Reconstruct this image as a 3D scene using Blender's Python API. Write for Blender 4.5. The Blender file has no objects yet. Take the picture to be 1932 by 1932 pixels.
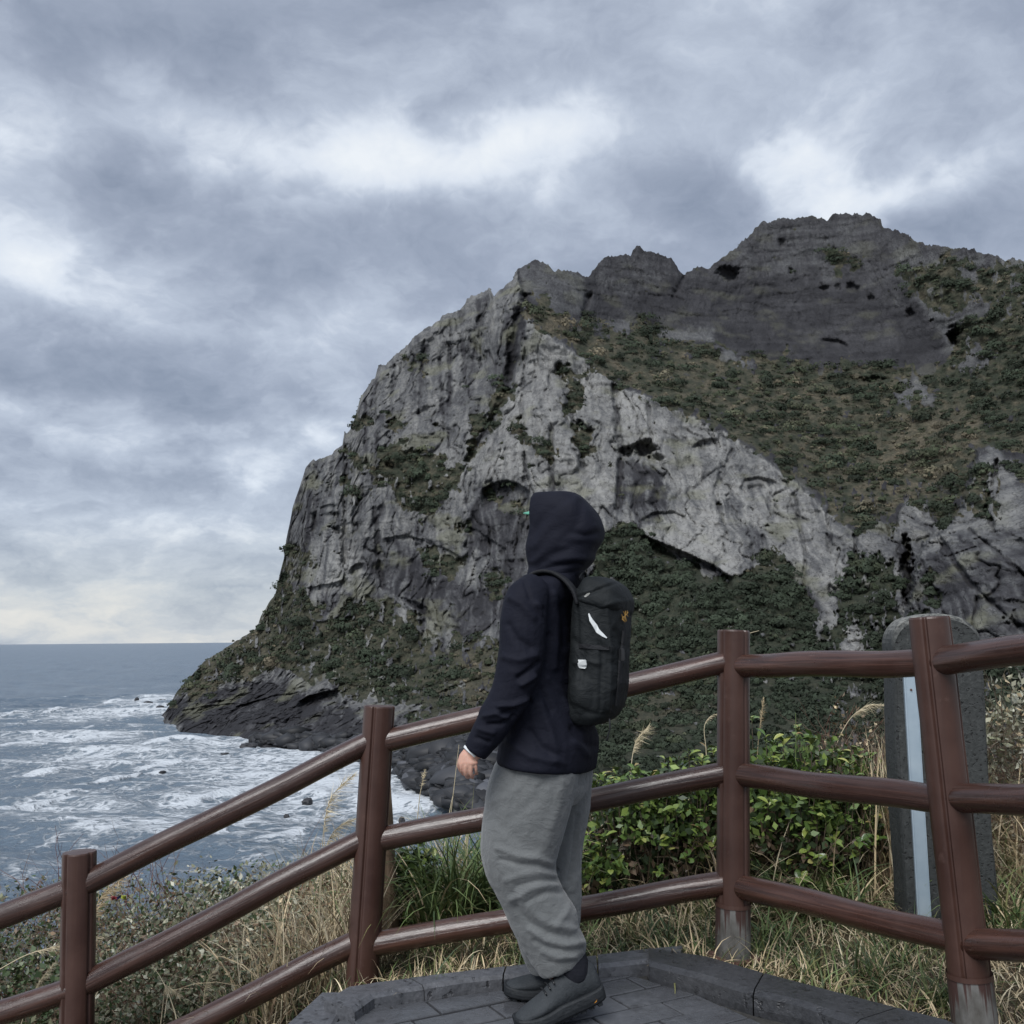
import bpy, bmesh, math, random
import numpy as np
from mathutils import Vector, Matrix, Quaternion

random.seed(7)
RNG = np.random.default_rng(7)
R = math.radians
scene = bpy.context.scene
COL = scene.collection

# ------------------------------------------------------------------ camera
CAM_Z = 30.0                      # metres above the sea
FOV = R(55.0)
FPX = 966.0 / math.tan(FOV / 2)
PITCH = math.atan((1207.3 - 966.0) / FPX)
ROLL = R(0.48)
cam_data = bpy.data.cameras.new('camera')
cam = bpy.data.objects.new('camera', cam_data)
COL.objects.link(cam)
cam_data.angle = FOV
cam_data.clip_start = 0.05
cam_data.clip_end = 150000.0
_R0 = Vector((1, 0, 0)); _U0 = Vector((0, -math.sin(PITCH), math.cos(PITCH))); _F0 = Vector((0, math.cos(PITCH), math.sin(PITCH)))
_ex = _R0 * math.cos(ROLL) - _U0 * math.sin(ROLL)
_ey = _R0 * math.sin(ROLL) + _U0 * math.cos(ROLL)
_m = Matrix((_ex, _ey, -_F0)).transposed().to_4x4()
_m.translation = Vector((0, 0, CAM_Z))
cam.matrix_world = _m
scene.camera = cam

# ------------------------------------------------------------------ light
SUN_EL, SUN_AZ = R(48.0), R(205.0)          # azimuth clockwise from +Y, behind the viewer's left
scene.view_settings.view_transform = 'Standard'
scene.view_settings.look = 'None'
scene.view_settings.gamma = 1.0
scene.view_settings.exposure = 1.1
scene.view_settings.use_curve_mapping = False
try:
    scene.cycles.use_denoising = True
    scene.cycles.denoiser = 'OPENIMAGEDENOISE'
    scene.cycles.denoising_prefilter = 'ACCURATE'
    scene.cycles.max_bounces = 4
    scene.cycles.diffuse_bounces = 2
    scene.cycles.transparent_max_bounces = 8
except Exception:
    pass
sun_data = bpy.data.lights.new('sun', 'SUN')
sun_data.energy = 1.5
sun_data.angle = R(35.0)
sun_data.color = (1.0, 0.99, 0.975)
sun = bpy.data.objects.new('sun', sun_data)
COL.objects.link(sun)
_sd = Vector((math.sin(SUN_AZ) * math.cos(SUN_EL), math.cos(SUN_AZ) * math.cos(SUN_EL), math.sin(SUN_EL)))
sun.rotation_euler = (-_sd).to_track_quat('-Z', 'Y').to_euler()
sun.location = (0, -20, 80)


def ray(px, py):
    """direction (per metre of +Y) seen at a point of the 1932 px wide picture plan"""
    a, b = px - 966.0, 966.0 - py
    c, s = math.cos(ROLL), math.sin(ROLL)
    a2 = a * c + b * s
    b2 = -a * s + b * c
    fw = FPX * math.cos(PITCH) - b2 * math.sin(PITCH)
    up = FPX * math.sin(PITCH) + b2 * math.cos(PITCH)
    return a2 / fw, up / fw


def at(px, py, Y):
    u, w = ray(px, py)
    return Vector((u * Y, Y, CAM_Z + w * Y))


def at_z(px, py, z):
    u, w = ray(px, py)
    Y = (z - CAM_Z) / w
    return Vector((u * Y, Y, z))


def lin(*rgb):
    return tuple(((c / 255) / 12.92 if c / 255 <= 0.04045 else ((c / 255 + 0.055) / 1.055) ** 2.4) for c in rgb) + (1.0,)


def seen(r, g, b):
    """scene radiance of a cloud tone, for the exposure set above"""
    k = 2 ** scene.view_settings.exposure
    return tuple(c / k for c in lin(r, g, b)[:3]) + (1.0,)


class NT:
    """small helper to write node trees"""
    def __init__(self, tree):
        self.t = tree
        tree.nodes.clear()

    def n(self, kind, ins=None, out=0, **props):
        nd = self.t.nodes.new(kind)
        for k, v in props.items():
            setattr(nd, k, v)
        for k, v in (ins or {}).items():
            self.set(nd, k, v)
        return nd.outputs[out]

    def set(self, nd, k, v):
        sock = nd.inputs[k]
        if isinstance(v, bpy.types.NodeSocket):
            self.t.links.new(v, sock)
        else:
            sock.default_value = v

    def m(self, op, a, b=0.0, c=0.0, clamp=False):
        return self.n('ShaderNodeMath', {0: a, 1: b, 2: c}, operation=op, use_clamp=clamp)

    def vm(self, op, a, b=(0, 0, 0)):
        if op == 'SCALE':
            return self.n('ShaderNodeVectorMath', {0: a, 3: b}, operation=op)
        return self.n('ShaderNodeVectorMath', {0: a, 1: b}, operation=op, out=1 if op in ('LENGTH', 'DOT_PRODUCT', 'DISTANCE') else 0)

    def ramp(self, fac, stops, interp='LINEAR'):
        nd = self.t.nodes.new('ShaderNodeValToRGB')
        cr = nd.color_ramp
        cr.interpolation = interp
        while len(cr.elements) > 1:
            cr.elements.remove(cr.elements[-1])
        cr.elements[0].position = stops[0][0]
        cr.elements[0].color = self.c4(stops[0][1])
        for p, c in stops[1:]:
            e = cr.elements.new(p)
            e.color = self.c4(c)
        self.set(nd, 0, fac)
        return nd.outputs[0]

    @staticmethod
    def c4(c):
        if isinstance(c, (int, float)):
            return (c, c, c, 1)
        return tuple(c) if len(c) == 4 else tuple(c) + (1,)

    def mix(self, f, a, b, blend='MIX'):
        nd = self.t.nodes.new('ShaderNodeMix')
        nd.data_type = 'RGBA'
        nd.blend_type = blend
        self.set(nd, 0, f)
        for k, v in ((6, a), (7, b)):
            self.set(nd, k, v if isinstance(v, bpy.types.NodeSocket) else self.c4(v))
        return nd.outputs[2]

    def noise(self, vec, scale, detail=4.0, rough=0.55, out=0, dist=0.0, **kw):
        return self.n('ShaderNodeTexNoise', {'Vector': vec, 'Scale': scale, 'Detail': detail, 'Roughness': rough, 'Distortion': dist}, out=out, **kw)

    def mapping(self, vec, scale=(1, 1, 1), loc=(0, 0, 0), rot=(0, 0, 0)):
        return self.n('ShaderNodeMapping', {'Vector': vec, 'Location': loc, 'Rotation': rot, 'Scale': scale})

    def attr(self, name, out=2):
        nd = self.t.nodes.new('ShaderNodeAttribute')
        nd.attribute_name = name
        return nd.outputs[out]

    def rng(self, v, a, b, c=0.0, d=1.0, smooth=False):
        return self.n('ShaderNodeMapRange', {0: v, 1: a, 2: b, 3: c, 4: d}, interpolation_type='SMOOTHSTEP' if smooth else 'LINEAR')

    def bump(self, h, strength=0.5, dist=0.05, normal=None):
        ins = {'Height': h, 'Strength': strength, 'Distance': dist}
        if normal is not None:
            ins['Normal'] = normal
        return self.n('ShaderNodeBump', ins)


def material(name):
    mt = bpy.data.materials.new(name)
    mt.use_nodes = True
    return mt, NT(mt.node_tree)


def finish(nt, color, rough=0.7, normal=None, spec=0.5, **extra):
    nd = nt.t.nodes.new('ShaderNodeBsdfPrincipled')
    nt.set(nd, 'Base Color', color if isinstance(color, bpy.types.NodeSocket) else nt.c4(color))
    nt.set(nd, 'Roughness', rough)
    nt.set(nd, 'Specular IOR Level', spec)
    if normal is not None:
        nt.set(nd, 'Normal', normal)
    for k, v in extra.items():
        nt.set(nd, k.replace('_', ' '), v)
    o = nt.t.nodes.new('ShaderNodeOutputMaterial')
    nt.t.links.new(nd.outputs[0], o.inputs[0])
    return nd


# ------------------------------------------------------------------ world: overcast sky with broken stratocumulus
world = bpy.data.worlds.new('World')
scene.world = world
world.use_nodes = True
nt = NT(world.node_tree)
direc = nt.n('ShaderNodeTexCoord')
sep = nt.t.nodes.new('ShaderNodeSeparateXYZ')
nt.t.links.new(direc, sep.inputs[0])
dx, dy, dz = sep.outputs
az = nt.m('ARCTAN2', dx, dy)
el = nt.m('ARCSINE', dz)
flat = nt.m('ADD', nt.m('ABSOLUTE', dz), 0.42)
cloudp = nt.n('ShaderNodeCombineXYZ', {0: nt.m('DIVIDE', dx, flat), 1: nt.m('DIVIDE', dy, flat), 2: 0.0})
warp = nt.noise(cloudp, 3.2, 5.0, 0.6, out=1)
sw = nt.n('ShaderNodeSeparateXYZ', {0: nt.vm('SCALE', warp, 0.23)})
waz = nt.m('ADD', az, nt.m('SUBTRACT', sw, 0.115))
_swy = sw.node.outputs[1]
wel = nt.m('ADD', el, nt.m('MULTIPLY', nt.m('SUBTRACT', _swy, 0.115), 0.8))
# cloud banks of the place: (x, y, half width, half height, lift) as bearings measured on the picture plan
BANKS = [
    (520, 250, 420, 85, 0.38), (1040, 225, 260, 80, 0.34), (1480, 300, 120, 46, 0.34), (1620, 365, 170, 40, 0.32), (60, 440, 130, 85, 0.28), (180, 510, 120, 40, 0.22), (30, 210, 110, 130, 0.16),
    (820, 300, 220, 60, 0.16), (1880, 290, 120, 36, 0.18), (120, 795, 260, 36, 0.14), (540, 840, 220, 46, 0.20),
    (330, 45, 330, 90, -0.12), (980, 110, 300, 70, -0.10), (1600, 130, 380, 110, -0.10), (480, 450, 380, 90, -0.14), (1340, 385, 150, 75, -0.20), (280, 700, 400, 80, -0.18), (1820, 410, 130, 60, -0.12),
    (250, 900, 330, 24, -0.07), (480, 1092, 70, 14, -0.10), (860, 215, 60, 28, -0.12), (200, 1000, 340, 22, 0.08),
]
lift = None
for (bx_, by_, sx_, sy_, amp_) in BANKS:
    u_, w_ = ray(bx_, by_)
    a0 = math.atan2(u_, 1.0)
    e0 = math.atan2(w_, math.hypot(u_, 1.0))
    p1 = nt.m('DIVIDE', nt.m('SUBTRACT', waz, a0), sx_ / FPX)
    p2 = nt.m('DIVIDE', nt.m('SUBTRACT', wel, e0), sy_ / FPX)
    d2 = nt.m('MULTIPLY_ADD', p1, p1, nt.m('MULTIPLY', p2, p2))
    g = nt.m('MULTIPLY', nt.m('EXPONENT', nt.m('MULTIPLY', d2, -1.0)), amp_)
    lift = g if lift is None else nt.m('ADD', lift, g)
fb = nt.noise(nt.vm('ADD', cloudp, nt.vm('SCALE', warp, 0.26)), 4.4, 8.0, 0.60)
puff = nt.n('ShaderNodeTexVoronoi', {'Vector': nt.vm('ADD', cloudp, nt.vm('SCALE', warp, 0.55)), 'Scale': 3.4, 'Smoothness': 0.7}, feature='SMOOTH_F1')
val = nt.m('ADD', nt.m('MULTIPLY', nt.m('SUBTRACT', fb, 0.5), 1.15), nt.m('MULTIPLY', nt.m('SUBTRACT', puff, 0.42), 0.34))
val = nt.m('ADD', nt.m('ADD', val, 0.475), lift)
low = nt.rng(el, R(9.0), R(0.5), 0.0, 1.0, True)
val = nt.m('ADD', val, nt.m('MULTIPLY', low, 0.20))
cloud = nt.ramp(val, [(0.0, seen(112, 125, 143)), (0.22, seen(138, 149, 168)), (0.42, seen(160, 170, 188)), (0.62, seen(188, 198, 214)), (0.80, seen(222, 230, 241)), (1.0, seen(240, 245, 250))])
warm = nt.ramp(val, [(0.0, seen(138, 150, 166)), (0.42, seen(170, 180, 194)), (0.62, seen(196, 203, 211)), (0.8, seen(218, 219, 218)), (1.0, seen(234, 231, 225))])
cloud = nt.mix(nt.rng(el, R(8.0), R(2.0), 0.0, 0.9, True), cloud, warm)
skyt = nt.n('ShaderNodeTexSky', sky_type='NISHITA', sun_disc=False, sun_elevation=SUN_EL, sun_rotation=SUN_AZ)
bg_sky = nt.n('ShaderNodeBackground', {0: skyt, 1: 0.10})
bg_cloud = nt.n('ShaderNodeBackground', {0: cloud, 1: 1.0})
mixed = nt.n('ShaderNodeMixShader', {0: 0.95, 1: bg_sky, 2: bg_cloud})
_o = nt.t.nodes.new('ShaderNodeOutputWorld')
nt.t.links.new(mixed, _o.inputs[0])
try:
    world.cycles.sampling_method = 'MANUAL'
    world.cycles.sample_map_resolution = 512
except Exception:
    pass


# ------------------------------------------------------------------ mesh helpers
def link(o, parent=None):
    COL.objects.link(o)
    if parent is not None:
        o.parent = parent
    return o


def tag(o, label=None, cat=None, group=None, kind=None):
    if label: o['label'] = label
    if cat: o['category'] = cat
    if group: o['group'] = group
    if kind: o['kind'] = kind
    return o


def empty(name, loc=(0, 0, 0), rz=0.0):
    o = bpy.data.objects.new(name, None)
    o.location = loc
    o.rotation_euler = (0, 0, rz)
    o.empty_display_size = 0.2
    return link(o)


def np_mesh(name, verts, faces, mat=None, parent=None, smooth=False, attrs=None):
    """faces: (n,3) or (n,4) int array"""
    verts = np.asarray(verts, dtype=np.float32)
    faces = np.asarray(faces, dtype=np.int32)
    me = bpy.data.meshes.new(name)
    k = faces.shape[1]
    me.vertices.add(len(verts)); me.vertices.foreach_set('co', verts.ravel())
    me.loops.add(faces.size); me.loops.foreach_set('vertex_index', faces.ravel())
    me.polygons.add(len(faces))
    me.polygons.foreach_set('loop_start', np.arange(0, faces.size, k, dtype=np.int32))
    if smooth:
        me.polygons.foreach_set('use_smooth', np.ones(len(faces), dtype=bool))
    for an, av in (attrs or {}).items():
        av = np.asarray(av, dtype=np.float32)
        if av.ndim == 1:
            a = me.attributes.new(an, 'FLOAT', 'POINT'); a.data.foreach_set('value', av)
        else:
            a = me.attributes.new(an, 'FLOAT_COLOR', 'POINT')
            if av.shape[1] == 3:
                av = np.concatenate([av, np.ones((len(av), 1), np.float32)], 1)
            a.data.foreach_set('color', av.ravel())
    me.update(calc_edges=True)
    me.validate()
    if mat: me.materials.append(mat)
    return link(bpy.data.objects.new(name, me), parent)


def bm_obj(name, bm, mat=None, parent=None, smooth=False):
    me = bpy.data.meshes.new(name)
    bmesh.ops.recalc_face_normals(bm, faces=bm.faces[:])
    bm.to_mesh(me); bm.free()
    if smooth:
        for p in me.polygons: p.use_smooth = True
    if mat: me.materials.append(mat)
    return link(bpy.data.objects.new(name, me), parent)


_perm = np.random.default_rng(3).permutation(256).astype(np.int32)
_perm = np.concatenate([_perm, _perm, _perm])
_grad = np.random.default_rng(4).normal(size=(256, 3)).astype(np.float32)
_grad /= np.linalg.norm(_grad, axis=1, keepdims=True)


def perlin(x, y, z):
    x = np.asarray(x, np.float32); y = np.asarray(y, np.float32); z = np.asarray(z, np.float32)
    xi = np.floor(x).astype(np.int32); yi = np.floor(y).astype(np.int32); zi = np.floor(z).astype(np.int32)
    xf = x - xi; yf = y - yi; zf = z - zi
    u = xf * xf * xf * (xf * (xf * 6 - 15) + 10); v = yf * yf * yf * (yf * (yf * 6 - 15) + 10); w = zf * zf * zf * (zf * (zf * 6 - 15) + 10)
    xi &= 255; yi &= 255; zi &= 255
    res = 0
    for i in (0, 1):
        wu = u if i else 1 - u
        a = _perm[(xi + i) & 255]
        for j in (0, 1):
            wv = v if j else 1 - v
            b = _perm[a + ((yi + j) & 255)]
            for k in (0, 1):
                ww = w if k else 1 - w
                g = _grad[_perm[b + ((zi + k) & 255)]]
                res = res + wu * wv * ww * (g[..., 0] * (xf - i) + g[..., 1] * (yf - j) + g[..., 2] * (zf - k))
    return res * 1.6


def fbm(x, y, z, octv=4, gain=0.5, lac=2.03):
    s = 0; a = 1.0; f = 1.0
    for o in range(octv):
        s = s + a * perlin(x * f + 17.3 * o, y * f - 9.1 * o, z * f + 4.7 * o)
        a *= gain; f *= lac
    return s


def ridged(x, y, z, octv=3, gain=0.5):
    s = 0; a = 1.0; f = 1.0
    for o in range(octv):
        s = s + a * (1 - 2 * np.abs(perlin(x * f + 7.3 * o, y * f - 3.1 * o, z * f + 1.7 * o)))
        a *= gain; f *= 2.03
    return s


def sstep(a, b, v):
    t = np.clip((v - a) / (b - a), 0, 1)
    return t * t * (3 - 2 * t)


def poly_sd(px, py, poly):
    """signed distance (negative inside) to a polygon, vectorised"""
    P = np.asarray(poly, np.float32)
    d = np.full(px.shape, 1e18, np.float32)
    inside = np.zeros(px.shape, bool)
    n = len(P)
    for i in range(n):
        ax, ay = P[i]; bx, by = P[(i + 1) % n]
        ex, ey = bx - ax, by - ay
        wx, wy = px - ax, py - ay
        t = np.clip((wx * ex + wy * ey) / (ex * ex + ey * ey + 1e-9), 0, 1)
        d = np.minimum(d, (wx - ex * t) ** 2 + (wy - ey * t) ** 2)
        c = ((ay > py) != (by > py)) & (px < (bx - ax) * (py - ay) / (by - ay + 1e-12) + ax)
        inside ^= c
    d = np.sqrt(d)
    return np.where(inside, -d, d)


def line_d(px, py, pts):
    """distance to an open polyline"""
    P = np.asarray(pts, np.float32)
    d = np.full(px.shape, 1e18, np.float32)
    for i in range(len(P) - 1):
        ax, ay = P[i]; bx, by = P[i + 1]
        ex, ey = bx - ax, by - ay
        wx, wy = px - ax, py - ay
        t = np.clip((wx * ex + wy * ey) / (ex * ex + ey * ey + 1e-9), 0, 1)
        d = np.minimum(d, (wx - ex * t) ** 2 + (wy - ey * t) ** 2)
    return np.sqrt(d)


def rbf(ctrl):
    """smooth field through scattered (x, y, value) points: thin plate spline"""
    C = np.asarray(ctrl, float)
    X = C[:, :2] / 500.0
    n = len(X)
    r2 = ((X[:, None] - X[None]) ** 2).sum(-1)
    K = 0.5 * r2 * np.log(r2 + 1e-9) + np.eye(n) * 0.002
    A = np.zeros((n + 3, n + 3)); A[:n, :n] = K; A[:n, n] = 1; A[:n, n + 1:] = X; A[n, :n] = 1; A[n + 1:, :n] = X.T
    sol = np.linalg.solve(A, np.concatenate([C[:, 2], np.zeros(3)]))

    def f(px, py):
        qx, qy = px / 500.0, py / 500.0
        s = sol[n] + sol[n + 1] * qx + sol[n + 2] * qy
        for i in range(n):
            r = (qx - X[i, 0]) ** 2 + (qy - X[i, 1]) ** 2
            s = s + sol[i] * 0.5 * r * np.log(r + 1e-9)
        return s
    return f


# ================================================================== the headland (volcanic crater rim)
SKY_L = [(300, 1352), (312, 1344), (320, 1331), (330, 1310), (356, 1280), (386, 1247), (416, 1228), (459, 1202), (485, 1185), (492, 1163), (507, 1138), (520, 1120), (528, 1082), (536, 1052), (540, 1017), (546, 991), (552, 957),
         (560, 935), (567, 914), (576, 884), (584, 872), (592, 867), (597, 872), (614, 862), (631, 854), (646, 839), (650, 815), (654, 818), (658, 812), (670, 785), (681, 752), (685, 744), (694, 729), (708, 714), (713, 694), (730, 686), (743, 669),
         (756, 664), (765, 656), (778, 639), (800, 622), (830, 602), (836, 592), (850, 593), (870, 585), (885, 565), (900, 555), (915, 552), (924, 544), (932, 560), (945, 545), (965, 530), (975, 513), (990, 499), (1010, 491), (1030, 497),
         (1045, 508), (1070, 513), (1105, 520), (1120, 510), (1140, 488), (1165, 483), (1190, 480), (1197, 465), (1203, 464), (1215, 475), (1235, 474), (1250, 484), (1265, 489), (1280, 508), (1293, 516), (1310, 505), (1340, 505), (1360, 490),
         (1385, 470), (1410, 450), (1425, 430), (1440, 420), (1480, 411), (1530, 410), (1560, 416), (1572, 407), (1600, 402), (1640, 403), (1662, 412), (1665, 428), (1700, 440), (1730, 455), (1755, 466), (1775, 464), (1800, 466), (1820, 468),
         (1850, 475), (1880, 482), (1900, 490), (1932, 492), (2000, 512), (2120, 560), (2260, 640)]
BASE_L = [(300, 1358), (312, 1362), (343, 1379), (384, 1381), (412, 1386), (458, 1390), (491, 1402), (498, 1411), (546, 1416), (597, 1421), (680, 1436), (741, 1449), (764, 1476), (796, 1499), (833, 1518), (900, 1535), (1000, 1552), (1100, 1620), (1200, 1660), (2260, 1690)]
NC, NR, NB = 980, 470, 14
cx = np.concatenate([np.linspace(302, 560, 190, endpoint=False), np.linspace(560, 1960, 700, endpoint=False), np.linspace(1960, 2250, NC - 890)])
_s = np.array(SKY_L, float); _b = np.array(BASE_L, float)
ys = np.interp(cx, _s[:, 0], _s[:, 1]); yb = np.interp(cx, _b[:, 0], _b[:, 1])
jag = sstep(520, 640, cx)
ys = ys + jag * (fbm(cx / 16, 0 * cx, 0 * cx + 3.3, 3) * 6.0 + np.maximum(0, ridged(cx / 9, 0 * cx, 0 * cx + 8.8, 2) - 0.9) * -5.0) + (1 - jag) * fbm(cx / 9, 0 * cx, 0 * cx + 1.3, 2) * 2.0
ys = np.minimum(ys, yb - 4)
vv = np.linspace(0, 1, NR)
PX = np.repeat(cx[None], NR, 0).astype(np.float32)
PY = (ys[None] + (yb - ys)[None] * vv[:, None]).astype(np.float32)
# uneven columns so that creases are not ruled lines
PX = PX + (fbm(PX / 22, PY / 22, 0 * PX + 5.1, 2) * 2.2 * np.minimum(1, vv[:, None] * 30)).astype(np.float32)


def shore(px, py, z=0.0):
    return (px, py, (z - CAM_Z) / ray(px, py)[1])


fieldA = rbf([shore(300, 1357), shore(343, 1378), shore(430, 1387), shore(498, 1411), shore(597, 1420), shore(741, 1447), shore(796, 1498), shore(600, 1385, 4), shore(700, 1390, 5), shore(800, 1430, 5), shore(850, 1400, 8), shore(900, 1500, 3), shore(450, 1370, 3),
              (330, 1320, 398), (420, 1240, 405), (480, 1300, 372), (492, 1165, 412), (560, 1330, 330), (540, 1020, 425), (576, 885, 432), (685, 746, 440), (780, 640, 440), (925, 545, 436), (1010, 491, 432),
              (620, 1200, 372), (650, 1000, 392), (700, 850, 400), (760, 950, 385), (800, 750, 412), (800, 1150, 348), (700, 1280, 332), (820, 1300, 305), (880, 900, 372), (900, 1050, 350), (950, 1200, 312), (960, 700, 405), (1000, 620, 392),
              (1000, 760, 372), (1000, 950, 345), (1080, 700, 385), (1100, 880, 350), (1100, 1050, 322), (1200, 800, 365), (1250, 900, 345), (1300, 1000, 325), (1400, 900, 348), (1500, 950, 335), (1550, 1000, 322), (1450, 1080, 300), (1350, 1120, 292),
              (1550, 1150, 285), (1620, 1050, 300), (1690, 1020, 300), (1700, 1200, 262), (1300, 1250, 270), (1150, 1250, 285), (1050, 1350, 262), (1300, 1400, 212), (1500, 1350, 222), (1700, 1400, 200), (1500, 1550, 138), (1000, 1545, 176), (1100, 1450, 200), (1100, 1600, 128), (1300, 1500, 165), (1300, 1650, 108), (1700, 1650, 108), (1900, 1400, 190), (2100, 1300, 205), (2200, 1000, 260)])
fieldB = rbf([(960, 520, 436), (1000, 600, 405), (1050, 560, 425), (1100, 520, 448), (1100, 600, 432), (1200, 470, 468), (1200, 600, 452), (1300, 515, 476), (1350, 640, 456), (1500, 410, 486), (1480, 550, 478), (1500, 685, 452), (1620, 402, 480), (1620, 560, 468), (1620, 700, 440),
              (1770, 465, 445), (1760, 690, 428), (1760, 580, 440), (1930, 492, 410), (1900, 620, 400), (2150, 590, 360), (1080, 660, 402), (1200, 700, 405), (1200, 745, 378), (1300, 770, 376), (1350, 720, 415), (1400, 830, 362), (1450, 780, 400), (1500, 900, 352),
              (1550, 800, 400), (1560, 950, 338), (1650, 850, 385), (1640, 985, 325), (1700, 780, 402), (1760, 940, 340), (1850, 760, 380), (1830, 860, 345), (1930, 800, 350), (2150, 900, 300)])
fieldC = rbf([(1848, 852, 262), (1835, 880, 258), (1875, 840, 262), (1930, 860, 255), (2100, 900, 230), (1810, 963, 250), (1744, 1023, 246), (1720, 1080, 238), (1714, 1140, 228), (1850, 1000, 236), (1932, 1000, 228), (1800, 1100, 225), (1932, 1150, 208), (1750, 1250, 212), (1932, 1300, 195), (2150, 1200, 190), (1750, 1500, 150), (2150, 1500, 150), (1900, 1680, 105)])
POLY_B = [(940, 300), (985, 560), (996, 600), (1030, 628), (1064, 655), (1135, 696), (1170, 731), (1210, 744), (1250, 757), (1256, 748), (1262, 768), (1311, 786), (1341, 809), (1360, 812), (1382, 822), (1402, 837), (1432, 857), (1462, 882), (1492, 902), (1518, 925), (1538, 943), (1553, 963), (1578, 975),
          (1618, 1008), (1639, 988), (1664, 986), (1689, 995), (1700, 960), (1722, 945), (1750, 955), (1765, 985), (1800, 1000), (1990, 1100), (2400, 1000), (2400, 300)]
POLY_C = [(1708, 1160), (1714, 1139), (1724, 1079), (1744, 1023), (1785, 996), (1810, 963), (1825, 923), (1835, 880), (1848, 852), (1862, 842), (1876, 840), (1901, 862), (1932, 872), (2050, 860), (2400, 900), (2400, 1800), (1690, 1800), (1698, 1300)]
w1 = (fbm(PX / 14, PY / 14, 0 * PX + 2.2, 3) * 7).astype(np.float32)
mB = sstep(3, -3, poly_sd(PX, PY, POLY_B) + w1 * 0.6)
mC = sstep(4, -4, poly_sd(PX, PY, POLY_C) + w1 * 0.8)
Y = fieldA(PX, PY)
Y = Y * (1 - mB) + fieldB(PX, PY) * mB
Y = Y * (1 - mC) + fieldC(PX, PY) * mC
Y = np.maximum(Y, 120)

# ---- cover and rock tone, some painted shade included, drawn as regions of the mountain
tone = np.full(PX.shape, 0.55, np.float32)
veg = np.zeros(PX.shape, np.float32)
dry = np.full(PX.shape, 0.25, np.float32)
wn = (fbm(PX / 30, PY / 30, 0 * PX + 9.2, 5, 0.6) * 14).astype(np.float32)
wv = (fbm(PX / 9, PY / 26, 0 * PX + 6.2, 3) * 8).astype(np.float32)


def paint(arr, poly, val, feather=8, wob=1.0, streak=0.0):
    P = np.array(poly); pad = 60
    sel = (PX > P[:, 0].min() - pad) & (PX < P[:, 0].max() + pad) & (PY > P[:, 1].min() - pad) & (PY < P[:, 1].max() + pad)
    if not sel.any(): return
    sd = poly_sd(PX[sel], PY[sel], poly) + wn[sel] * wob + wv[sel] * streak
    k = sstep(feather, -feather, sd)
    arr[sel] = arr[sel] * (1 - k) + val * k


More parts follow.
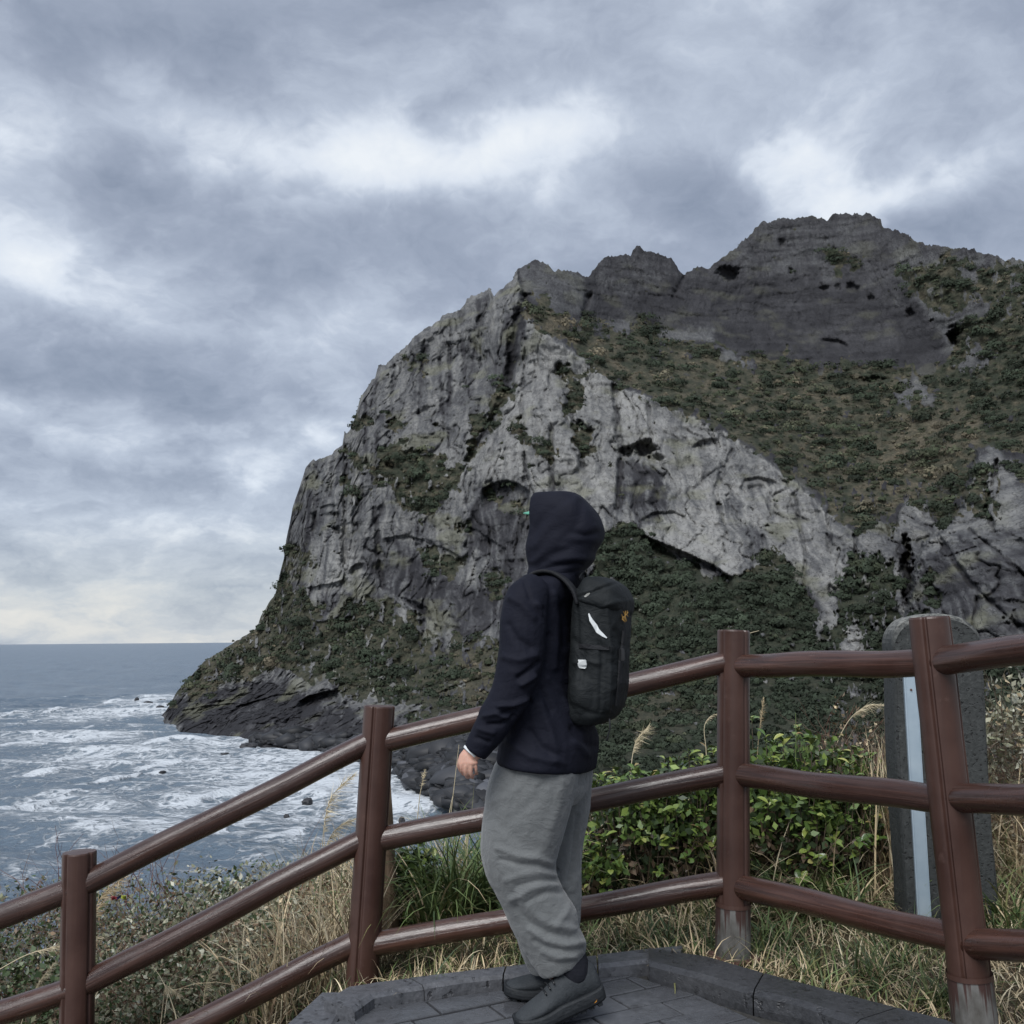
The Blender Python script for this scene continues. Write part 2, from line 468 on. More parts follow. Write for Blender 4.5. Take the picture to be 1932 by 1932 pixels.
tone = tone * (1 - mB) + 0.11 * mB
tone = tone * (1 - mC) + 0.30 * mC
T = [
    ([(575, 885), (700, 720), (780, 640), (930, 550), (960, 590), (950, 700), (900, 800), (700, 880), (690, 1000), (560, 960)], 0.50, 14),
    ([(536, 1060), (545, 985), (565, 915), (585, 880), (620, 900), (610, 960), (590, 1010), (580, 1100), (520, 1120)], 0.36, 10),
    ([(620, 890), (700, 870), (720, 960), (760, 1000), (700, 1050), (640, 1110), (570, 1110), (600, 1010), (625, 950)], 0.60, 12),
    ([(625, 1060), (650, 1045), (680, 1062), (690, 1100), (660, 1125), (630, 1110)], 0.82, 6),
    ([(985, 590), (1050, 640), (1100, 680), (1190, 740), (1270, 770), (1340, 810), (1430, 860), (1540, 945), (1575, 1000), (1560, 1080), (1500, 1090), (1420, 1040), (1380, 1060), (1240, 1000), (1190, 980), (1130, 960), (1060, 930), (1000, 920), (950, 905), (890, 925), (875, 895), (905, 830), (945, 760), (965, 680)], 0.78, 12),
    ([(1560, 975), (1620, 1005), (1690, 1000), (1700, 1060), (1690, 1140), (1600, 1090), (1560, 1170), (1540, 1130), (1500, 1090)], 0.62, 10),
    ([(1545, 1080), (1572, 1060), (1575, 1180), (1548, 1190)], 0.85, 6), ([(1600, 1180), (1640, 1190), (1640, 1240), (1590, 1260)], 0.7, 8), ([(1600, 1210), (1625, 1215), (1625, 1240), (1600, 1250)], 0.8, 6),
    ([(950, 590), (985, 560), (990, 610), (978, 680), (962, 745), (940, 730), (950, 660)], 0.26, 9),  # shadowed gully between two cliffs: its shade is painted as dark tone
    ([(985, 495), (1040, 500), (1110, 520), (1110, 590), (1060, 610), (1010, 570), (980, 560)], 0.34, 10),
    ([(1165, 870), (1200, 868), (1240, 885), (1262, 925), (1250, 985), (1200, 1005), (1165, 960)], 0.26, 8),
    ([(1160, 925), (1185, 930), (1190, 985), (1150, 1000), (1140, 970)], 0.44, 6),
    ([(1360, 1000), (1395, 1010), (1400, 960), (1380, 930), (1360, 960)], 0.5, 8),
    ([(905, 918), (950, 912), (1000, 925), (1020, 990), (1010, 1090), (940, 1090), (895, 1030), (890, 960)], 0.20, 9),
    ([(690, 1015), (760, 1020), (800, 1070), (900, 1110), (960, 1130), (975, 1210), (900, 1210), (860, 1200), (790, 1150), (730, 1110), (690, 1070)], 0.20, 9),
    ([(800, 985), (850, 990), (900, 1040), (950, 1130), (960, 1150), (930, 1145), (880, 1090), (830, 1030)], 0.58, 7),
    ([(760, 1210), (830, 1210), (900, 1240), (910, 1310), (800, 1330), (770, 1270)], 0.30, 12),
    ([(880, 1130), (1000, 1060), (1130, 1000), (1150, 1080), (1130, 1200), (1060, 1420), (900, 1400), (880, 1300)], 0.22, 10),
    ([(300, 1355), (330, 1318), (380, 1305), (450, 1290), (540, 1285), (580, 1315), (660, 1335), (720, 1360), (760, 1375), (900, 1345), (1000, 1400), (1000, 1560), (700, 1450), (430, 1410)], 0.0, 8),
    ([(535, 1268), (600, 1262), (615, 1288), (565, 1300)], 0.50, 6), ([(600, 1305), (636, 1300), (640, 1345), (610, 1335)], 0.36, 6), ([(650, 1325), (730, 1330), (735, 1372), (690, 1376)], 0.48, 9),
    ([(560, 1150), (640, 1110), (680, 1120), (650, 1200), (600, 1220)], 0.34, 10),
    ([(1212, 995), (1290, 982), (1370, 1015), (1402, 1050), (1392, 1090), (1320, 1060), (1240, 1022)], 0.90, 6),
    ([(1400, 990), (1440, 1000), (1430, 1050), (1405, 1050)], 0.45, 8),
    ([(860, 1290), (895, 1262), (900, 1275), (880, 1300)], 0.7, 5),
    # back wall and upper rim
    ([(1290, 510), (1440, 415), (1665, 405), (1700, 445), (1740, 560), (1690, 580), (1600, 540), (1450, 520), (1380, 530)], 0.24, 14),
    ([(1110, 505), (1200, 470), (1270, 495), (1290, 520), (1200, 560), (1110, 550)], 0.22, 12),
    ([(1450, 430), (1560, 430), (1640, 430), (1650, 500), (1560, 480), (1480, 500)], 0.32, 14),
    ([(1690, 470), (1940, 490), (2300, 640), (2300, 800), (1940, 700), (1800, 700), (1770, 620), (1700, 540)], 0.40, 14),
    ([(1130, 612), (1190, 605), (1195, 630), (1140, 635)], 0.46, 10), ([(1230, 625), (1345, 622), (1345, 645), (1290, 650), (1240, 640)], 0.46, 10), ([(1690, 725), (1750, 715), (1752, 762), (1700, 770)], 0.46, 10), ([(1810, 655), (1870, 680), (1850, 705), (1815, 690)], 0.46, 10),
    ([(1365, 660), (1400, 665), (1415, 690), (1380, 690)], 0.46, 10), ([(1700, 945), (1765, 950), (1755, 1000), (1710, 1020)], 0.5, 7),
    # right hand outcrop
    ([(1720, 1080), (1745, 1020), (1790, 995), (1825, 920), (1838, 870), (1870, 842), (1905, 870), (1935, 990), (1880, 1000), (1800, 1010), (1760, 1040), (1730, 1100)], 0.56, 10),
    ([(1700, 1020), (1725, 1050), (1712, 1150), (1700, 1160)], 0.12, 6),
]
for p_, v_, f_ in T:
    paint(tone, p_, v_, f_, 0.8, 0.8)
crest = np.array(POLY_B[2:25])
tone = np.maximum(tone, 0.84 * sstep(18, 4, line_d(PX, PY, crest) + np.abs(wn) * 0.6) * (1 - mB))
VEG = [
    ([(312, 1330), (330, 1300), (386, 1240), (459, 1195), (492, 1150), (520, 1105), (545, 1105), (575, 1110), (612, 1165), (640, 1150), (690, 1122), (730, 1130), (800, 1185), (850, 1255), (900, 1300), (890, 1340), (820, 1345), (720, 1325), (660, 1315), (615, 1290), (560, 1265), (520, 1265), (450, 1280), (400, 1300), (345, 1318)], 1),
    ([(520, 1110), (528, 1070), (545, 1030), (556, 1035), (545, 1090)], 1),
    ([(705, 885), (718, 850), (760, 842), (800, 848), (850, 870), (872, 865), (885, 820), (905, 775), (935, 730), (968, 712), (962, 760), (940, 790), (915, 815), (890, 860), (872, 900), (840, 950), (812, 978), (765, 962), (740, 920), (712, 908)], 1),
    ([(795, 1032), (840, 1038), (872, 1068), (852, 1086), (800, 1068)], 1), ([(905, 1092), (945, 1084), (966, 1095), (962, 1116), (925, 1120), (905, 1110)], 1), ([(830, 980), (885, 990), (880, 1002), (835, 996)], 1),
    ([(925, 925), (985, 940), (1000, 965), (960, 960)], 1), ([(1000, 1130), (1070, 1090), (1120, 1100), (1090, 1230), (1040, 1330), (985, 1340), (960, 1260), (985, 1180)], 1), ([(1010, 1010), (1060, 990), (1100, 1010), (1050, 1060), (1010, 1050)], 1), ([(960, 790), (985, 800), (985, 850), (970, 840)], 1), ([(1060, 690), (1085, 700), (1092, 780), (1075, 790), (1062, 740)], 1), ([(1085, 800), (1110, 800), (1125, 850), (1100, 870), (1085, 840)], 1),
    ([(1000, 830), (1035, 838), (1050, 860), (1010, 855)], 1), ([(660, 770), (676, 760), (690, 800), (672, 830)], 1), ([(655, 850), (680, 850), (700, 880), (670, 880)], 1), ([(735, 790), (760, 795), (755, 810), (735, 805)], 1),
    ([(765, 680), (790, 670), (800, 690), (775, 695)], 1), ([(640, 900), (655, 900), (685, 945), (670, 955)], 1), ([(565, 1050), (585, 1040), (580, 1080), (560, 1090)], 1),
    ([(840, 1205), (900, 1200), (965, 1215), (985, 1300), (970, 1345), (880, 1345), (850, 1300), (835, 1250)], 1), ([(760, 1340), (850, 1330), (900, 1360), (800, 1375)], 1),
    ([(985, 570), (1030, 560), (1070, 600), (1075, 640), (1040, 640), (1000, 600)], 1),
    ([(1125, 1010), (1160, 985), (1200, 992), (1250, 1030), (1330, 1082), (1385, 1096), (1415, 1065), (1440, 1045), (1480, 1050), (1505, 1110), (1545, 1140), (1560, 1190), (1580, 1100), (1600, 1060), (1640, 1040), (1690, 1070), (1700, 1140), (1680, 1200), (1720, 1300), (1760, 1760), (1060, 1760), (1010, 1560), (960, 1400), (1080, 1200), (1120, 1100)], 1),
    ([(1075, 620), (1100, 600), (1150, 605), (1200, 600), (1290, 622), (1345, 640), (1420, 668), (1480, 670), (1530, 690), (1600, 688), (1650, 684), (1720, 700), (1760, 695), (1775, 650), (1795, 615), (1850, 598), (1940, 580), (2300, 700), (2300, 900), (1940, 870), (1880, 838), (1845, 850), (1830, 900), (1812, 960), (1780, 990), (1740, 960), (1700, 955), (1685, 990), (1640, 985), (1615, 1000), (1580, 970), (1545, 940), (1500, 900), (1440, 855), (1400, 830), (1340, 800), (1270, 765), (1180, 728), (1120, 690), (1070, 655)], 1),
    ([(1555, 475), (1600, 470), (1620, 500), (1580, 520)], 0.8), ([(1700, 500), (1800, 490), (1850, 540), (1790, 600), (1720, 560)], 0.8), ([(1800, 480), (1940, 510), (2200, 640), (2200, 680), (1900, 600), (1850, 560)], 0.7),
    ([(1832, 885), (1850, 880), (1885, 930), (1880, 970), (1835, 965), (1815, 970)], 1), ([(1740, 1075), (1765, 1060), (1775, 1150), (1740, 1160)], 1), ([(1720, 1160), (1790, 1190), (2000, 1300), (2400, 1300), (2400, 1760), (1700, 1760)], 1), ([(1905, 880), (1940, 870), (2200, 900), (1960, 930)], 0.9),
]
for p_, v_ in VEG:
    paint(veg, p_, v_, 7, 1.5, 0.5)
# rock outcrops stand clear of the scrub, scrub thins with patches
for p_ in ([(1130, 612), (1190, 605), (1195, 630), (1140, 635)], [(1230, 625), (1345, 622), (1345, 645), (1290, 650), (1240, 640)], [(1690, 725), (1750, 715), (1752, 762), (1700, 770)], [(1810, 655), (1870, 680), (1850, 705), (1815, 690)], [(1365, 660), (1400, 665), (1415, 690), (1380, 690)],
           [(1545, 1080), (1572, 1060), (1575, 1180), (1548, 1190)], [(1600, 1190), (1640, 1190), (1640, 1240), (1590, 1250)], [(1760, 600), (1790, 605), (1795, 690), (1770, 690)]):
    paint(veg, p_, 0.0, 6, 2.0, 0.9)
thin = fbm(PX / 26, PY / 14, 0 * PX + 1.9, 4)
thin2 = fbm(PX / 11, PY / 30, 0 * PX + 41.9, 4, 0.6)
lowcl = ((PX < 1000) | (PX > 1540)) * (PY > 900)
veg = np.clip(veg - 0.8 * sstep(0.50, 0.85, thin) - 0.95 * sstep(0.22 + 0.16 * (1 - lowcl), 0.6, thin2) * (0.35 + 0.65 * lowcl), 0, 1)
small = sstep(0.78, 1.0, fbm(PX / 20, PY / 16, 0 * PX + 21.4, 4)) * (1 - mC * 0.5) * sstep(0, 0.3, tone)
veg = np.maximum(veg, small * 0.9 * (1 - sstep(1290, 1310, PY) * (PX < 1000)))
for p_, v_ in (([(1100, 970), (1250, 1010), (1390, 1080), (1500, 1060), (1720, 1030), (1900, 1200), (2400, 1300), (2400, 1760), (1000, 1760), (1060, 1200)], 0.0), ([(1090, 640), (1250, 650), (1330, 700), (1200, 720)], 0.55), ([(1230, 650), (1480, 700), (1700, 780), (1800, 780), (1800, 900), (1700, 930), (1560, 930), (1400, 800), (1250, 730)], 0.38), ([(1700, 780), (1860, 770), (1840, 850), (1700, 960), (1600, 960), (1640, 860)], 0.62),
               ([(1760, 690), (1940, 640), (2200, 700), (2200, 860), (1900, 800), (1800, 760)], 0.12), ([(1150, 620), (1240, 640), (1250, 690), (1180, 700)], 0.15), ([(985, 570), (1075, 600), (1075, 650), (1000, 620)], 0.75),
               ([(330, 1330), (400, 1240), (490, 1180), (560, 1250), (420, 1300)], 0.5), ([(860, 1220), (960, 1240), (985, 1350), (850, 1350)], 0.55), ([(1180, 1250), (1350, 1230), (1380, 1330), (1200, 1400)], 0.34)):
    paint(dry, p_, v_, 16, 1.4)
dry = np.clip(dry + 0.75 * fbm(PX / 24, PY / 13, 0 * PX + 31.0, 3) * (1 - 0.6 * (PY > 1000)), 0, 1)

# ---- relief in metres
u_, w_ = ray(PX, PY)
X0, Z0 = u_ * Y, CAM_Z + w_ * Y
sx1 = X0 + fbm(X0 / 9, Y / 9, Z0 / 14, 2) * 2.0
stain = fbm(sx1 / 2.0, Y / 30, Z0 / 34, 4, 0.6)
stain2 = fbm(sx1 / 9, Y / 40, Z0 / 45, 3, 0.55)
bedn = fbm(X0 / 40, Y / 60, (Z0 - 0.35 * X0 * mC) / 2.0, 3, 0.6)
blot = fbm(X0 / 12, Y / 12, Z0 / 12, 5, 0.62)
tone = tone + (0.22 + 0.10 * (PY > 900) - 0.20 * mB) * stain + 0.14 * (1 - 0.6 * mB) * stain2 + (0.05 + 0.03 * mB + 0.12 * mC) * bedn + (0.20 - 0.10 * mB) * blot
# chalky drips on the dark lower faces
drip = sstep(0.42, 0.75, fbm(sx1 / 1.1, Y / 30, Z0 / 9, 3, 0.6)) * sstep(0.0, 0.5, blot + 0.25) * sstep(0.4, 0.2, tone) * (PY > 900) * (PY < 1280) * (1 - mC)
tone = tone + 0.42 * drip
rock = 1 - veg
wx = X0 + fbm(X0 / 14, Y / 14, Z0 / 20, 3) * 5
rel = 7.0 * fbm(X0 / 42, Y / 60, Z0 / 70, 3) * (1 - 0.5 * mB)
flute = ridged(wx / 11, Y / 16, Z0 / 70, 3)
rel = rel - rock * (1.5 - 1.1 * mB) * flute
fiss = np.clip(1 - np.abs(fbm(wx / 8, Y / 24, Z0 / 55, 2)) * 1.9, 0, 1) ** 8
fiss2 = np.clip(1 - np.abs(fbm(wx / 3.6 + 9, Y / 12, Z0 / 26, 2)) * 1.9, 0, 1) ** 7
rel = rel + rock * (1 - 0.7 * mB) * (2.4 * fiss + 0.8 * fiss2)
tone = tone - rock * (1 - 0.7 * mB) * (0.26 * fiss + 0.10 * fiss2)  # occlusion shade of the fissures painted into the tone
ledz = (Z0 + 5.0 * fbm(X0 / 26, Y / 26, Z0 / 30, 3) + 0.30 * X0 * mC - 0.12 * X0 * (1 - mB) * (1 - mC)) / 7.0
saw = ledz - np.floor(ledz)
lm = sstep(-0.15, 0.35, fbm(X0 / 22, Y / 22, Z0 / 12, 2))
rel = rel + rock * lm * (0.55 + 0.0 * mB + 0.3 * mC) * (saw - 0.5)
tone = tone - 0.04 * rock * lm * sstep(0.86, 0.97, saw) * (saw < 0.995)  # thin line of shade under each ledge, painted into the tone
sea_rocks = sstep(1350, 1400, PY) * (PX < 1000)
strata = ridged(X0 / 60, Y / 60, Z0 / 5.0 + 0.25 * X0 / 9 * mC + 0.6 * fbm(X0 / 20, Y / 20, Z0 / 9, 2), 2)
rel = rel - rock * (0.7 + 0.4 * mC + 0.5 * (PY > 1280)) * strata * (1 - sea_rocks)
rel = rel - rock * 0.8 * np.round(fbm(X0 / 7.5, Y / 7.5, Z0 / 10.0, 2) * 3.0) / 3.0
rel = rel - rock * 0.35 * ridged(X0 / 5.5, Y / 5.5, Z0 / 7.0, 3)
rel = rel - rock * 0.22 * fbm(X0 / 1.6, Y / 1.6, Z0 / 2.2, 2)
rel = rel - veg * 2.2 * fbm(X0 / 6, Y / 6, Z0 / 6, 3)
rel = rel * (1 - 0.75 * sea_rocks)
low_c = sstep(1270, 1300, PY) * (PX < 1000) * (1 - sea_rocks)
rel = rel - low_c * 2.2 * np.round(fbm(X0 / 9, Y / 9, (Z0 + 0.25 * X0) / 2.4, 2) * 2.5) / 2.5
Y = Y + rel * sstep(0.0, 0.02, vv)[:, None] * (1 - 0.5 * mB) + (0.5 * rel * mB)


cvn = 0.32 * fbm(PX / 7, PY / 7, 0 * PX + 12, 3)


def cave(x, y, rx, ry, depth):
    global Y
    d = np.sqrt(((PX - x + wn * 0.45) / rx) ** 2 + ((PY - y + wn * 0.35) / ry) ** 2) + cvn
    d = d - 0.25 * (PY < y) * np.abs(PX - x) / rx
    Y = Y + depth * 0.8 * sstep(1.3, 0.45, d)


for c_ in [(1372, 518, 15, 13, 10), (1474, 457, 5, 8, 4), (1556, 546, 7, 7, 4), (1578, 541, 5, 6, 3), (1612, 546, 8, 7, 5), (1642, 562, 6, 6, 4), (1716, 590, 7, 9, 5), (1800, 632, 11, 20, 14), (1216, 850, 19, 15, 16), (1180, 853, 10, 9, 11), (1236, 866, 12, 9, 9), (1100, 803, 8, 7, 8), (1104, 815, 18, 10, 5),
           (1640, 716, 26, 6, 8), (632, 998, 6, 6, 7), (634, 972, 6, 6, 6), (618, 975, 10, 5, 4), (680, 944, 5, 4, 4), (735, 878, 6, 5, 5), (790, 868, 5, 5, 5), (1800, 640, 8, 14, 6), (1712, 1080, 9, 60, 20), (1640, 735, 30, 16, 3), (595, 985, 6, 16, 2)]:
    cave(*c_)


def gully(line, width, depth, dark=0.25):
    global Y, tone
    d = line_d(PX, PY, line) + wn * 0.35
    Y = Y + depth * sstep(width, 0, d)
    tone = tone - dark * sstep(width * 0.9, 0, d)  # shade inside the recess is painted in by darkening the tone


for g_ in [([(990, 560), (968, 640), (960, 735), (930, 790), (885, 865)], 14, 7), ([(992, 640), (985, 760), (992, 905)], 6, 3), ([(1052, 690), (1083, 800), (1100, 880)], 9, 4), ([(1158, 728), (1172, 850), (1165, 960)], 8, 4), ([(1222, 760), (1228, 835)], 6, 3), ([(850, 600), (848, 765)], 6, 2.5), ([(800, 640), (790, 780)], 6, 2.5),
           ([(902, 570), (908, 690)], 6, 2.5), ([(745, 690), (735, 800)], 6, 2.5), ([(690, 760), (692, 870)], 7, 3), ([(655, 870), (650, 1060)], 9, 4, 0.15), ([(705, 960), (722, 1110)], 7, 3), ([(1562, 970), (1568, 1065)], 6, 4), ([(1612, 1010), (1622, 1125)], 5, 4), ([(1418, 1035), (1425, 1110)], 6, 3), ([(1500, 935), (1520, 1050), (1515, 1120)], 6, 3), ([(1380, 850), (1350, 930), (1372, 1010)], 6, 2.5, 0.12),
           ([(1040, 800), (1042, 930)], 6, 3), ([(830, 680), (838, 820)], 5, 2), ([(870, 590), (878, 720)], 5, 2), ([(1110, 560), (1100, 600)], 8, 4), ([(1290, 520), (1270, 560)], 6, 2), ([(600, 905), (590, 1010)], 6, 2), ([(1440, 1010), (1452, 1100)], 5, 2.5), ([(760, 1130), (800, 1150), (830, 1190)], 6, 3), ([(1880, 870), (1860, 960), (1880, 1010)], 6, 4), ([(1770, 1010), (1830, 1100), (1920, 1180)], 6, 2.5), ([(1830, 1000), (1940, 1090)], 6, 2.5), ([(1740, 1060), (1790, 1180)], 6, 2)]:
    gully(*g_)


def overhang(line, drop, depth):
    """rock below the line is set back: a lip with shade under it"""
    global Y
    L = np.array(line, float)
    yl = np.interp(PX, L[:, 0], L[:, 1])
    inx = (PX > L[0, 0]) & (PX < L[-1, 0])
    edge = np.minimum(sstep(L[0, 0], L[0, 0] + 12, PX), sstep(L[-1, 0], L[-1, 0] - 12, PX))
    d = PY - yl + wn * 0.12
    Y = Y + inx * edge * depth * sstep(-1.5, 1.5, d) * (1 - sstep(drop * 0.25, drop, d))


overhang([(905, 925), (930, 912), (955, 906), (980, 912), (1003, 930)], 70, 7)
overhang([(1205, 1000), (1225, 1016), (1260, 1030), (1300, 1046), (1345, 1068), (1385, 1092)], 45, 9)
overhang([(1300, 852), (1315, 836), (1340, 828), (1358, 826)], 30, 3)
overhang([(1392, 925), (1405, 905), (1430, 900), (1470, 912)], 40, 3)
overhang([(1205, 985), (1230, 968), (1270, 965), (1300, 975)], 30, 3)
overhang([(655, 1078), (670, 1066), (690, 1062)], 20, 4)
overhang([(560, 1324), (585, 1312), (620, 1304), (645, 1302)], 42, 9)
overhang([(440, 1336), (480, 1322), (520, 1312), (560, 1306)], 30, 4)
overhang([(340, 1340), (400, 1330), (450, 1328)], 24, 3)
overhang([(720, 1015), (770, 1010), (830, 1030), (890, 1062)], 30, 2.5)
overhang([(810, 1312), (850, 1296), (890, 1282), (915, 1275)], 26, 4)
overhang([(860, 985), (900, 1000), (960, 1040)], 30, 2)
overhang([(1545, 640), (1580, 640), (1605, 655)], 14, 3)
overhang([(575, 1110), (620, 1102), (660, 1090)], 24, 3)
overhang([(600, 960), (625, 950), (640, 955)], 18, 3)
Y = np.maximum(Y, 110)
u_, w_ = ray(PX, PY)
V = np.stack([u_ * Y, Y, CAM_Z + w_ * Y], -1)
# keep the lowest row under water
V[-1, :, 2] = np.minimum(V[-1, :, 2], -2.0)
# the far side of the rim: falls away behind the skyline to the sea
back = [V[0].copy()]
for k in range(1, NB + 1):
    t = k / NB
    q = V[0].copy()
    nn = fbm(q[:, 0] / 25, q[:, 2] / 25, np.full(NC, k * 0.7), 3)
    q[:, 1] += 150 * t ** 1.1 + nn * 4 * min(1, t * 6)
    q[:, 2] = q[:, 2] * (1 - t ** 1.5) - 4 * t - 1.2 * min(1, t * 8) + nn * 3 * min(1, t * 4)
    q[:, 0] += t * (np.maximum(0, 560 - cx) * 0.12)
    back.append(q)
allV = np.concatenate([np.stack(back[:0:-1]), V], 0)
nr = allV.shape[0]
def ext(a, fill):
    return np.concatenate([np.full((NB, NC), fill, np.float32), a.astype(np.float32)], 0)
idx = np.arange(nr * NC).reshape(nr, NC)
F = np.stack([idx[:-1, :-1], idx[1:, :-1], idx[1:, 1:], idx[:-1, 1:]], -1).reshape(-1, 4)
toneE, vegE, dryE = ext(tone, 0.4), ext(veg, 0.7), ext(dry, 0.5)

m_head, nt = material('headland_rock')
geo = nt.t.nodes.new('ShaderNodeNewGeometry')
pos = geo.outputs['Position']
a_t, a_v, a_d = nt.attr('tone'), nt.attr('veg'), nt.attr('dry')
streak2 = nt.noise(nt.mapping(pos, (1.1, 1.1, 0.07)), 1.0, 5.0, 0.66)
fine = nt.noise(pos, 0.7, 5.0, 0.72)
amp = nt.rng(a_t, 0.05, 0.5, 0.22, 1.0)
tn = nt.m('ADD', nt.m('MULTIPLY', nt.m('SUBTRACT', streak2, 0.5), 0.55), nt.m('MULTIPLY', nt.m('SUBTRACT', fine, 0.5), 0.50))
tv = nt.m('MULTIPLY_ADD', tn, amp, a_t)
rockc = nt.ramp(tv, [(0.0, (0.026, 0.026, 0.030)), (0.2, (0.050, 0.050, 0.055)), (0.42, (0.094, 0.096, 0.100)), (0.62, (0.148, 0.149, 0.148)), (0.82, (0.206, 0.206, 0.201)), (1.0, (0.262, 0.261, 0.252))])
rockc = nt.mix(nt.attr('ochre'), rockc, (0.17, 0.172, 0.12))
crack = nt.n('ShaderNodeTexVoronoi', {'Vector': nt.vm('ADD', nt.mapping(pos, (0.22, 0.22, 0.12)), nt.vm('SCALE', nt.n('ShaderNodeTexNoise', {'Vector': pos, 'Scale': 0.35, 'Detail': 2.0}, out=1), 1.8)), 'Scale': 1.0}, feature='DISTANCE_TO_EDGE')
rockc = nt.mix(nt.rng(crack, 0.0, 0.035, 0.55, 0.0), rockc, (0.03, 0.03, 0.033))
soil = nt.ramp(fine, [(0.3, (0.050, 0.046, 0.034)), (0.5, (0.098, 0.086, 0.062)), (0.7, (0.155, 0.134, 0.094))])
turf = nt.ramp(fine, [(0.3, (0.018, 0.023, 0.016)), (0.55, (0.034, 0.040, 0.027)), (0.75, (0.065, 0.066, 0.044))])
cover = nt.mix(a_d, turf, soil)
vm_ = nt.rng(nt.m('ADD', a_v, nt.m('MULTIPLY', nt.m('SUBTRACT', fine, 0.5), 0.6)), 0.42, 0.58)
col = nt.mix(vm_, rockc, cover)
h = nt.m('ADD', nt.m('MULTIPLY', fine, 1.4), nt.m('MULTIPLY', streak2, 1.2))
h = nt.m('ADD', h, nt.m('MULTIPLY', nt.m('MINIMUM', crack, 0.06), 8.0))
finish(nt, col, 0.93, nt.bump(h, 0.65, 0.8), spec=0.25)
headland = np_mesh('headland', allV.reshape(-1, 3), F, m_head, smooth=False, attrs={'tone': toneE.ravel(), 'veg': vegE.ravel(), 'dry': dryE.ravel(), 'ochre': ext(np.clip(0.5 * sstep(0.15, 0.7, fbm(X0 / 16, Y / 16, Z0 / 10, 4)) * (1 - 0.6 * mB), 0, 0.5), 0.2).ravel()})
tag(headland, 'tall grey volcanic crater headland dropping to the sea', kind='structure')

# ---- scrub and low trees on the headland: leaf-sized faces in uneven clumps
def clump_field(name, centres, radii, cols, per, mat, label, seed=1, squash=0.75, leaf=0.34):
    g = np.random.default_rng(seed)
    n = len(centres)
    d = g.normal(size=(n, per, 3)); d /= np.linalg.norm(d, axis=-1, keepdims=True)
    d[..., 2] = np.abs(d[..., 2]) * 0.9 - 0.12
    rr = g.uniform(0.45, 1.05, (n, per, 1)) ** 0.6
    lob = 1 + 0.35 * g.normal(size=(n, 1, 3)) * np.array([1, 1, 0.5])
    p = centres[:, None] + d * rr * radii[:, None, None] * np.array([1, 1, squash]) * lob
    t1 = g.normal(size=(n, per, 3)); t1 -= (t1 * d).sum(-1, keepdims=True) * d * 0.92
    t1 /= np.linalg.norm(t1, axis=-1, keepdims=True)
    t2 = np.cross(d, t1) + 0.22 * g.normal(size=(n, per, 3))
    s = (leaf * g.uniform(0.6, 1.5, (n, per, 1)) * radii[:, None, None] ** 0.5)
    tri = np.stack([p + t1 * s, p - t1 * s * 0.5 + t2 * s * 0.8, p - t1 * s * 0.6 - t2 * s * 0.8], 2)
    c = np.repeat((cols[:, None, :] * g.uniform(0.8, 1.2, (n, per, 1)))[:, :, None, :], 3, 2)
    nt_ = n * per
    o = np_mesh(name, tri.reshape(-1, 3), np.arange(nt_ * 3).reshape(-1, 3), mat, attrs={'col': c.reshape(-1, 3)})
    return tag(o, label, kind='stuff')


m_scrub, nt = material('scrub_leaves')
finish(nt, nt.attr('col', 0), 0.8, spec=0.25)
vm = np.where((veg > 0.5), 1.0, 0.0)
area_w = vm * (yb - ys)[None] / NR * np.gradient(cx)[None]
area_w[:2] *= 3.0
pr = (area_w / area_w.sum()).ravel()
pal = np.array([[0.028, 0.038, 0.024], [0.043, 0.053, 0.031], [0.064, 0.070, 0.043], [0.100, 0.092, 0.062], [0.150, 0.130, 0.090]])


def scrub(NSH, r0, r1, shift, per, leaf, seed, name, label, cluster):
    w = area_w * (0.02 + sstep(0.0, 0.4, cluster))
    pr = (w / w.sum()).ravel()
    pick = RNG.choice(pr.size, NSH, p=pr)
    ctr = V.reshape(-1, 3)[pick] + RNG.normal(size=(NSH, 3)) * 0.4
    dv = np.clip(dry.ravel()[pick] + shift + RNG.normal(size=NSH) * 0.2, 0, 1)
    rad = (r0 + (r1 - r0) * RNG.random(NSH) ** 2) * (ctr[:, 1] / 330)
    ci = np.clip((dv * 4.6).astype(int), 0, 4)
    cols = pal[ci] * RNG.uniform(0.75, 1.3, (NSH, 1)) * (1 + 0.4 * fbm(ctr[:, 0] / 13, ctr[:, 1] / 13, ctr[:, 2] / 13, 2))[:, None]
    clump_field(name, ctr, rad, cols, per, m_scrub, label, seed=seed, leaf=leaf)


trees_at = 1.25 * fbm(PX / 46, PY / 26, 0 * PX + 55, 4) + 0.1 + 0.55 * ((PY > 980) & (PX > 1080))
scrub(3900, 1.4, 5.0, -0.28, 130, 0.27, 5, 'headland_trees', 'dark evergreen bushes massed on the headland ledges', trees_at)
scrub(6000, 0.6, 1.7, 0.02, 64, 0.25, 6, 'headland_scrub', 'olive scrub and dry grass on the headland slopes', 0.7 - trees_at)
# fringe of grass and bushes along the crest
fr = np.nonzero((cx > 640) & (cx < 1960) & (RNG.random(NC) < 0.33))[0]
ctrf = V[1, fr] + np.array([0, 1.0, 0.15])
dvf = RNG.random(len(fr))
clump_field('rim_grass', ctrf, RNG.uniform(0.3, 0.85, len(fr)), pal[np.where(dvf < 0.5, 2, 3)] * 0.9, 22, m_scrub, 'thin grass fringe along the rim of the headland', seed=9, leaf=0.3)

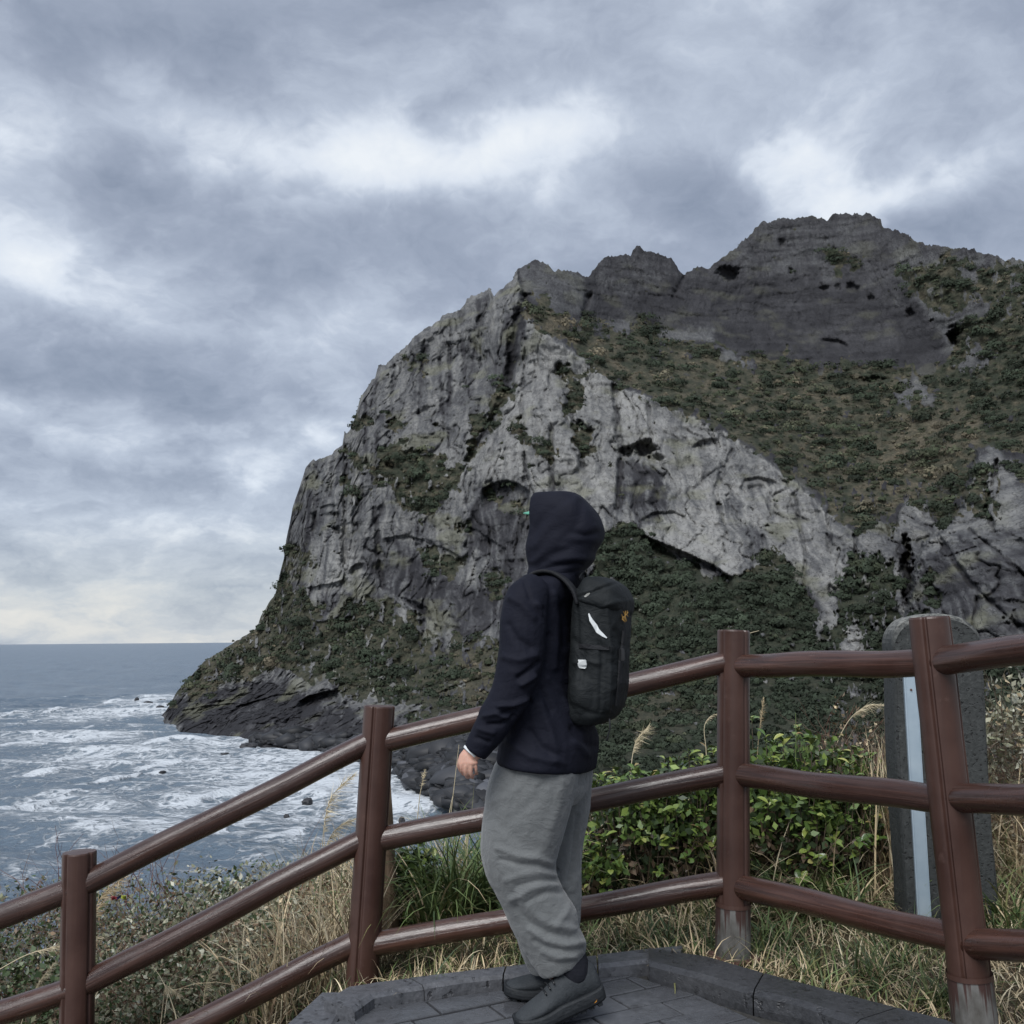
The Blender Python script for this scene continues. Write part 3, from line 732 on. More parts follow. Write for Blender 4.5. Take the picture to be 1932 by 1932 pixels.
# ---- boulder beach under the cliff: too many stones to count
m_beach, nt = material('beach_boulders')
finish(nt, nt.attr('col', 0), 0.6, spec=0.4)
BP = [(470, 1396), (600, 1412), (690, 1432), (745, 1440), (770, 1470), (835, 1510), (930, 1535), (1010, 1545), (1000, 1430), (900, 1385), (760, 1385), (640, 1392), (540, 1384)]
g = np.random.default_rng(77)
sdv = poly_sd(PX, PY, BP)
cand = np.nonzero(((sdv < 2) & (np.arange(NR)[:, None] < NR - 3)).ravel())[0]
pk_ = g.choice(cand, 1900)
bc = V.reshape(-1, 3)[pk_]
bx = np.zeros(len(pk_))
ico = bmesh.new(); bmesh.ops.create_icosphere(ico, subdivisions=1, radius=1.0)
iv = np.array([v.co[:] for v in ico.verts]); jf = np.array([[v.index for v in f.verts] for f in ico.faces]); ico.free()
sz = g.uniform(0.5, 1.9, (len(bx), 1, 1)) * np.where(g.random((len(bx), 1, 1)) < 0.12, 1.8, 1.0) * g.uniform(0.6, 1.4, (len(bx), 1, 3)) * np.array([1.25, 1.2, 0.62])
VV = iv[None] * (1 + 0.28 * g.normal(size=(len(bx), len(iv), 1))) * sz + (bc + np.array([0, -0.3, 0.2]))[:, None]
FF = jf[None] + (np.arange(len(bx)) * len(iv))[:, None, None]
cc = np.repeat((np.array([0.022, 0.023, 0.026]) * g.uniform(0.5, 1.7, (len(bx), 1)) * np.where(g.random((len(bx), 1)) < 0.07, 2.6, 1.0))[:, None], len(iv), 1)
tag(np_mesh('beach_boulders', VV.reshape(-1, 3), FF.reshape(-1, 3), m_beach, attrs={'col': cc.reshape(-1, 3)}), 'black boulder beach below the headland cliff', kind='stuff')
# ================================================================== the sea
def sea_at(px, py):
    p = at_z(px, py, 0.0)
    return p.x, p.y


dist = np.concatenate([np.linspace(90, 620, 450, endpoint=False), np.geomspace(620, 90000, 110)])
ang = np.concatenate([np.linspace(R(-44), R(-33), 30, endpoint=False), np.linspace(R(-33), R(3), 330, endpoint=False), np.linspace(R(3), R(34), 50)])
D_, A_ = np.meshgrid(dist, ang, indexing='ij')
SX, SY = D_ * np.sin(A_), D_ * np.cos(A_)
fade = sstep(5000, 300, D_)
swell = np.zeros_like(SX)
for (wl, amp, th, ph) in ((34, 0.36, 16, 0.3), (27, 0.26, 6, 1.9), (21, 0.2, 27, 4.0), (12, 0.12, -8, 2.2), (8.5, 0.09, 33, 0.7)):
    k = 2 * math.pi / wl
    wphase = k * (SX * math.sin(R(th)) + SY * math.cos(R(th))) + ph + 1.6 * fbm(SX / 70, SY / 70, 0 * SX + wl, 2)
    swell += amp * (np.sin(wphase) + 0.25 * np.sin(2 * wphase + 0.6)) * (0.6 + 0.9 * np.clip(fbm(SX / 50, SY / 50, 0 * SX + wl * 2, 2) + 0.4, 0, 1.3))
SZ = 1.6 * swell + 0.2 * fbm(SX / 4.0, SY / 2.6, 0 * SX, 3)
SZ *= fade
# where the surf is: foam lies thick in the bay in front of the cliff
foam = np.zeros_like(SX)
for (px_, py_, rx, ry, a) in ((520, 1440, 220, 45, 0.55), (300, 1420, 240, 40, 0.42), (130, 1390, 200, 18, 0.42), (640, 1480, 150, 50, 0.65), (220, 1345, 140, 14, 0.62), (280, 1320, 80, 10, 0.6), (740, 1510, 110, 40, 0.75), (90, 1520, 150, 24, 0.42), (330, 1560, 200, 26, 0.36), (40, 1350, 120, 10, 0.32), (500, 1510, 260, 50, 0.45), (640, 1590, 200, 40, 0.22), (420, 1405, 120, 12, 0.5)):
    x0, y0 = sea_at(px_, py_)
    yt, yb_ = sea_at(px_, py_ - ry)[1], sea_at(px_, py_ + ry)[1]
    sy = (yt - yb_) / 2; sx = rx / FPX * y0
    foam = np.maximum(foam, a * np.exp(-(((SX - x0) / sx) ** 2 + ((SY - y0) / sy) ** 2) ** 1.3))
foam += 0.16 * sstep(900, 350, D_)
# single breakers: a raised crest with a white front
brk = np.zeros_like(SX)
for line, hgt, tail in (([(-40, 1534), (60, 1520), (120, 1506), (182, 1489)], 1.7, 12), ([(195, 1592), (250, 1562), (300, 1530)], 1.5, 11), ([(-30, 1356), (60, 1346), (150, 1337)], 1.4, 11), ([(140, 1482), (230, 1470), (330, 1452)], 1.0, 7), ([(20, 1466), (110, 1456), (190, 1450)], 0.9, 7), ([(300, 1530), (420, 1502), (520, 1486)], 1.0, 8), ([(60, 1590), (150, 1570), (200, 1560)], 0.9, 6), ([(260, 1402), (340, 1396), (420, 1398)], 0.8, 7), ([(330, 1600), (420, 1572), (500, 1545)], 0.9, 6), ([(330, 1492), (400, 1466), (470, 1440)], 0.9, 9), ([(90, 1440), (190, 1428), (235, 1417)], 0.9, 9), ([(430, 1508), (500, 1480), (520, 1464)], 1.0, 8),
                        ([(190, 1326), (280, 1320), (320, 1318)], 0.9, 9), ([(240, 1456), (320, 1446), (370, 1440)], 0.7, 7), ([(470, 1595), (560, 1570), (620, 1545)], 0.7, 6), ([(0, 1408), (90, 1400), (180, 1392)], 0.7, 7), ([(620, 1455), (690, 1440), (725, 1446)], 0.6, 6), ([(0, 1300), (60, 1297)], 0.7, 5), ([(210, 1290), (250, 1286)], 0.7, 5), ([(60, 1272), (100, 1270)], 0.6, 5)):
    pts = [sea_at(*q) for q in line]
    d = line_d(SX, SY, pts)
    P = np.array(pts)
    yl = np.interp(SX, P[:, 0], P[:, 1])
    side = SY - yl
    inx = sstep(P[0, 0] - 3, P[0, 0] + 6, SX) * sstep(P[-1, 0] + 2, P[-1, 0] - 9, SX)
    fade_t = 0.65 + 0.5 * fbm(SX / 9, SY / 9, 0 * SX + 4, 2)
    SZ += hgt * inx * np.exp(-(np.maximum(side, 0) / 4.5) ** 2 - (np.minimum(side, 0) / 1.7) ** 2)
    brk = np.maximum(brk, inx * np.clip(fade_t, 0.25, 1) * np.exp(-(np.maximum(side, 0) / tail) ** 2 - (np.minimum(side + 0.6, 0) / 1.6) ** 2))
foam = np.clip(foam + 0.30 * np.clip(swell - 0.2, 0, 1) * sstep(3000, 300, D_), 0, 1)
idx = np.arange(SX.size).reshape(SX.shape)
F = np.stack([idx[:-1, :-1], idx[:-1, 1:], idx[1:, 1:], idx[1:, :-1]], -1).reshape(-1, 4)
m_sea, nt = material('sea_water')
geo = nt.t.nodes.new('ShaderNodeNewGeometry'); pos = geo.outputs['Position']
fo, bk = nt.attr('foam'), nt.attr('breaker')
wq = nt.vm('ADD', nt.mapping(pos, (1.0, 1.0, 0.0)), nt.vm('SCALE', nt.noise(pos, 0.12, 3.0, 0.55, out=1), 9.0))
lace = nt.n('ShaderNodeTexVoronoi', {'Vector': nt.mapping(wq, (0.20, 0.34, 0.0)), 'Scale': 1.0}, feature='DISTANCE_TO_EDGE')
lace2 = nt.n('ShaderNodeTexVoronoi', {'Vector': nt.mapping(wq, (0.6, 0.95, 0.0)), 'Scale': 1.0}, feature='DISTANCE_TO_EDGE')
big = nt.noise(nt.mapping(pos, (0.025, 0.06, 0.0)), 1.0, 5.0, 0.6, dist=0.5)
mid = nt.noise(nt.mapping(pos, (0.13, 0.34, 0.0)), 1.0, 6.0, 0.65, dist=0.6)
fin = nt.noise(nt.mapping(pos, (0.8, 1.5, 0.0)), 1.0, 5.0, 0.7)
f1 = nt.m('ADD', fo, nt.m('MULTIPLY', nt.m('SUBTRACT', big, 0.5), 0.9))
f1 = nt.m('ADD', f1, nt.m('MULTIPLY', nt.m('SUBTRACT', mid, 0.5), 1.3))
f1 = nt.m('SUBTRACT', f1, nt.m('MULTIPLY', nt.m('MINIMUM', lace, 0.4), 1.25))
f1 = nt.m('SUBTRACT', f1, nt.m('MULTIPLY', nt.m('MINIMUM', lace2, 0.4), 1.0))
f1 = nt.m('ADD', f1, nt.m('MULTIPLY', nt.m('SUBTRACT', fin, 0.5), 0.9))
f1 = nt.m('ADD', f1, nt.m('MULTIPLY', bk, 1.3))
caps = nt.rng(nt.noise(nt.mapping(pos, (0.05, 0.075, 0.0)), 1.0, 3.0, 0.6), 0.665, 0.70)
ff = nt.rng(f1, 0.03, 0.45)
ff = nt.m('MAXIMUM', ff, nt.m('MULTIPLY', caps, 0.75), clamp=True)
deep = nt.mix(nt.rng(nt.noise(nt.mapping(pos, (0.012, 0.03, 0.0)), 1.0, 6.0, 0.7), 0.35, 0.65), (0.056, 0.094, 0.138), (0.108, 0.154, 0.204))
milky = nt.mix(nt.rng(fo, 0.1, 0.6, 0.0, 0.55), deep, (0.18, 0.23, 0.275))
colr = nt.mix(nt.m('MULTIPLY', ff, 0.92), milky, (0.60, 0.64, 0.68))
hh = nt.m('ADD', nt.noise(nt.mapping(pos, (0.5, 1.1, 0.3)), 1.0, 6.0, 0.62), nt.m('MULTIPLY', ff, 0.5))
cd = nt.n('ShaderNodeCameraData', out=2)
finish(nt, colr, nt.rng(ff, 0.0, 1.0, 0.30, 0.85), nt.bump(hh, 0.9, 1.1), spec=0.5)
sea = np_mesh('sea', np.stack([SX, SY, SZ], -1).reshape(-1, 3), F, m_sea, smooth=True, attrs={'foam': foam.ravel(), 'breaker': brk.ravel()})
tag(sea, 'grey blue sea with white surf', kind='structure')

# ---- black rocks standing in the surf
m_rock, nt = material('wet_black_rock')
geo = nt.t.nodes.new('ShaderNodeNewGeometry'); pos = geo.outputs['Position']
finish(nt, nt.ramp(nt.noise(pos, 0.9, 6.0, 0.65), [(0.3, (0.014, 0.015, 0.018)), (0.7, (0.05, 0.05, 0.054))]), 0.55, nt.bump(nt.noise(pos, 2.2, 6.0, 0.7), 0.8, 0.3))


def boulder_mesh(name, sx, sy, sz, seed, sub=3):
    bm = bmesh.new()
    bmesh.ops.create_icosphere(bm, subdivisions=sub, radius=1.0)
    co = np.array([v.co[:] for v in bm.verts])
    s = seed * 3.7
    d = 1 + 0.35 * fbm(co[:, 0] * 1.1 + s, co[:, 1] * 1.1, co[:, 2] * 1.1, 3) - 0.22 * np.abs(perlin(co[:, 0] * 2.2 + s, co[:, 1] * 2.2, co[:, 2] * 2.2))
    co = co * d[:, None]
    co = np.sign(co) * np.abs(co) ** 0.85
    for v, c in zip(bm.verts, co):
        v.co = (c[0] * sx, c[1] * sy, c[2] * sz)
    return bm


for (px_, py_, w, h, lab) in ((470, 1409, 26, 8, 'long flat black rock in foam below the headland ledge'), (307, 1456, 9, 3, 'lone small black rock awash in open surf'), (258, 1324, 7, 9, 'pointed black rock farthest off the headland tip'), (280, 1327, 14, 5, 'low black rock off the headland tip'), (302, 1335, 12, 5, 'black rock touching the headland tip'), (306, 1322, 9, 4, 'small black rock behind the headland tip'), (345, 1377, 8, 7, 'black boulder at the foot of the headland nose'),
                              (580, 1514, 15, 9, 'slanted black rock in surf beside the fence rail'), (541, 1541, 9, 6, 'small pointed black rock in near surf'), (445, 1389, 18, 9, 'black boulder joined to the headland ledge'), (758, 1548, 10, 8, 'rounded black rock by the beach boulders'), (272, 1340, 6, 3, 'tiny black rock in foam off the headland'), (425, 1422, 12, 3, 'thin black rock awash in foam streaks'), (740, 1438, 20, 9, 'dark boulder at the edge of the boulder beach'),
                              (800, 1470, 24, 10, 'broad dark boulder on the boulder beach'), (840, 1488, 26, 10, 'flat topped dark boulder low on the boulder beach'), (850, 1420, 16, 9, 'grey boulder under the headland scrub'), (780, 1425, 18, 8, 'dark boulder below the lower cliff'), (320, 1364, 8, 3, 'small black rock at the waterline of the headland tip')):
    p = at_z(px_, py_ + 1, 0.0)
    k = p.y / FPX
    o = bm_obj('sea_rock', boulder_mesh('sea_rock', w * k * 0.62, w * k * 0.8, h * k * 0.95, px_ * 0.13 + py_), m_rock)
    o.location = (p.x, p.y, h * k * 0.1)
    if px_ > 720 and py_ < 1500:
        o.location.z = 1.6
    tag(o, lab, 'rock', 'black rocks in the surf')
# ================================================================== hilltop, pavement, kerb, steps
ZP = 28.75                                     # top of the paving


def ground_z(x, y):
    x = np.asarray(x, float); y = np.asarray(y, float)
    z = ZP - 0.035 - 0.47 * np.maximum(0, -0.62 - x) * sstep(-0.62, -0.9, x)
    z = z - 0.10 * sstep(-0.2, -0.7, x)
    far = np.maximum(0, y - (5.5 + 2.3 * sstep(-0.5, -1.5, x) + 0.25 * np.sin(x * 1.7)))
    z = z - 0.18 * far - 0.62 * np.maximum(0, far - 0.8)
    z = z + 0.16 * sstep(1.3, 2.4, x) * sstep(3.4, 5.0, y) * sstep(7.5, 5.5, y)
    z = z - 0.5 * np.maximum(0, np.abs(x - 2) - 9) - 0.10 * np.maximum(0, -y - 4)
    z = z + 0.03 * fbm(x * 1.3, y * 1.3, 0 * x + 2, 3) * sstep(3.2, 4.6, y)
    return np.maximum(z, -4.0)


gx = np.concatenate([np.linspace(-70, -6, 30, endpoint=False), np.linspace(-6, 6, 180, endpoint=False), np.linspace(6, 70, 30)])
gy = np.concatenate([np.linspace(-60, -2, 20, endpoint=False), np.linspace(-2, 9, 170, endpoint=False), np.linspace(9, 60, 40)])
GX, GY = np.meshgrid(gx, gy)
GZ = ground_z(GX, GY)
# the made ground under paving and steps is cut lower
PAVE_POLY = [at_z(*q, ZP) for q in ((600, 1905), (655, 1868), (877, 1838), (1131, 1808), (1232, 1796), (1335, 1815), (1445, 1845), (1566, 1880), (1708, 1920))]
PAVE_POLY = [(-1.9, 3.3)] + [(p.x, p.y) for p in PAVE_POLY] + [(1.46, 2.6), (1.46, -3.0), (-2.3, -3.0)]
under = sstep(0.03, -0.03, poly_sd(GX, GY, PAVE_POLY))
GZ = GZ - 0.14 * under - 0.6 * under * sstep(-0.35, -0.8, GX)
idx = np.arange(GX.size).reshape(GX.shape)
F = np.stack([idx[:-1, :-1], idx[:-1, 1:], idx[1:, 1:], idx[1:, :-1]], -1).reshape(-1, 4)
m_soil, nt = material('hill_soil')
geo = nt.t.nodes.new('ShaderNodeNewGeometry'); pos = geo.outputs['Position']
finish(nt, nt.ramp(nt.noise(pos, 9.0, 7.0, 0.7), [(0.25, (0.030, 0.026, 0.018)), (0.5, (0.080, 0.064, 0.040)), (0.75, (0.17, 0.135, 0.085))]), 0.95, nt.bump(nt.noise(pos, 30.0, 5.0, 0.7), 0.9, 0.03), spec=0.2)
hill = np_mesh('hillside', np.stack([GX, GY, GZ], -1).reshape(-1, 3), F, m_soil, smooth=True)
tag(hill, 'grassy hilltop behind the fence', kind='structure')

m_pave, nt = material('wet_paving')
geo = nt.t.nodes.new('ShaderNodeNewGeometry'); pos = geo.outputs['Position']
oi = nt.n('ShaderNodeObjectInfo', out=5)
wet = nt.noise(pos, 2.3, 4.0, 0.6)
spk = nt.noise(pos, 38.0, 4.0, 0.7)
c0 = nt.ramp(spk, [(0.3, (0.055, 0.058, 0.064)), (0.55, (0.095, 0.099, 0.109)), (0.75, (0.138, 0.143, 0.155))])
c0 = nt.mix(nt.rng(oi, 0, 1, 0.0, 0.7), c0, (0.10, 0.104, 0.114))
blk = nt.noise(pos, 11.0, 5.0, 0.72)
c0 = nt.mix(nt.rng(blk, 0.56, 0.66, 0.0, 0.75), c0, (0.035, 0.035, 0.038))
c0 = nt.mix(nt.rng(wet, 0.42, 0.62, 0.65, 0.0), c0, (0.055, 0.057, 0.063))
finish(nt, c0, nt.rng(wet, 0.38, 0.65, 0.15, 0.42), nt.bump(nt.m('ADD', spk, nt.m('MULTIPLY', blk, 0.6)), 0.35, 0.004), spec=0.5)
def kerb_mat(name, k):
  m_kerb, nt = material(name)
  geo = nt.t.nodes.new('ShaderNodeNewGeometry'); pos = geo.outputs['Position']
  spk = nt.noise(pos, 55.0, 4.0, 0.7)
  pit = nt.noise(pos, 26.0, 3.0, 0.6)
  c0 = nt.ramp(spk, [(0.3, (0.045 * k, 0.047 * k, 0.052 * k)), (0.6, (0.085 * k, 0.088 * k, 0.097 * k)), (0.8, (0.13 * k, 0.133 * k, 0.142 * k))])
  c0 = nt.mix(nt.rng(pit, 0.60, 0.67, 0.0, 0.85), c0, (0.018, 0.018, 0.02))
  c0 = nt.mix(nt.rng(nt.noise(pos, 3.1, 5.0, 0.6), 0.5, 0.7, 0.0, 0.6), c0, (0.13 * k, 0.135 * k, 0.15 * k))
  finish(nt, c0, nt.rng(nt.noise(pos, 4.0, 3.0), 0.4, 0.65, 0.28, 0.60), nt.bump(nt.m('SUBTRACT', spk, nt.rng(pit, 0.58, 0.68)), 0.5, 0.006))
  return m_kerb


m_kerb = kerb_mat('grey_kerb', 1.15); m_kerb_dark = kerb_mat('black_basalt_kerb', 0.5)
m_bed, nt = material('paving_mortar')
geo = nt.t.nodes.new('ShaderNodeNewGeometry')
finish(nt, nt.ramp(nt.noise(geo.outputs['Position'], 40.0, 4.0, 0.7), [(0.3, (0.018, 0.018, 0.018)), (0.7, (0.05, 0.048, 0.044))]), 0.9)


def clip_poly(poly, clip):
    """Sutherland-Hodgman, clip convex"""
    out = poly
    for i in range(len(clip)):
        ax, ay = clip[i]; bx, by = clip[(i + 1) % len(clip)]
        inp, out = out, []
        def side(p): return (bx - ax) * (p[1] - ay) - (by - ay) * (p[0] - ax)
        for j in range(len(inp)):
            p, q = inp[j], inp[(j + 1) % len(inp)]
            sp, sq = side(p), side(q)
            if sp >= 0: out.append(p)
            if (sp >= 0) != (sq >= 0):
                t = sp / (sp - sq)
                out.append((p[0] + (q[0] - p[0]) * t, p[1] + (q[1] - p[1]) * t))
        if len(out) < 3: return []
    return out


def slab_bm(poly, z0, z1, bev=0.004):
    """prism with a small chamfer round the top"""
    bm = bmesh.new()
    P = [Vector((p[0], p[1])) for p in poly]
    Q = []
    for p in P:
        if not Q or (p - Q[-1]).length > 0.012: Q.append(p)
    if len(Q) > 2 and (Q[0] - Q[-1]).length < 0.012: Q.pop()
    if len(Q) < 3: return None
    area = sum(Q[i].x * Q[(i + 1) % len(Q)].y - Q[(i + 1) % len(Q)].x * Q[i].y for i in range(len(Q)))
    if abs(area) < 0.0016: return None
    if area < 0: Q.reverse()
    c = sum(Q, Vector((0, 0))) / len(Q)
    n = len(Q)
    lo = [bm.verts.new((q.x, q.y, z0)) for q in Q]
    mi = [bm.verts.new((q.x, q.y, z1 - bev)) for q in Q]
    hi = []
    for i in range(n):
        e1 = (Q[i] - Q[i - 1]).normalized(); e2 = (Q[(i + 1) % n] - Q[i]).normalized()
        nn = Vector((-(e1.y + e2.y), e1.x + e2.x))
        if nn.length > 1e-6: nn.normalize()
        q = Q[i] + nn * bev * 1.3
        hi.append(bm.verts.new((q.x, q.y, z1)))
    for i in range(n):
        j = (i + 1) % n
        bm.faces.new((lo[i], lo[j], mi[j], mi[i])); bm.faces.new((mi[i], mi[j], hi[j], hi[i]))
    bm.faces.new(hi); bm.faces.new(lo[::-1])
    return bm


# paving: bed plus single stones, laid in rows at a slant to the kerb
KL_OUT = [(611, 1886), (655, 1860), (713, 1851), (877, 1831), (997, 1817), (1131, 1800), (1230, 1788), (1290, 1783)]
KL_IN = [(668, 1903), (706, 1876), (760, 1866), (873, 1849), (990, 1836), (1133, 1821), (1222, 1812), (1282, 1806)]
KR_OUT = [(1222, 1786), (1335, 1803), (1445, 1835), (1566, 1867), (1708, 1903), (1793, 1924)]
KR_IN = [(1224, 1817), (1306, 1838), (1424, 1873), (1512, 1893), (1619, 1931), (1660, 1948)]
KH, KHL = 0.062, 0.042
kl_o = [at_z(*q, ZP + KHL) for q in KL_OUT]; kl_i = [at_z(*q, ZP + KHL) for q in KL_IN]
kr_o = [at_z(*q, ZP + KH) for q in KR_OUT]; kr_i = [at_z(*q, ZP + KH) for q in KR_IN]
kr_o += [Vector((1.46, 2.85, ZP + KH)), Vector((1.40, 1.5, ZP + KH)), Vector((1.40, -1.5, ZP + KH))]
kr_i += [Vector((1.30, 2.80, ZP + KH)), Vector((1.24, 1.5, ZP + KH)), Vector((1.24, -1.5, ZP + KH))]
pavement = bm_obj('pavement', slab_bm([(-0.62, 3.62)] + [(p.x, p.y) for p in kl_i[1:-1]] + [(p.x, p.y) for p in kr_i] + [(-0.75, -1.5)], ZP - 0.16, ZP - 0.012), m_bed)
tag(pavement, 'dark wet paved viewing platform inside the kerb', kind='structure')
PA = R(28.0); pu = Vector((math.cos(PA), math.sin(PA))); pv = Vector((-math.sin(PA), math.cos(PA)))
PL, PW, GAP = 0.285, 0.132, 0.010
inner = [(-0.55, 3.60)] + [(p.x, p.y) for p in kl_i[1:-1]] + [(p.x, p.y) for p in kr_i] + [(-0.70, -1.4), (-0.64, 2.0)]
# convex pieces of the platform for clipping
clipA = [(-0.66, 1.2), (1.23, 1.2), (1.30, 2.8), (kr_i[3].x, kr_i[3].y), (kr_i[1].x, kr_i[1].y), (kl_i[-2].x, kl_i[-2].y), (kl_i[1].x, kl_i[1].y), (-0.60, 3.45)]
_po = Vector((0.2, 3.0))
npav = 0
for r_ in range(-18, 14):
    for c_ in range(-9, 9):
        off = (r_ % 2) * 0.5 * PL + 0.07 * math.sin(r_ * 2.1) * PL
        a = _po + pu * (c_ * PL + off) + pv * (r_ * PW)
        q = [a + pu * GAP / 2 + pv * GAP / 2, a + pu * (PL - GAP / 2) + pv * GAP / 2, a + pu * (PL - GAP / 2) + pv * (PW - GAP / 2), a + pu * GAP / 2 + pv * (PW - GAP / 2)]
        cl = clip_poly([(p.x, p.y) for p in q], clipA)
        if len(cl) < 3: continue
        bm = slab_bm(cl, ZP - 0.05, ZP + random.uniform(-0.0022, 0.0022), 0.003)
        if bm is None: continue
        bm_obj('paver', bm, m_pave, pavement)
        npav += 1


def along(pts, step):
    """resample a polyline at even steps, returns list of (segment start index float)"""
    d = [0.0]
    for a, b in zip(pts[:-1], pts[1:]): d.append(d[-1] + (b - a).length)
    return d


def kerb_run(name, out, inn, length, label, seed, KH, m_kerb):
    root = empty(name, (out[0].x, out[0].y, ZP))
    d = along(out, length)
    total = d[-1]
    n = max(1, round(total / length))
    rnd = random.Random(seed)

    def pick(pts, t):
        s = t * total
        for k in range(len(d) - 1):
            if s <= d[k + 1] + 1e-6:
                f = (s - d[k]) / max(1e-6, d[k + 1] - d[k])
                return pts[k].lerp(pts[k + 1], min(1, f))
        return pts[-1]
    for i in range(n):
        t0, t1 = i / n + 0.003 / total, (i + 1) / n - 0.003 / total
        ts = [t0] + [x / total for x in d[1:-1] if t0 * total + 0.03 < x < t1 * total - 0.03] + [t1]
        lo_o = [pick(out, t) for t in ts]; lo_i = [pick(inn, t) for t in ts]
        dz = rnd.uniform(-0.003, 0.003)
        bm = bmesh.new()
        rows = []
        for po, pi in zip(lo_o, lo_i):
            w = (pi - po)
            prof = [(0.0, -0.14), (0.0, -0.008), (0.06, 0.0), (0.86, 0.0), (1.0, -0.012), (1.03, -0.05), (1.03, -0.14)]
            rows.append([bm.verts.new((po.x + w.x * a - root.location.x, po.y + w.y * a - root.location.y, KH + h_ + dz)) for a, h_ in prof])
        for a, b in zip(rows[:-1], rows[1:]):
            for k in range(len(a) - 1):
                bm.faces.new((a[k], a[k + 1], b[k + 1], b[k]))
        bm.faces.new(rows[0]); bm.faces.new(rows[-1][::-1])
        bm_obj('kerb_stone', bm, m_kerb, root)
    tag(root, label, kind='structure')
    return root


kerb_run('kerb', kl_o, kl_i, 0.42, 'low grey kerb along the back edge of the platform', 3, KHL, m_kerb)
kerb_run('kerb', kr_o, kr_i, 0.50, 'black basalt kerb along the right edge of the platform', 5, KH, m_kerb_dark)

# steps going down beside the fence
stair = empty('stair', (-0.8, 3.5, ZP))
tag(stair, 'dark stone steps leading down beside the fence', kind='structure')
for k in range(7):
    a0 = Vector((-0.66 - 0.27 * k, 3.74 - 0.02 * k)); a1 = Vector((-0.93 - 0.27 * k, 3.72 - 0.02 * k))
    b0 = a0 + Vector((-0.42, -1.6)); b1 = a1 + Vector((-0.42, -1.6))
    zt = ZP - 0.155 * (k + 1)
    bm = slab_bm([(b1.x - 0.02, b1.y), (b0.x + 0.05, b0.y), (a0.x + 0.05, a0.y), (a1.x - 0.02, a1.y)], zt - 0.3, zt, 0.008)
    o = bm_obj('step', bm, m_kerb, stair)
    o.matrix_parent_inverse = Matrix.Translation(-stair.location)
# top riser edge stones
bm = slab_bm([(-1.0, 2.2), (-0.66, 2.2), (-0.59, 3.60), (-0.52, 3.72), (-0.70, 3.72)], ZP - 0.3, ZP + 0.004, 0.008)
o = bm_obj('step', bm, m_kerb, stair); o.matrix_parent_inverse = Matrix.Translation(-stair.location)

# ================================================================== timber fence
m_wood, nt = material('brown_stained_timber')
tco = nt.n('ShaderNodeTexCoord', out=3)
oi = nt.n('ShaderNodeObjectInfo', out=5)
geo = nt.t.nodes.new('ShaderNodeNewGeometry'); pos = geo.outputs['Position']
grain = nt.noise(nt.mapping(tco, (60, 60, 2.2)), 1.0, 5.0, 0.65, dist=0.7)
blot = nt.noise(pos, 5.0, 5.0, 0.65)
c0 = nt.ramp(grain, [(0.28, (0.016, 0.007, 0.005)), (0.5, (0.055, 0.024, 0.017)), (0.75, (0.110, 0.052, 0.037))])
c0 = nt.mix(nt.rng(blot, 0.5, 0.75, 0.0, 0.4), c0, (0.085, 0.046, 0.037))
c0 = nt.mix(nt.rng(oi, 0.0, 1.0, 0.0, 0.45), c0, (0.026, 0.014, 0.012))
c0 = nt.mix(nt.rng(nt.noise(nt.mapping(tco, (90, 90, 6)), 1.0, 3.0, 0.7), 0.66, 0.74, 0.0, 0.6), c0, (0.17, 0.115, 0.095))
c0 = nt.mix(nt.rng(nt.noise(pos, 60.0, 3.0, 0.7), 0.71, 0.76, 0.0, 0.5), c0, (0.16, 0.12, 0.10))
finish(nt, c0, nt.rng(blot, 0.3, 0.7, 0.20, 0.40), nt.bump(grain, 0.6, 0.007), spec=0.5, Coat_Weight=0.35, Coat_Roughness=0.14)
m_post, nt = material('brown_painted_post')
geo = nt.t.nodes.new('ShaderNodeNewGeometry'); pos = geo.outputs['Position']
tco = nt.n('ShaderNodeTexCoord', out=3)
grain = nt.noise(nt.mapping(tco, (80, 80, 2.4)), 1.0, 5.0, 0.6, dist=0.5)
blot = nt.noise(pos, 4.0, 5.0, 0.65)
c0 = nt.mix(nt.rng(blot, 0.35, 0.7), (0.046, 0.022, 0.017), (0.075, 0.038, 0.029))
c0 = nt.mix(nt.rng(grain, 0.55, 0.8, 0.0, 0.35), c0, (0.03, 0.014, 0.012))
c0 = nt.mix(nt.rng(nt.noise(pos, 14.0, 6.0, 0.75), 0.60, 0.72, 0.0, 0.5), c0, (0.115, 0.07, 0.06))
finish(nt, c0, nt.rng(blot, 0.3, 0.7, 0.30, 0.5), nt.bump(grain, 0.3, 0.004), spec=0.45)
m_bare, nt = material('bare_grey_post_foot')
tco = nt.n('ShaderNodeTexCoord', out=3)
drip = nt.noise(nt.mapping(tco, (34, 34, 1.4)), 1.0, 3.0, 0.6)
sepz = nt.n('ShaderNodeSeparateXYZ', {0: tco}, out=2)
wv_ = nt.noise(nt.mapping(tco, (18, 18, 10)), 1.0, 5.0, 0.65)
c0 = nt.ramp(wv_, [(0.3, (0.055, 0.050, 0.043)), (0.55, (0.125, 0.122, 0.115)), (0.8, (0.20, 0.20, 0.195))])
run = nt.m('ADD', drip, nt.rng(sepz, 0.0, 0.24, -0.10, 0.16))
c0 = nt.mix(nt.rng(run, 0.565, 0.62), c0, (0.055, 0.028, 0.024))
finish(nt, c0, 0.6, nt.bump(wv_, 0.3, 0.004))
m_rust, nt = material('rusty_plate')
geo = nt.t.nodes.new('ShaderNodeNewGeometry')
finish(nt, nt.ramp(nt.noise(geo.outputs['Position'], 30.0, 5.0, 0.7), [(0.3, (0.05, 0.025, 0.018)), (0.7, (0.14, 0.07, 0.05))]), 0.8)
RP = 0.0655


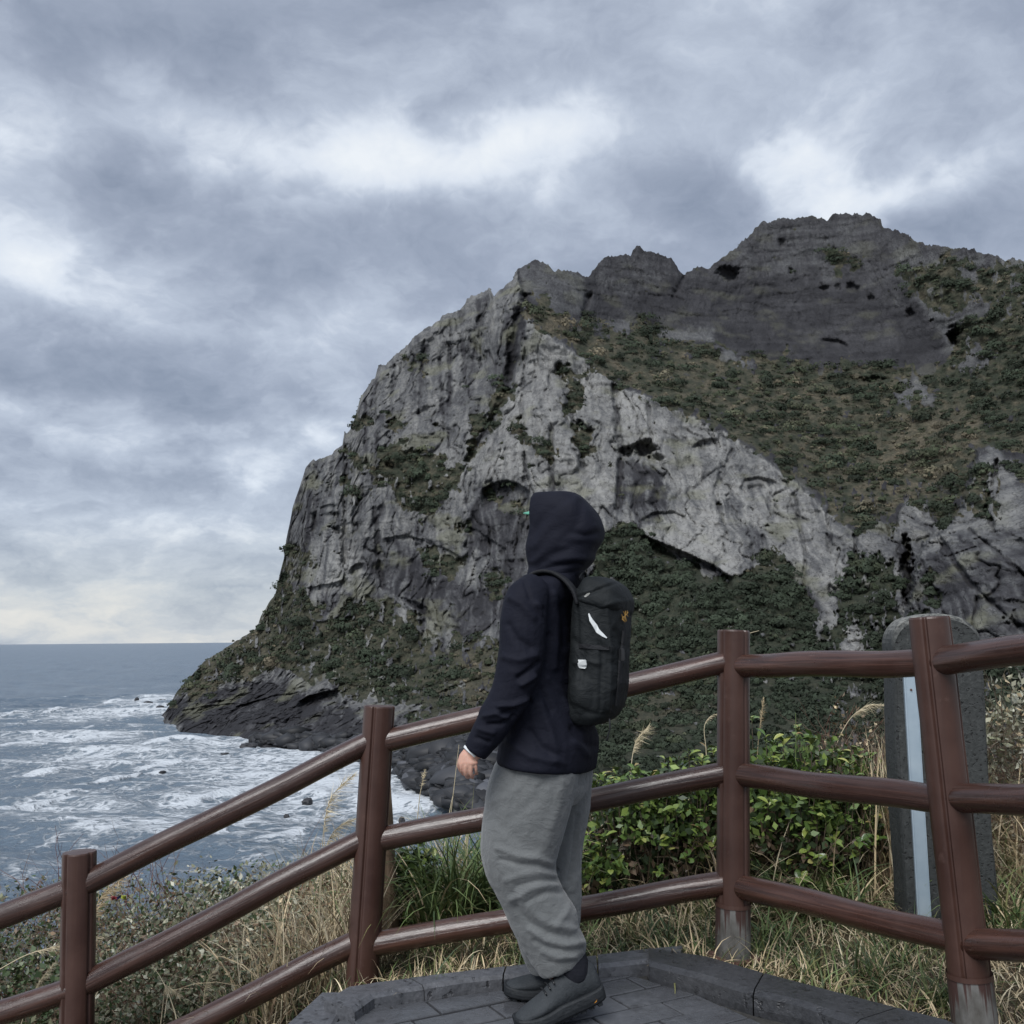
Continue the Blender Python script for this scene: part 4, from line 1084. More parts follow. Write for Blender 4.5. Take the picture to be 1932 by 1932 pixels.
def post_bm(length, groove0, r=RP, seg=72, taper=0.0):
    """round post with four routed grooves and a slightly domed sawn top; stands on its origin"""
    bm = bmesh.new()
    prof = []
    for i in range(seg):
        a = 2 * math.pi * i / seg
        rr = r
        for g in range(4):
            da = abs((a - (groove0 + g * math.pi / 2) + math.pi) % (2 * math.pi) - math.pi)
            if da < 0.075: rr = r - 0.009
            elif da < 0.15: rr = r - 0.0015
        prof.append((rr * math.cos(a), rr * math.sin(a)))
    zs = [0.0] + [length * k / 10 for k in range(1, 10)] + [length - 0.006, length]
    rings = []
    for k, z in enumerate(zs):
        s = 1.0 + 0.012 * math.sin(k * 1.7 + groove0 * 3) - taper * z / length
        if k == len(zs) - 1: s *= 0.955
        rings.append([bm.verts.new((x * s, y * s, z)) for x, y in prof])
    for a, b in zip(rings[:-1], rings[1:]):
        for i in range(seg):
            bm.faces.new((a[i], a[(i + 1) % seg], b[(i + 1) % seg], b[i]))
    c = bm.verts.new((0, 0, length + 0.003))
    for i in range(seg): bm.faces.new((rings[-1][i], rings[-1][(i + 1) % seg], c))
    bm.faces.new(rings[0][::-1])
    return bm


def rail_obj(a, b, r, parent, seed):
    L = (b - a).length
    bm = bmesh.new()
    seg, n = 28, 26
    rings = []
    g = random.Random(seed)
    ph = [g.uniform(0, 6.28) for _ in range(6)]
    for k in range(n + 1):
        t = k / n
        ox = 0.0035 * math.sin(2.2 * t * math.pi + ph[0]); oy = 0.003 * math.sin(3.1 * t * math.pi + ph[1])
        ring = []
        for i in range(seg):
            an = 2 * math.pi * i / seg
            rr = r * (1 + 0.018 * math.sin(5 * t + 2 * an + ph[2]) + 0.012 * math.sin(11 * t + 3 * an + ph[3]) + 0.010 * math.sin(23 * t + an + ph[4]))
            ring.append(bm.verts.new((ox + rr * math.cos(an), oy + rr * math.sin(an), t * L)))
        rings.append(ring)
    for p, q in zip(rings[:-1], rings[1:]):
        for i in range(seg): bm.faces.new((p[i], p[(i + 1) % seg], q[(i + 1) % seg], q[i]))
    bm.faces.new(rings[0][::-1]); bm.faces.new(rings[-1])
    o = bm_obj('rail', bm, m_wood, parent, smooth=True)
    quat = (b - a).to_track_quat('Z', 'Y')
    o.rotation_euler = quat.to_euler()
    o.location = a - parent.location
    return o


fence = empty('fence', at_z(1385, 1805, ZP))
tag(fence, 'brown stained timber post and rail fence with three round rails', 'fence')
POSTS = {   # top pixel, lower pixel on the axis, depth, foot height, groove angle
    'M': ((-430, 1840), (-440, 2200), 4.0, 26.9, -2.2), 'A': ((150, 1607), (145, 1932), 4.10, 27.65, -2.05), 'B': ((716, 1332), (683, 1850), 4.18, 28.25, -1.78),
    'C': ((1384, 1189), (1383, 1805), 4.10, ZP - 0.02, -0.98), 'D': ((1753, 1164), (1836, 1900), 3.33, ZP - 0.03, -2.25), 'E': ((2270, 1060), (2400, 2100), 2.1, ZP - 0.03, -1.0)}
axes = {}
_ends = []
for py_, pe in ((1249, 1231), (1507, 1508), (1782, 1788)):
    pD = at(1762 + (py_ - 1249) * 0.118, py_, 3.33); pQ = at(1932, pe, 3.03)
    _ends.append((pD, pD + (pQ - pD) * ((2.1 - pD.y) / (pQ.y - pD.y))))
E_X = sum(e[1].x for e in _ends) / 3
for k, (tp, bp, Yp, zf, ga) in POSTS.items():
    top = at(*tp, Yp); low = at(*bp, Yp)
    dirn = (low - top).normalized()
    foot = top + dirn * ((zf - top.z) / dirn.z)
    if k == 'E':
        foot = Vector((E_X, 2.1, ZP - 0.03)); top = Vector((E_X, 2.1, _ends[0][1].z + 0.12))
    L = (top - foot).length
    o = bm_obj('post', post_bm(L, ga), m_post, fence)
    q = (top - foot).to_track_quat('Z', 'Y')
    # keep the groove bearings: no twist about the axis
    ax = (top - foot).normalized()
    q = Vector((0, 0, 1)).rotation_difference(ax)
    o.rotation_euler = q.to_euler(); o.location = foot - fence.location
    axes[k] = (foot, top)
    if k in 'CD':
        hb = 0.215 if k == 'C' else 0.20
        bm = bmesh.new()
        bmesh.ops.create_cone(bm, cap_ends=True, segments=40, radius1=RP + 0.0045, radius2=RP + 0.0035, depth=hb)
        bmesh.ops.translate(bm, verts=bm.verts, vec=(0, 0, hb / 2))
        bm_obj('post_foot', bm, m_bare, o, smooth=False)
        bm = bmesh.new()
        bmesh.ops.create_cone(bm, cap_ends=False, segments=40, radius1=RP + 0.0065, radius2=RP + 0.0055, depth=0.016)
        bmesh.ops.translate(bm, verts=bm.verts, vec=(0, 0, hb + 0.002))
        bm_obj('paint_collar', bm, m_post, o)
        if k == 'C':
            bm = bmesh.new()
            bmesh.ops.create_cube(bm, size=1.0)
            bmesh.ops.scale(bm, verts=bm.verts, vec=(0.17, 0.17, 0.012))
            bmesh.ops.bevel(bm, geom=bm.edges[:], offset=0.003, segments=1, affect='EDGES')
            p_ = bm_obj('base_plate', bm, m_rust, o); p_.location = (0.0, 0.0, 0.016); p_.rotation_euler = (0, 0, R(33))
RAILS = [('B', 'C', (714, 1400), (1384, 1247)), ('B', 'C', (700, 1586), (1384, 1458)), ('B', 'C', (688, 1785), (1384, 1664)),
         ('C', 'D', (1384, 1256), (1762, 1250)), ('C', 'D', (1384, 1461), (1792, 1511)), ('C', 'D', (1384, 1668), (1822, 1776)),
         ('A', 'B', (150, 1672), (712, 1394)), ('A', 'B', (148, 1865), (698, 1578)), ('A', 'B', (145, 2042), (684, 1773)),
         ('M', 'A', (-430, 1900), (149, 1671)), ('M', 'A', (-434, 2055), (147, 1862)), ('M', 'A', (-438, 2210), (144, 2050))]
for i, (ka, kb, pa, pb) in enumerate(RAILS):
    a = at(*pa, POSTS[ka][2]); b = at(*pb, POSTS[kb][2])
    dv = (b - a).normalized()
    rail_obj(a - dv * 0.01, b + dv * 0.01, 0.0475, fence, i)
fD, tD = axes['D']; fE, tE = axes['E']
for i, (pD, pE) in enumerate(_ends):
    rail_obj(pD, Vector((E_X, 2.1, pE.z)), 0.0475, fence, 40 + i)

# ---- old weathered stake behind the fence
m_old, nt = material('weathered_wood')
tco = nt.n('ShaderNodeTexCoord', out=3)
grain = nt.noise(nt.mapping(tco, (26, 26, 1.5)), 1.0, 5.0, 0.7, dist=0.7)
finish(nt, nt.ramp(grain, [(0.3, (0.05, 0.032, 0.02)), (0.55, (0.14, 0.095, 0.06)), (0.8, (0.24, 0.175, 0.12))]), 0.85, nt.bump(grain, 0.6, 0.01))
s_top = at(722, 1478, 4.62); s_low = at(736, 1760, 4.62)
s_dir = (s_top - s_low).normalized()
bm = bmesh.new(); rings = []
for k in range(9):
    t = k / 8; ring = []
    for i in range(16):
        an = 2 * math.pi * i / 16
        rr = 0.046 * (1 - 0.18 * t) * (1 + 0.07 * math.sin(3 * an + 4 * t) + 0.04 * math.sin(5 * an + 9 * t))
        ring.append(bm.verts.new((rr * math.cos(an), rr * math.sin(an), t * 1.05 + (0.03 * math.sin(an) if k == 8 else 0))))
    rings.append(ring)
for p, q in zip(rings[:-1], rings[1:]):
    for i in range(16): bm.faces.new((p[i], p[(i + 1) % 16], q[(i + 1) % 16], q[i]))
bm.faces.new(rings[-1]); bm.faces.new(rings[0][::-1])
stake = bm_obj('wooden_stake', bm, m_old, smooth=True)
stake.location = s_top - s_dir * 1.05; stake.rotation_euler = Vector((0, 0, 1)).rotation_difference(s_dir).to_euler()
tag(stake, 'weathered bare wooden stake standing just behind a brown fence post', 'stake')

# ---- basalt marker stone with a pale metal strip
m_stone, nt = material('basalt_marker')
geo = nt.t.nodes.new('ShaderNodeNewGeometry'); pos = geo.outputs['Position']
spk = nt.noise(pos, 45.0, 5.0, 0.7); pit = nt.noise(pos, 60.0, 2.0, 0.5)
c0 = nt.ramp(spk, [(0.3, (0.020, 0.023, 0.023)), (0.6, (0.043, 0.047, 0.047)), (0.8, (0.085, 0.09, 0.088))])
c0 = nt.mix(nt.rng(pit, 0.64, 0.70, 0.0, 0.9), c0, (0.01, 0.01, 0.011))
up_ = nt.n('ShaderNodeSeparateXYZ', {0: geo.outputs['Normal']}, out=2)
c0 = nt.mix(nt.rng(nt.noise(nt.mapping(pos, (14, 14, 3)), 1.0, 5.0, 0.7), 0.62, 0.72, 0.0, 0.45), c0, (0.16, 0.165, 0.15))
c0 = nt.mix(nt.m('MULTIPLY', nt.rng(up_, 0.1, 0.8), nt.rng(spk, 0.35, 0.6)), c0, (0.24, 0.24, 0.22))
finish(nt, c0, 0.75, nt.bump(nt.m('SUBTRACT', spk, nt.m('MULTIPLY', nt.rng(pit, 0.6, 0.7), 1.2)), 0.7, 0.008))
m_alu, nt = material('pale_blue_metal')
geo = nt.t.nodes.new('ShaderNodeNewGeometry')
finish(nt, nt.ramp(nt.noise(geo.outputs['Position'], 7.0, 4.0, 0.6), [(0.3, (0.33, 0.42, 0.50)), (0.7, (0.44, 0.53, 0.60))]), 0.32, Metallic=0.25)
YS = 4.45
tl = at(1676, 1240, YS); tr = at(1834, 1240, YS)
mk = empty('marker_stone', ((tl.x + tr.x) / 2, YS, ZP - 0.12))
tag(mk, 'round shouldered dark basalt marker stone behind the fence with a pale metal strip', 'stone marker')
hw = (tr.x - tl.x) / 2 + 0.002
H = at(1757, 1158, YS).z - mk.location.z
prof = []
rad_ = 0.13
for k in range(9): prof.append((-hw - 0.010 * (1 - k / 8), (H - rad_) * k / 8))
for k in range(1, 9):
    a = math.pi - k / 9 * (math.pi / 2)
    prof.append((-hw + rad_ + rad_ * math.cos(a) * 1.0, H - rad_ + (rad_ - 0.012) * math.sin(a)))
prof += [(-0.03, H - 0.002), (0.03, H)]
for k in range(1, 9):
    a = math.pi / 2 - k / 9 * (math.pi / 2)
    prof.append((hw - rad_ + rad_ * math.cos(a), H - rad_ + (rad_ - 0.006) * math.sin(a)))
prof += [(hw - 0.003 * k / 8, (H - rad_) * (1 - k / 8)) for k in range(9)]
bm = bmesh.new()
layers = []
for (yy, sc_) in ((-0.10, 0.955), (-0.088, 0.99), (-0.07, 1.0), (0.07, 1.0), (0.09, 0.985)):
    layers.append([bm.verts.new((x * sc_ + 0.004 * math.sin(z * 31 + yy * 40), yy + 0.003 * math.sin(z * 23 + x * 17), z * (1 - (1 - sc_) * 0.35))) for x, z in prof])
for a, b in zip(layers[:-1], layers[1:]):
    for i in range(len(prof) - 1): bm.faces.new((a[i], a[i + 1], b[i + 1], b[i]))
bm.faces.new(layers[0][::-1]); bm.faces.new(layers[-1])
body = bm_obj('stone_slab', bm, m_stone, mk)
mk.rotation_euler = (0, 0, R(-6))
bm = bmesh.new()
for (x0, x1, y0, y1) in ((-0.1455, -0.098, -0.110, -0.096), (-0.1515, -0.1450, -0.116, -0.094), (-0.0985, -0.0945, -0.1125, -0.095)):
    v = bmesh.ops.create_cube(bm, size=1.0)['verts']
    bmesh.ops.scale(bm, verts=v, vec=(x1 - x0, y1 - y0, 1.16))
    bmesh.ops.translate(bm, verts=v, vec=((x0 + x1) / 2, (y0 + y1) / 2, 0.62))
strip = bm_obj('metal_strip', bm, m_alu, mk)
for zz in (0.075, 0.66, 1.14):
    bm = bmesh.new()
    v = bmesh.ops.create_cone(bm, cap_ends=True, segments=10, radius1=0.005, radius2=0.004, depth=0.006)['verts']
    bmesh.ops.rotate(bm, verts=v, matrix=Matrix.Rotation(R(90), 3, 'X')); bmesh.ops.translate(bm, verts=v, vec=(-0.122, -0.113, zz))
    bm_obj('screw', bm, m_rust, strip)
# ================================================================== plants near the fence
GR = np.random.default_rng(21)


def blade_arrays(base, h, az, lean, curl, width, cols, seg=5, tipcol=None):
    n = len(base)
    t = np.linspace(0, 1, seg + 1)
    ang = lean[:, None] + curl[:, None] * t[None] ** 1.4
    step = h[:, None] / seg
    dr = np.sin(ang) * step; dzz = np.cos(ang) * step
    r = np.concatenate([np.zeros((n, 1)), np.cumsum(dr[:, 1:], 1)], 1)
    z = np.concatenate([np.zeros((n, 1)), np.cumsum(dzz[:, 1:], 1)], 1)
    tw = GR.normal(size=(n, 1)) * 0.25
    a = az[:, None] + tw * t[None]
    c = np.stack([base[:, 0, None] + r * np.cos(a), base[:, 1, None] + r * np.sin(a), base[:, 2, None] + z], -1)
    fa = GR.uniform(0, 6.28, n)                      # blade face bearing mixes with bending bearing
    sd = np.stack([np.cos(az + 1.57 + 0.5 * np.sin(fa)), np.sin(az + 1.57 + 0.5 * np.sin(fa)), 0.35 * np.sin(fa * 2)], -1)
    w = width[:, None] * (np.minimum(1, 0.55 + t[None] * 2) * (1 - t[None] ** 2.2) + 0.03)
    L = c - sd[:, None] * w[..., None] * 0.5; Rr = c + sd[:, None] * w[..., None] * 0.5
    V_ = np.stack([L, Rr], 2)                        # n, seg+1, 2, 3
    i0 = (np.arange(n) * (seg + 1) * 2)[:, None] + (np.arange(seg) * 2)[None]
    F_ = np.stack([i0, i0 + 1, i0 + 3, i0 + 2], -1).reshape(-1, 4)
    tc = cols if tipcol is None else tipcol
    C_ = cols[:, None] * (1 - t[None, :, None]) + tc[:, None] * t[None, :, None]
    C_ = np.repeat(C_[:, :, None], 2, 2)
    return V_.reshape(-1, 3), F_, C_.reshape(-1, 3)


def join(parts):
    off = 0; vs, fs, cs = [], [], []
    for v, f, c in parts:
        vs.append(v); fs.append(f + off); cs.append(c); off += len(v)
    return np.concatenate(vs), np.concatenate(fs), np.concatenate(cs)


def tube_arrays(lines, r0, r1, cols, sides=4):
    """lines: list of (k,3) arrays"""
    out = []
    for ln, ra, rb, c in zip(lines, r0, r1, cols):
        k = len(ln)
        d = np.gradient(ln, axis=0); d /= np.linalg.norm(d, axis=1, keepdims=True) + 1e-9
        ref = np.array([0.31, 0.77, 0.2]); s = np.cross(d, ref); s /= np.linalg.norm(s, axis=1, keepdims=True) + 1e-9
        u = np.cross(d, s)
        rr = np.linspace(ra, rb, k)[:, None, None]
        an = np.arange(sides) * 2 * math.pi / sides
        V_ = ln[:, None] + rr * (np.cos(an)[None, :, None] * s[:, None] + np.sin(an)[None, :, None] * u[:, None])
        i0 = (np.arange(k - 1) * sides)[:, None]; jj = np.arange(sides)[None]
        F_ = np.stack([i0 + jj, i0 + (jj + 1) % sides, i0 + sides + (jj + 1) % sides, i0 + sides + jj], -1).reshape(-1, 4)
        out.append((V_.reshape(-1, 3), F_, np.repeat(np.asarray(c)[None], k * sides, 0)))
    return join(out)


m_grass, nt = material('grass_blades')
finish(nt, nt.attr('col', 0), 0.55, spec=0.35)
m_twig, nt = material('bare_twigs')
finish(nt, nt.attr('col', 0), 0.8, spec=0.2)
m_leafy, nt = material('small_leaves')
finish(nt, nt.attr('col', 0), 0.45, spec=0.45)

TAN = np.array([0.47, 0.375, 0.235]); STRAW = np.array([0.60, 0.52, 0.36]); GREEN = np.array([0.105, 0.145, 0.050]); DGREEN = np.array([0.045, 0.072, 0.028]); OLIVE = np.array([0.17, 0.17, 0.07]); RUST = np.array([0.19, 0.13, 0.08]); BROWN = np.array([0.14, 0.10, 0.065])


def pick_cols(n, pal, wts, jit=0.3):
    pal = np.array(pal); k = GR.choice(len(pal), n, p=np.array(wts) / sum(wts))
    return pal[k] * GR.uniform(1 - jit, 1 + jit, (n, 1))


def on_ground(x, y):
    return np.stack([x, y, ground_z(x, y) - 0.01], -1)


def outside_paving(x, y):
    return poly_sd(x, y, KERB_OUT) > 0.015


KERB_OUT = [(-1.2, 3.2), (-0.70, 3.70)] + [(p.x, p.y) for p in kl_o[1:]] + [(p.x, p.y) for p in kr_o] + [(-1.6, -1.5)]


def scatter(n, x0, x1, y0, y1):
    x = GR.uniform(x0, x1, n); y = GR.uniform(y0, y1, n)
    k = outside_paving(x, y)
    return x[k], y[k]


# ---- turf strip: short mixed grass, matted dead blades
parts = []
x, y = scatter(24000, -0.75, 3.2, 3.2, 5.5)
patchn = fbm(x * 2.2, y * 2.2, 0 * x + 3, 3)
n = len(x)
dryp = np.clip(0.42 + 0.25 * sstep(0.9, 1.6, x) + 0.5 * patchn, 0.05, 0.95)
isd = GR.random(n) < dryp + 0.08
cols = np.where(isd[:, None], pick_cols(n, [TAN, STRAW, RUST, OLIVE], [5, 3, 1.2, 1]), pick_cols(n, [GREEN, DGREEN, OLIVE], [4, 4, 2]))
hgt = GR.uniform(0.05, 0.15, n) * (1 + 0.5 * sstep(4.6, 5.2, y))
parts.append(blade_arrays(on_ground(x, y), hgt, GR.uniform(0, 6.28, n), GR.uniform(0.1, 1.0, n), GR.uniform(0.3, 1.7, n), GR.uniform(0.003, 0.0065, n), cols))
# tufts of longer green sedge among it
for _ in range(70):
    tx, ty = GR.uniform(-0.6, 2.9), GR.uniform(3.6, 5.2)
    if not outside_paving(np.array([tx]), np.array([ty]))[0]: continue
    k = int(GR.integers(35, 80))
    xx = tx + GR.normal(size=k) * 0.045; yy = ty + GR.normal(size=k) * 0.045
    g = GR.random() < 0.6
    cc = pick_cols(k, [GREEN, DGREEN, OLIVE, TAN], [4, 4, 2, 1] if g else [1, 1, 2, 6])
    parts.append(blade_arrays(on_ground(xx, yy), GR.uniform(0.12, 0.27, k), GR.uniform(0, 6.28, k), GR.uniform(0.1, 0.7, k), GR.uniform(0.6, 1.9, k), GR.uniform(0.004, 0.008, k), cc))
v, f, c = join(parts)
tag(np_mesh('grass', v, f, m_grass, attrs={'col': c}), 'short mixed green and straw coloured grass along the kerb', kind='stuff')

# ---- long dry grass on the edge and down the left slope
parts = []
x, y = scatter(2600, -0.5, 3.4, 4.75, 5.9); k = ~((x < 0.25) & (y < 5.2)); x, y = x[k], y[k]; n = len(x)
parts.append(blade_arrays(on_ground(x, y), GR.uniform(0.22, 0.62, n), GR.uniform(0, 6.28, n), GR.uniform(0.05, 0.7, n), GR.uniform(0.4, 2.2, n), GR.uniform(0.0035, 0.008, n), pick_cols(n, [TAN, STRAW, BROWN, OLIVE, GREEN], [5, 3, 3, 2, 1.5]), 6))
x = GR.uniform(-5.6, -0.55, 17000); y = GR.uniform(4.15, 8.0, 17000); k = outside_paving(x, y); x, y = x[k], y[k]; n = len(x)
parts.append(blade_arrays(on_ground(x, y), GR.uniform(0.15, 0.55, n), GR.uniform(0, 6.28, n), GR.uniform(0.1, 1.0, n), GR.uniform(0.3, 2.0, n), GR.uniform(0.003, 0.0075, n), pick_cols(n, [TAN, STRAW, BROWN, OLIVE, DGREEN, GREEN], [4, 2.4, 4, 2, 2, 1.5]), 6))
x = GR.uniform(-1.15, -0.62, 420); y = GR.uniform(4.25, 4.9, 420); n = len(x)
parts.append(blade_arrays(on_ground(x, y), GR.uniform(0.2, 0.6, n), GR.uniform(0, 6.28, n), GR.uniform(0.05, 0.6, n), GR.uniform(0.2, 1.4, n), GR.uniform(0.004, 0.009, n), pick_cols(n, [TAN, STRAW, RUST], [4, 3, 2]), 6))
x = GR.normal(size=260) * 0.10 + 1.90; y = GR.normal(size=260) * 0.1 + 5.0; n = 260
parts.append(blade_arrays(on_ground(x, y), GR.uniform(0.45, 0.85, n), GR.uniform(0, 6.28, n), GR.uniform(0.02, 0.28, n), GR.uniform(0.0, 0.7, n), GR.uniform(0.005, 0.012, n), pick_cols(n, [TAN * 1.15, STRAW, RUST * 1.3], [4, 4, 1]), 6))
x = GR.uniform(2.3, 3.4, 900); y = GR.uniform(4.4, 5.6, 900); n = 900
parts.append(blade_arrays(on_ground(x, y), GR.uniform(0.25, 0.75, n), GR.uniform(0, 6.28, n), GR.uniform(0.05, 0.8, n), GR.uniform(0.3, 1.6, n), GR.uniform(0.004, 0.009, n), pick_cols(n, [TAN, STRAW, RUST, BROWN], [5, 4, 2, 1]), 6))
v, f, c = join(parts)
tag(np_mesh('dry_grass', v, f, m_grass, attrs={'col': c}), 'long dead straw coloured grass on the slope behind the fence', kind='stuff')


# ---- sedge clumps with arching strap leaves
def sedge(px_, py_, Yd, n, hmax, label):
    p = at(px_, py_, Yd); z0 = float(ground_z(p.x, Yd))
    root = empty('sedge_clump', (p.x, Yd, z0))
    base = np.stack([GR.normal(size=n) * 0.05, GR.normal(size=n) * 0.05, np.full(n, -0.01)], -1)
    az_ = GR.uniform(0, 6.28, n)
    cc = pick_cols(n, [GREEN * 1.15, DGREEN * 1.7, OLIVE, TAN], [6, 4, 1.5, 0.6])
    v, f, c = blade_arrays(base, GR.uniform(0.35, 1, n) * hmax, az_, GR.uniform(0.08, 0.65, n), GR.uniform(0.7, 2.1, n), GR.uniform(0.006, 0.0115, n), cc, 8)
    o = np_mesh('strap_leaves', v, f, m_grass, root, attrs={'col': c}); o['kind'] = 'stuff'
    return tag(root, label, 'sedge', 'sedge clumps behind the fence')


sedge(880, 1735, 4.70, 260, 0.80, 'dark green sedge clump with long arching strap leaves behind the person')
sedge(830, 1745, 4.55, 220, 0.70, 'dark green sedge clump beside the weathered stake')
sedge(930, 1740, 4.85, 200, 0.74, 'dark green sedge clump hidden partly by grey trousers')
sedge(1500, 1720, 4.70, 150, 0.46, 'low green sedge clump under the bright leafy shrub')
sedge(1590, 1740, 4.60, 150, 0.46, 'low green sedge clump beside the marker stone')
sedge(1470, 1790, 4.35, 70, 0.30, 'small green sedge clump by the rusty base plate')
sedge(1905, 1750, 4.30, 90, 0.42, 'green sedge clump behind the leaning fence post')

# ---- glossy broad leaved shrubs: every leaf a part
m_leaf, nt = material('glossy_leaf')
oi = nt.n('ShaderNodeObjectInfo', out=5)
geo = nt.t.nodes.new('ShaderNodeNewGeometry')
tco = nt.n('ShaderNodeTexCoord', out=3)
sx_ = nt.n('ShaderNodeSeparateXYZ', {0: tco}, out=0)
c0 = nt.ramp(oi, [(0.0, (0.042, 0.080, 0.022)), (0.3, (0.085, 0.142, 0.034)), (0.65, (0.160, 0.222, 0.050)), (0.86, (0.25, 0.30, 0.072)), (0.95, (0.34, 0.33, 0.11)), (1.0, (0.26, 0.17, 0.08))])
c0 = nt.mix(nt.rng(nt.m('ABSOLUTE', sx_), 0.0, 0.0022, 0.5, 0.0), c0, (0.16, 0.21, 0.07))
c0 = nt.mix(nt.m('MULTIPLY', nt.n('ShaderNodeNewGeometry', out=6), 0.6), c0, (0.10, 0.145, 0.055))
finish(nt, c0, 0.24, nt.bump(nt.noise(tco, 90.0, 3.0), 0.15, 0.002), spec=0.5)


def leaf_mesh(name, L, W, fold, curl):
    st = [(0.0, 0.05), (0.12, 0.35), (0.32, 0.80), (0.55, 1.0), (0.76, 0.86), (0.92, 0.48), (1.0, 0.06)]
    vs, fs = [], []
    for t, w in st:
        z = -curl * t * t * L
        vs += [(-w * W / 2, t * L, z + fold * w * W), (0, t * L, z), (w * W / 2, t * L, z + fold * w * W)]
    for i in range(len(st) - 1):
        a = i * 3
        fs += [(a, a + 1, a + 4, a + 3), (a + 1, a + 2, a + 5, a + 4)]
    me = bpy.data.meshes.new(name)
    me.from_pydata(vs, [], fs)
    for p in me.polygons: p.use_smooth = True
    me.materials.append(m_leaf)
    return me


LEAVES = [leaf_mesh('leaf', 0.062, 0.040, 0.22, 0.22), leaf_mesh('leaf', 0.054, 0.037, 0.10, 0.45), leaf_mesh('leaf', 0.070, 0.036, 0.32, 0.10), leaf_mesh('leaf', 0.048, 0.038, -0.10, 0.30), leaf_mesh('leaf', 0.058, 0.030, 0.40, 0.55)]
m_stem, nt = material('shrub_stem')
geo = nt.t.nodes.new('ShaderNodeNewGeometry')
finish(nt, nt.ramp(nt.noise(geo.outputs['Position'], 40.0, 3.0), [(0.3, (0.05, 0.036, 0.025)), (0.7, (0.15, 0.115, 0.08))]), 0.8)


def leaf_matrix(p, dirn, upish, s):
    yv = Vector(dirn).normalized()
    zv = Vector(upish); zv = (zv - yv * zv.dot(yv))
    if zv.length < 1e-4: zv = Vector((1, 0, 0))
    zv.normalize(); xv = yv.cross(zv)
    m = Matrix((xv * s, yv * s, zv * s)).transposed().to_4x4(); m.translation = Vector(p)
    return m


def leafy_shrub(px_, py_, Yd, rx, ry, hz, tips, inner, label, scale=1.0, low=0.25):
    p = at(px_, py_, Yd); z0 = float(ground_z(p.x, Yd)) - 0.01
    root = empty('leafy_shrub', (p.x, Yd, z0))
    nleaf = 0
    stems = []
    for k in range(tips):
        a = GR.uniform(0, 6.28); e = math.acos(1 - GR.random() * (1 - math.cos(R(100)))) if GR.random() < 0.75 else GR.uniform(R(20), R(80))
        rr = GR.uniform(0.78, 1.05)
        tip = np.array([rx * math.cos(a) * math.sin(e) * rr, ry * math.sin(a) * math.sin(e) * rr, hz * (low + (1 - low) * max(-0.1, math.cos(e))) * rr])
        foot = np.array([tip[0] * 0.22, tip[1] * 0.22, 0.0])
        mid = foot * 0.4 + tip * 0.6 + np.array([0, 0, -0.06]) + GR.normal(size=3) * 0.03
        q = np.linspace(0, 1, 6)[:, None]
        stems.append((1 - q) ** 2 * foot + 2 * q * (1 - q) * mid + q ** 2 * tip)
        out = tip - np.array([0, 0, hz * 0.25]); out /= np.linalg.norm(out) + 1e-6
        out = out * 0.6 + np.array([0, 0, 0.75]); out /= np.linalg.norm(out)
        nl = int(GR.integers(4, 8))
        ph = GR.uniform(0, 6.28)
        s1 = np.cross(out, [0.3, 0.5, 0.1]); s1 /= np.linalg.norm(s1); s2 = np.cross(out, s1)
        for j in range(nl):
            if nleaf >= 298: break
            aa = ph + j * 2.4
            spread = 0.55 + 0.5 * (j / nl)
            d = out * (1 - 0.55 * spread) + (s1 * math.cos(aa) + s2 * math.sin(aa)) * spread + GR.normal(size=3) * 0.12
            pos_ = tip - out * 0.045 * (nl - 1 - j) / nl * (0 if j == nl - 1 else 1)
            o = bpy.data.objects.new('leaf', LEAVES[int(GR.integers(5))])
            COL.objects.link(o); o.parent = root
            o.matrix_local = leaf_matrix(pos_, d, out + GR.normal(size=3) * 0.2, GR.uniform(0.45, 1.0) * scale)
            nleaf += 1
    v, f, c = tube_arrays(stems, [0.0055] * tips, [0.0016] * tips, [(0.1, 0.08, 0.06)] * tips)
    np_mesh('stems', v, f, m_stem, root, smooth=True)
    # leaves and dead bits deep inside the shrub
    n = inner * 3
    d = GR.normal(size=(n, 3)); d /= np.linalg.norm(d, axis=1, keepdims=True)
    pc = d * GR.random((n, 1)) ** 0.5 * np.array([rx, ry, hz * 0.46]) * 0.95 + np.array([0, 0, hz * 0.46])
    t1 = GR.normal(size=(n, 3)); t1 /= np.linalg.norm(t1, axis=1, keepdims=True)
    t2 = np.cross(t1, GR.normal(size=(n, 3))); t2 /= np.linalg.norm(t2, axis=1, keepdims=True)
    ln = GR.uniform(0.014, 0.034, (n, 1)) * scale
    V_ = np.stack([pc - t1 * ln, pc + t2 * ln * 0.55, pc + t1 * ln, pc - t2 * ln * 0.55], 1).reshape(-1, 3)
    F_ = np.arange(n * 4).reshape(-1, 4)
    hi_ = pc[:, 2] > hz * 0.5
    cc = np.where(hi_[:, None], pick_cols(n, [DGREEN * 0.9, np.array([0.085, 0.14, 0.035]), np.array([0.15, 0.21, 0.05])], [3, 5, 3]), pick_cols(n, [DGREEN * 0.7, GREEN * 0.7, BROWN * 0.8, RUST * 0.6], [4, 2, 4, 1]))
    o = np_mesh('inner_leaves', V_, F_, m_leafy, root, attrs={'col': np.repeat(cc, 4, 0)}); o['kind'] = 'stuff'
    return tag(root, label, 'shrub', 'glossy leafed shrubs behind the fence')


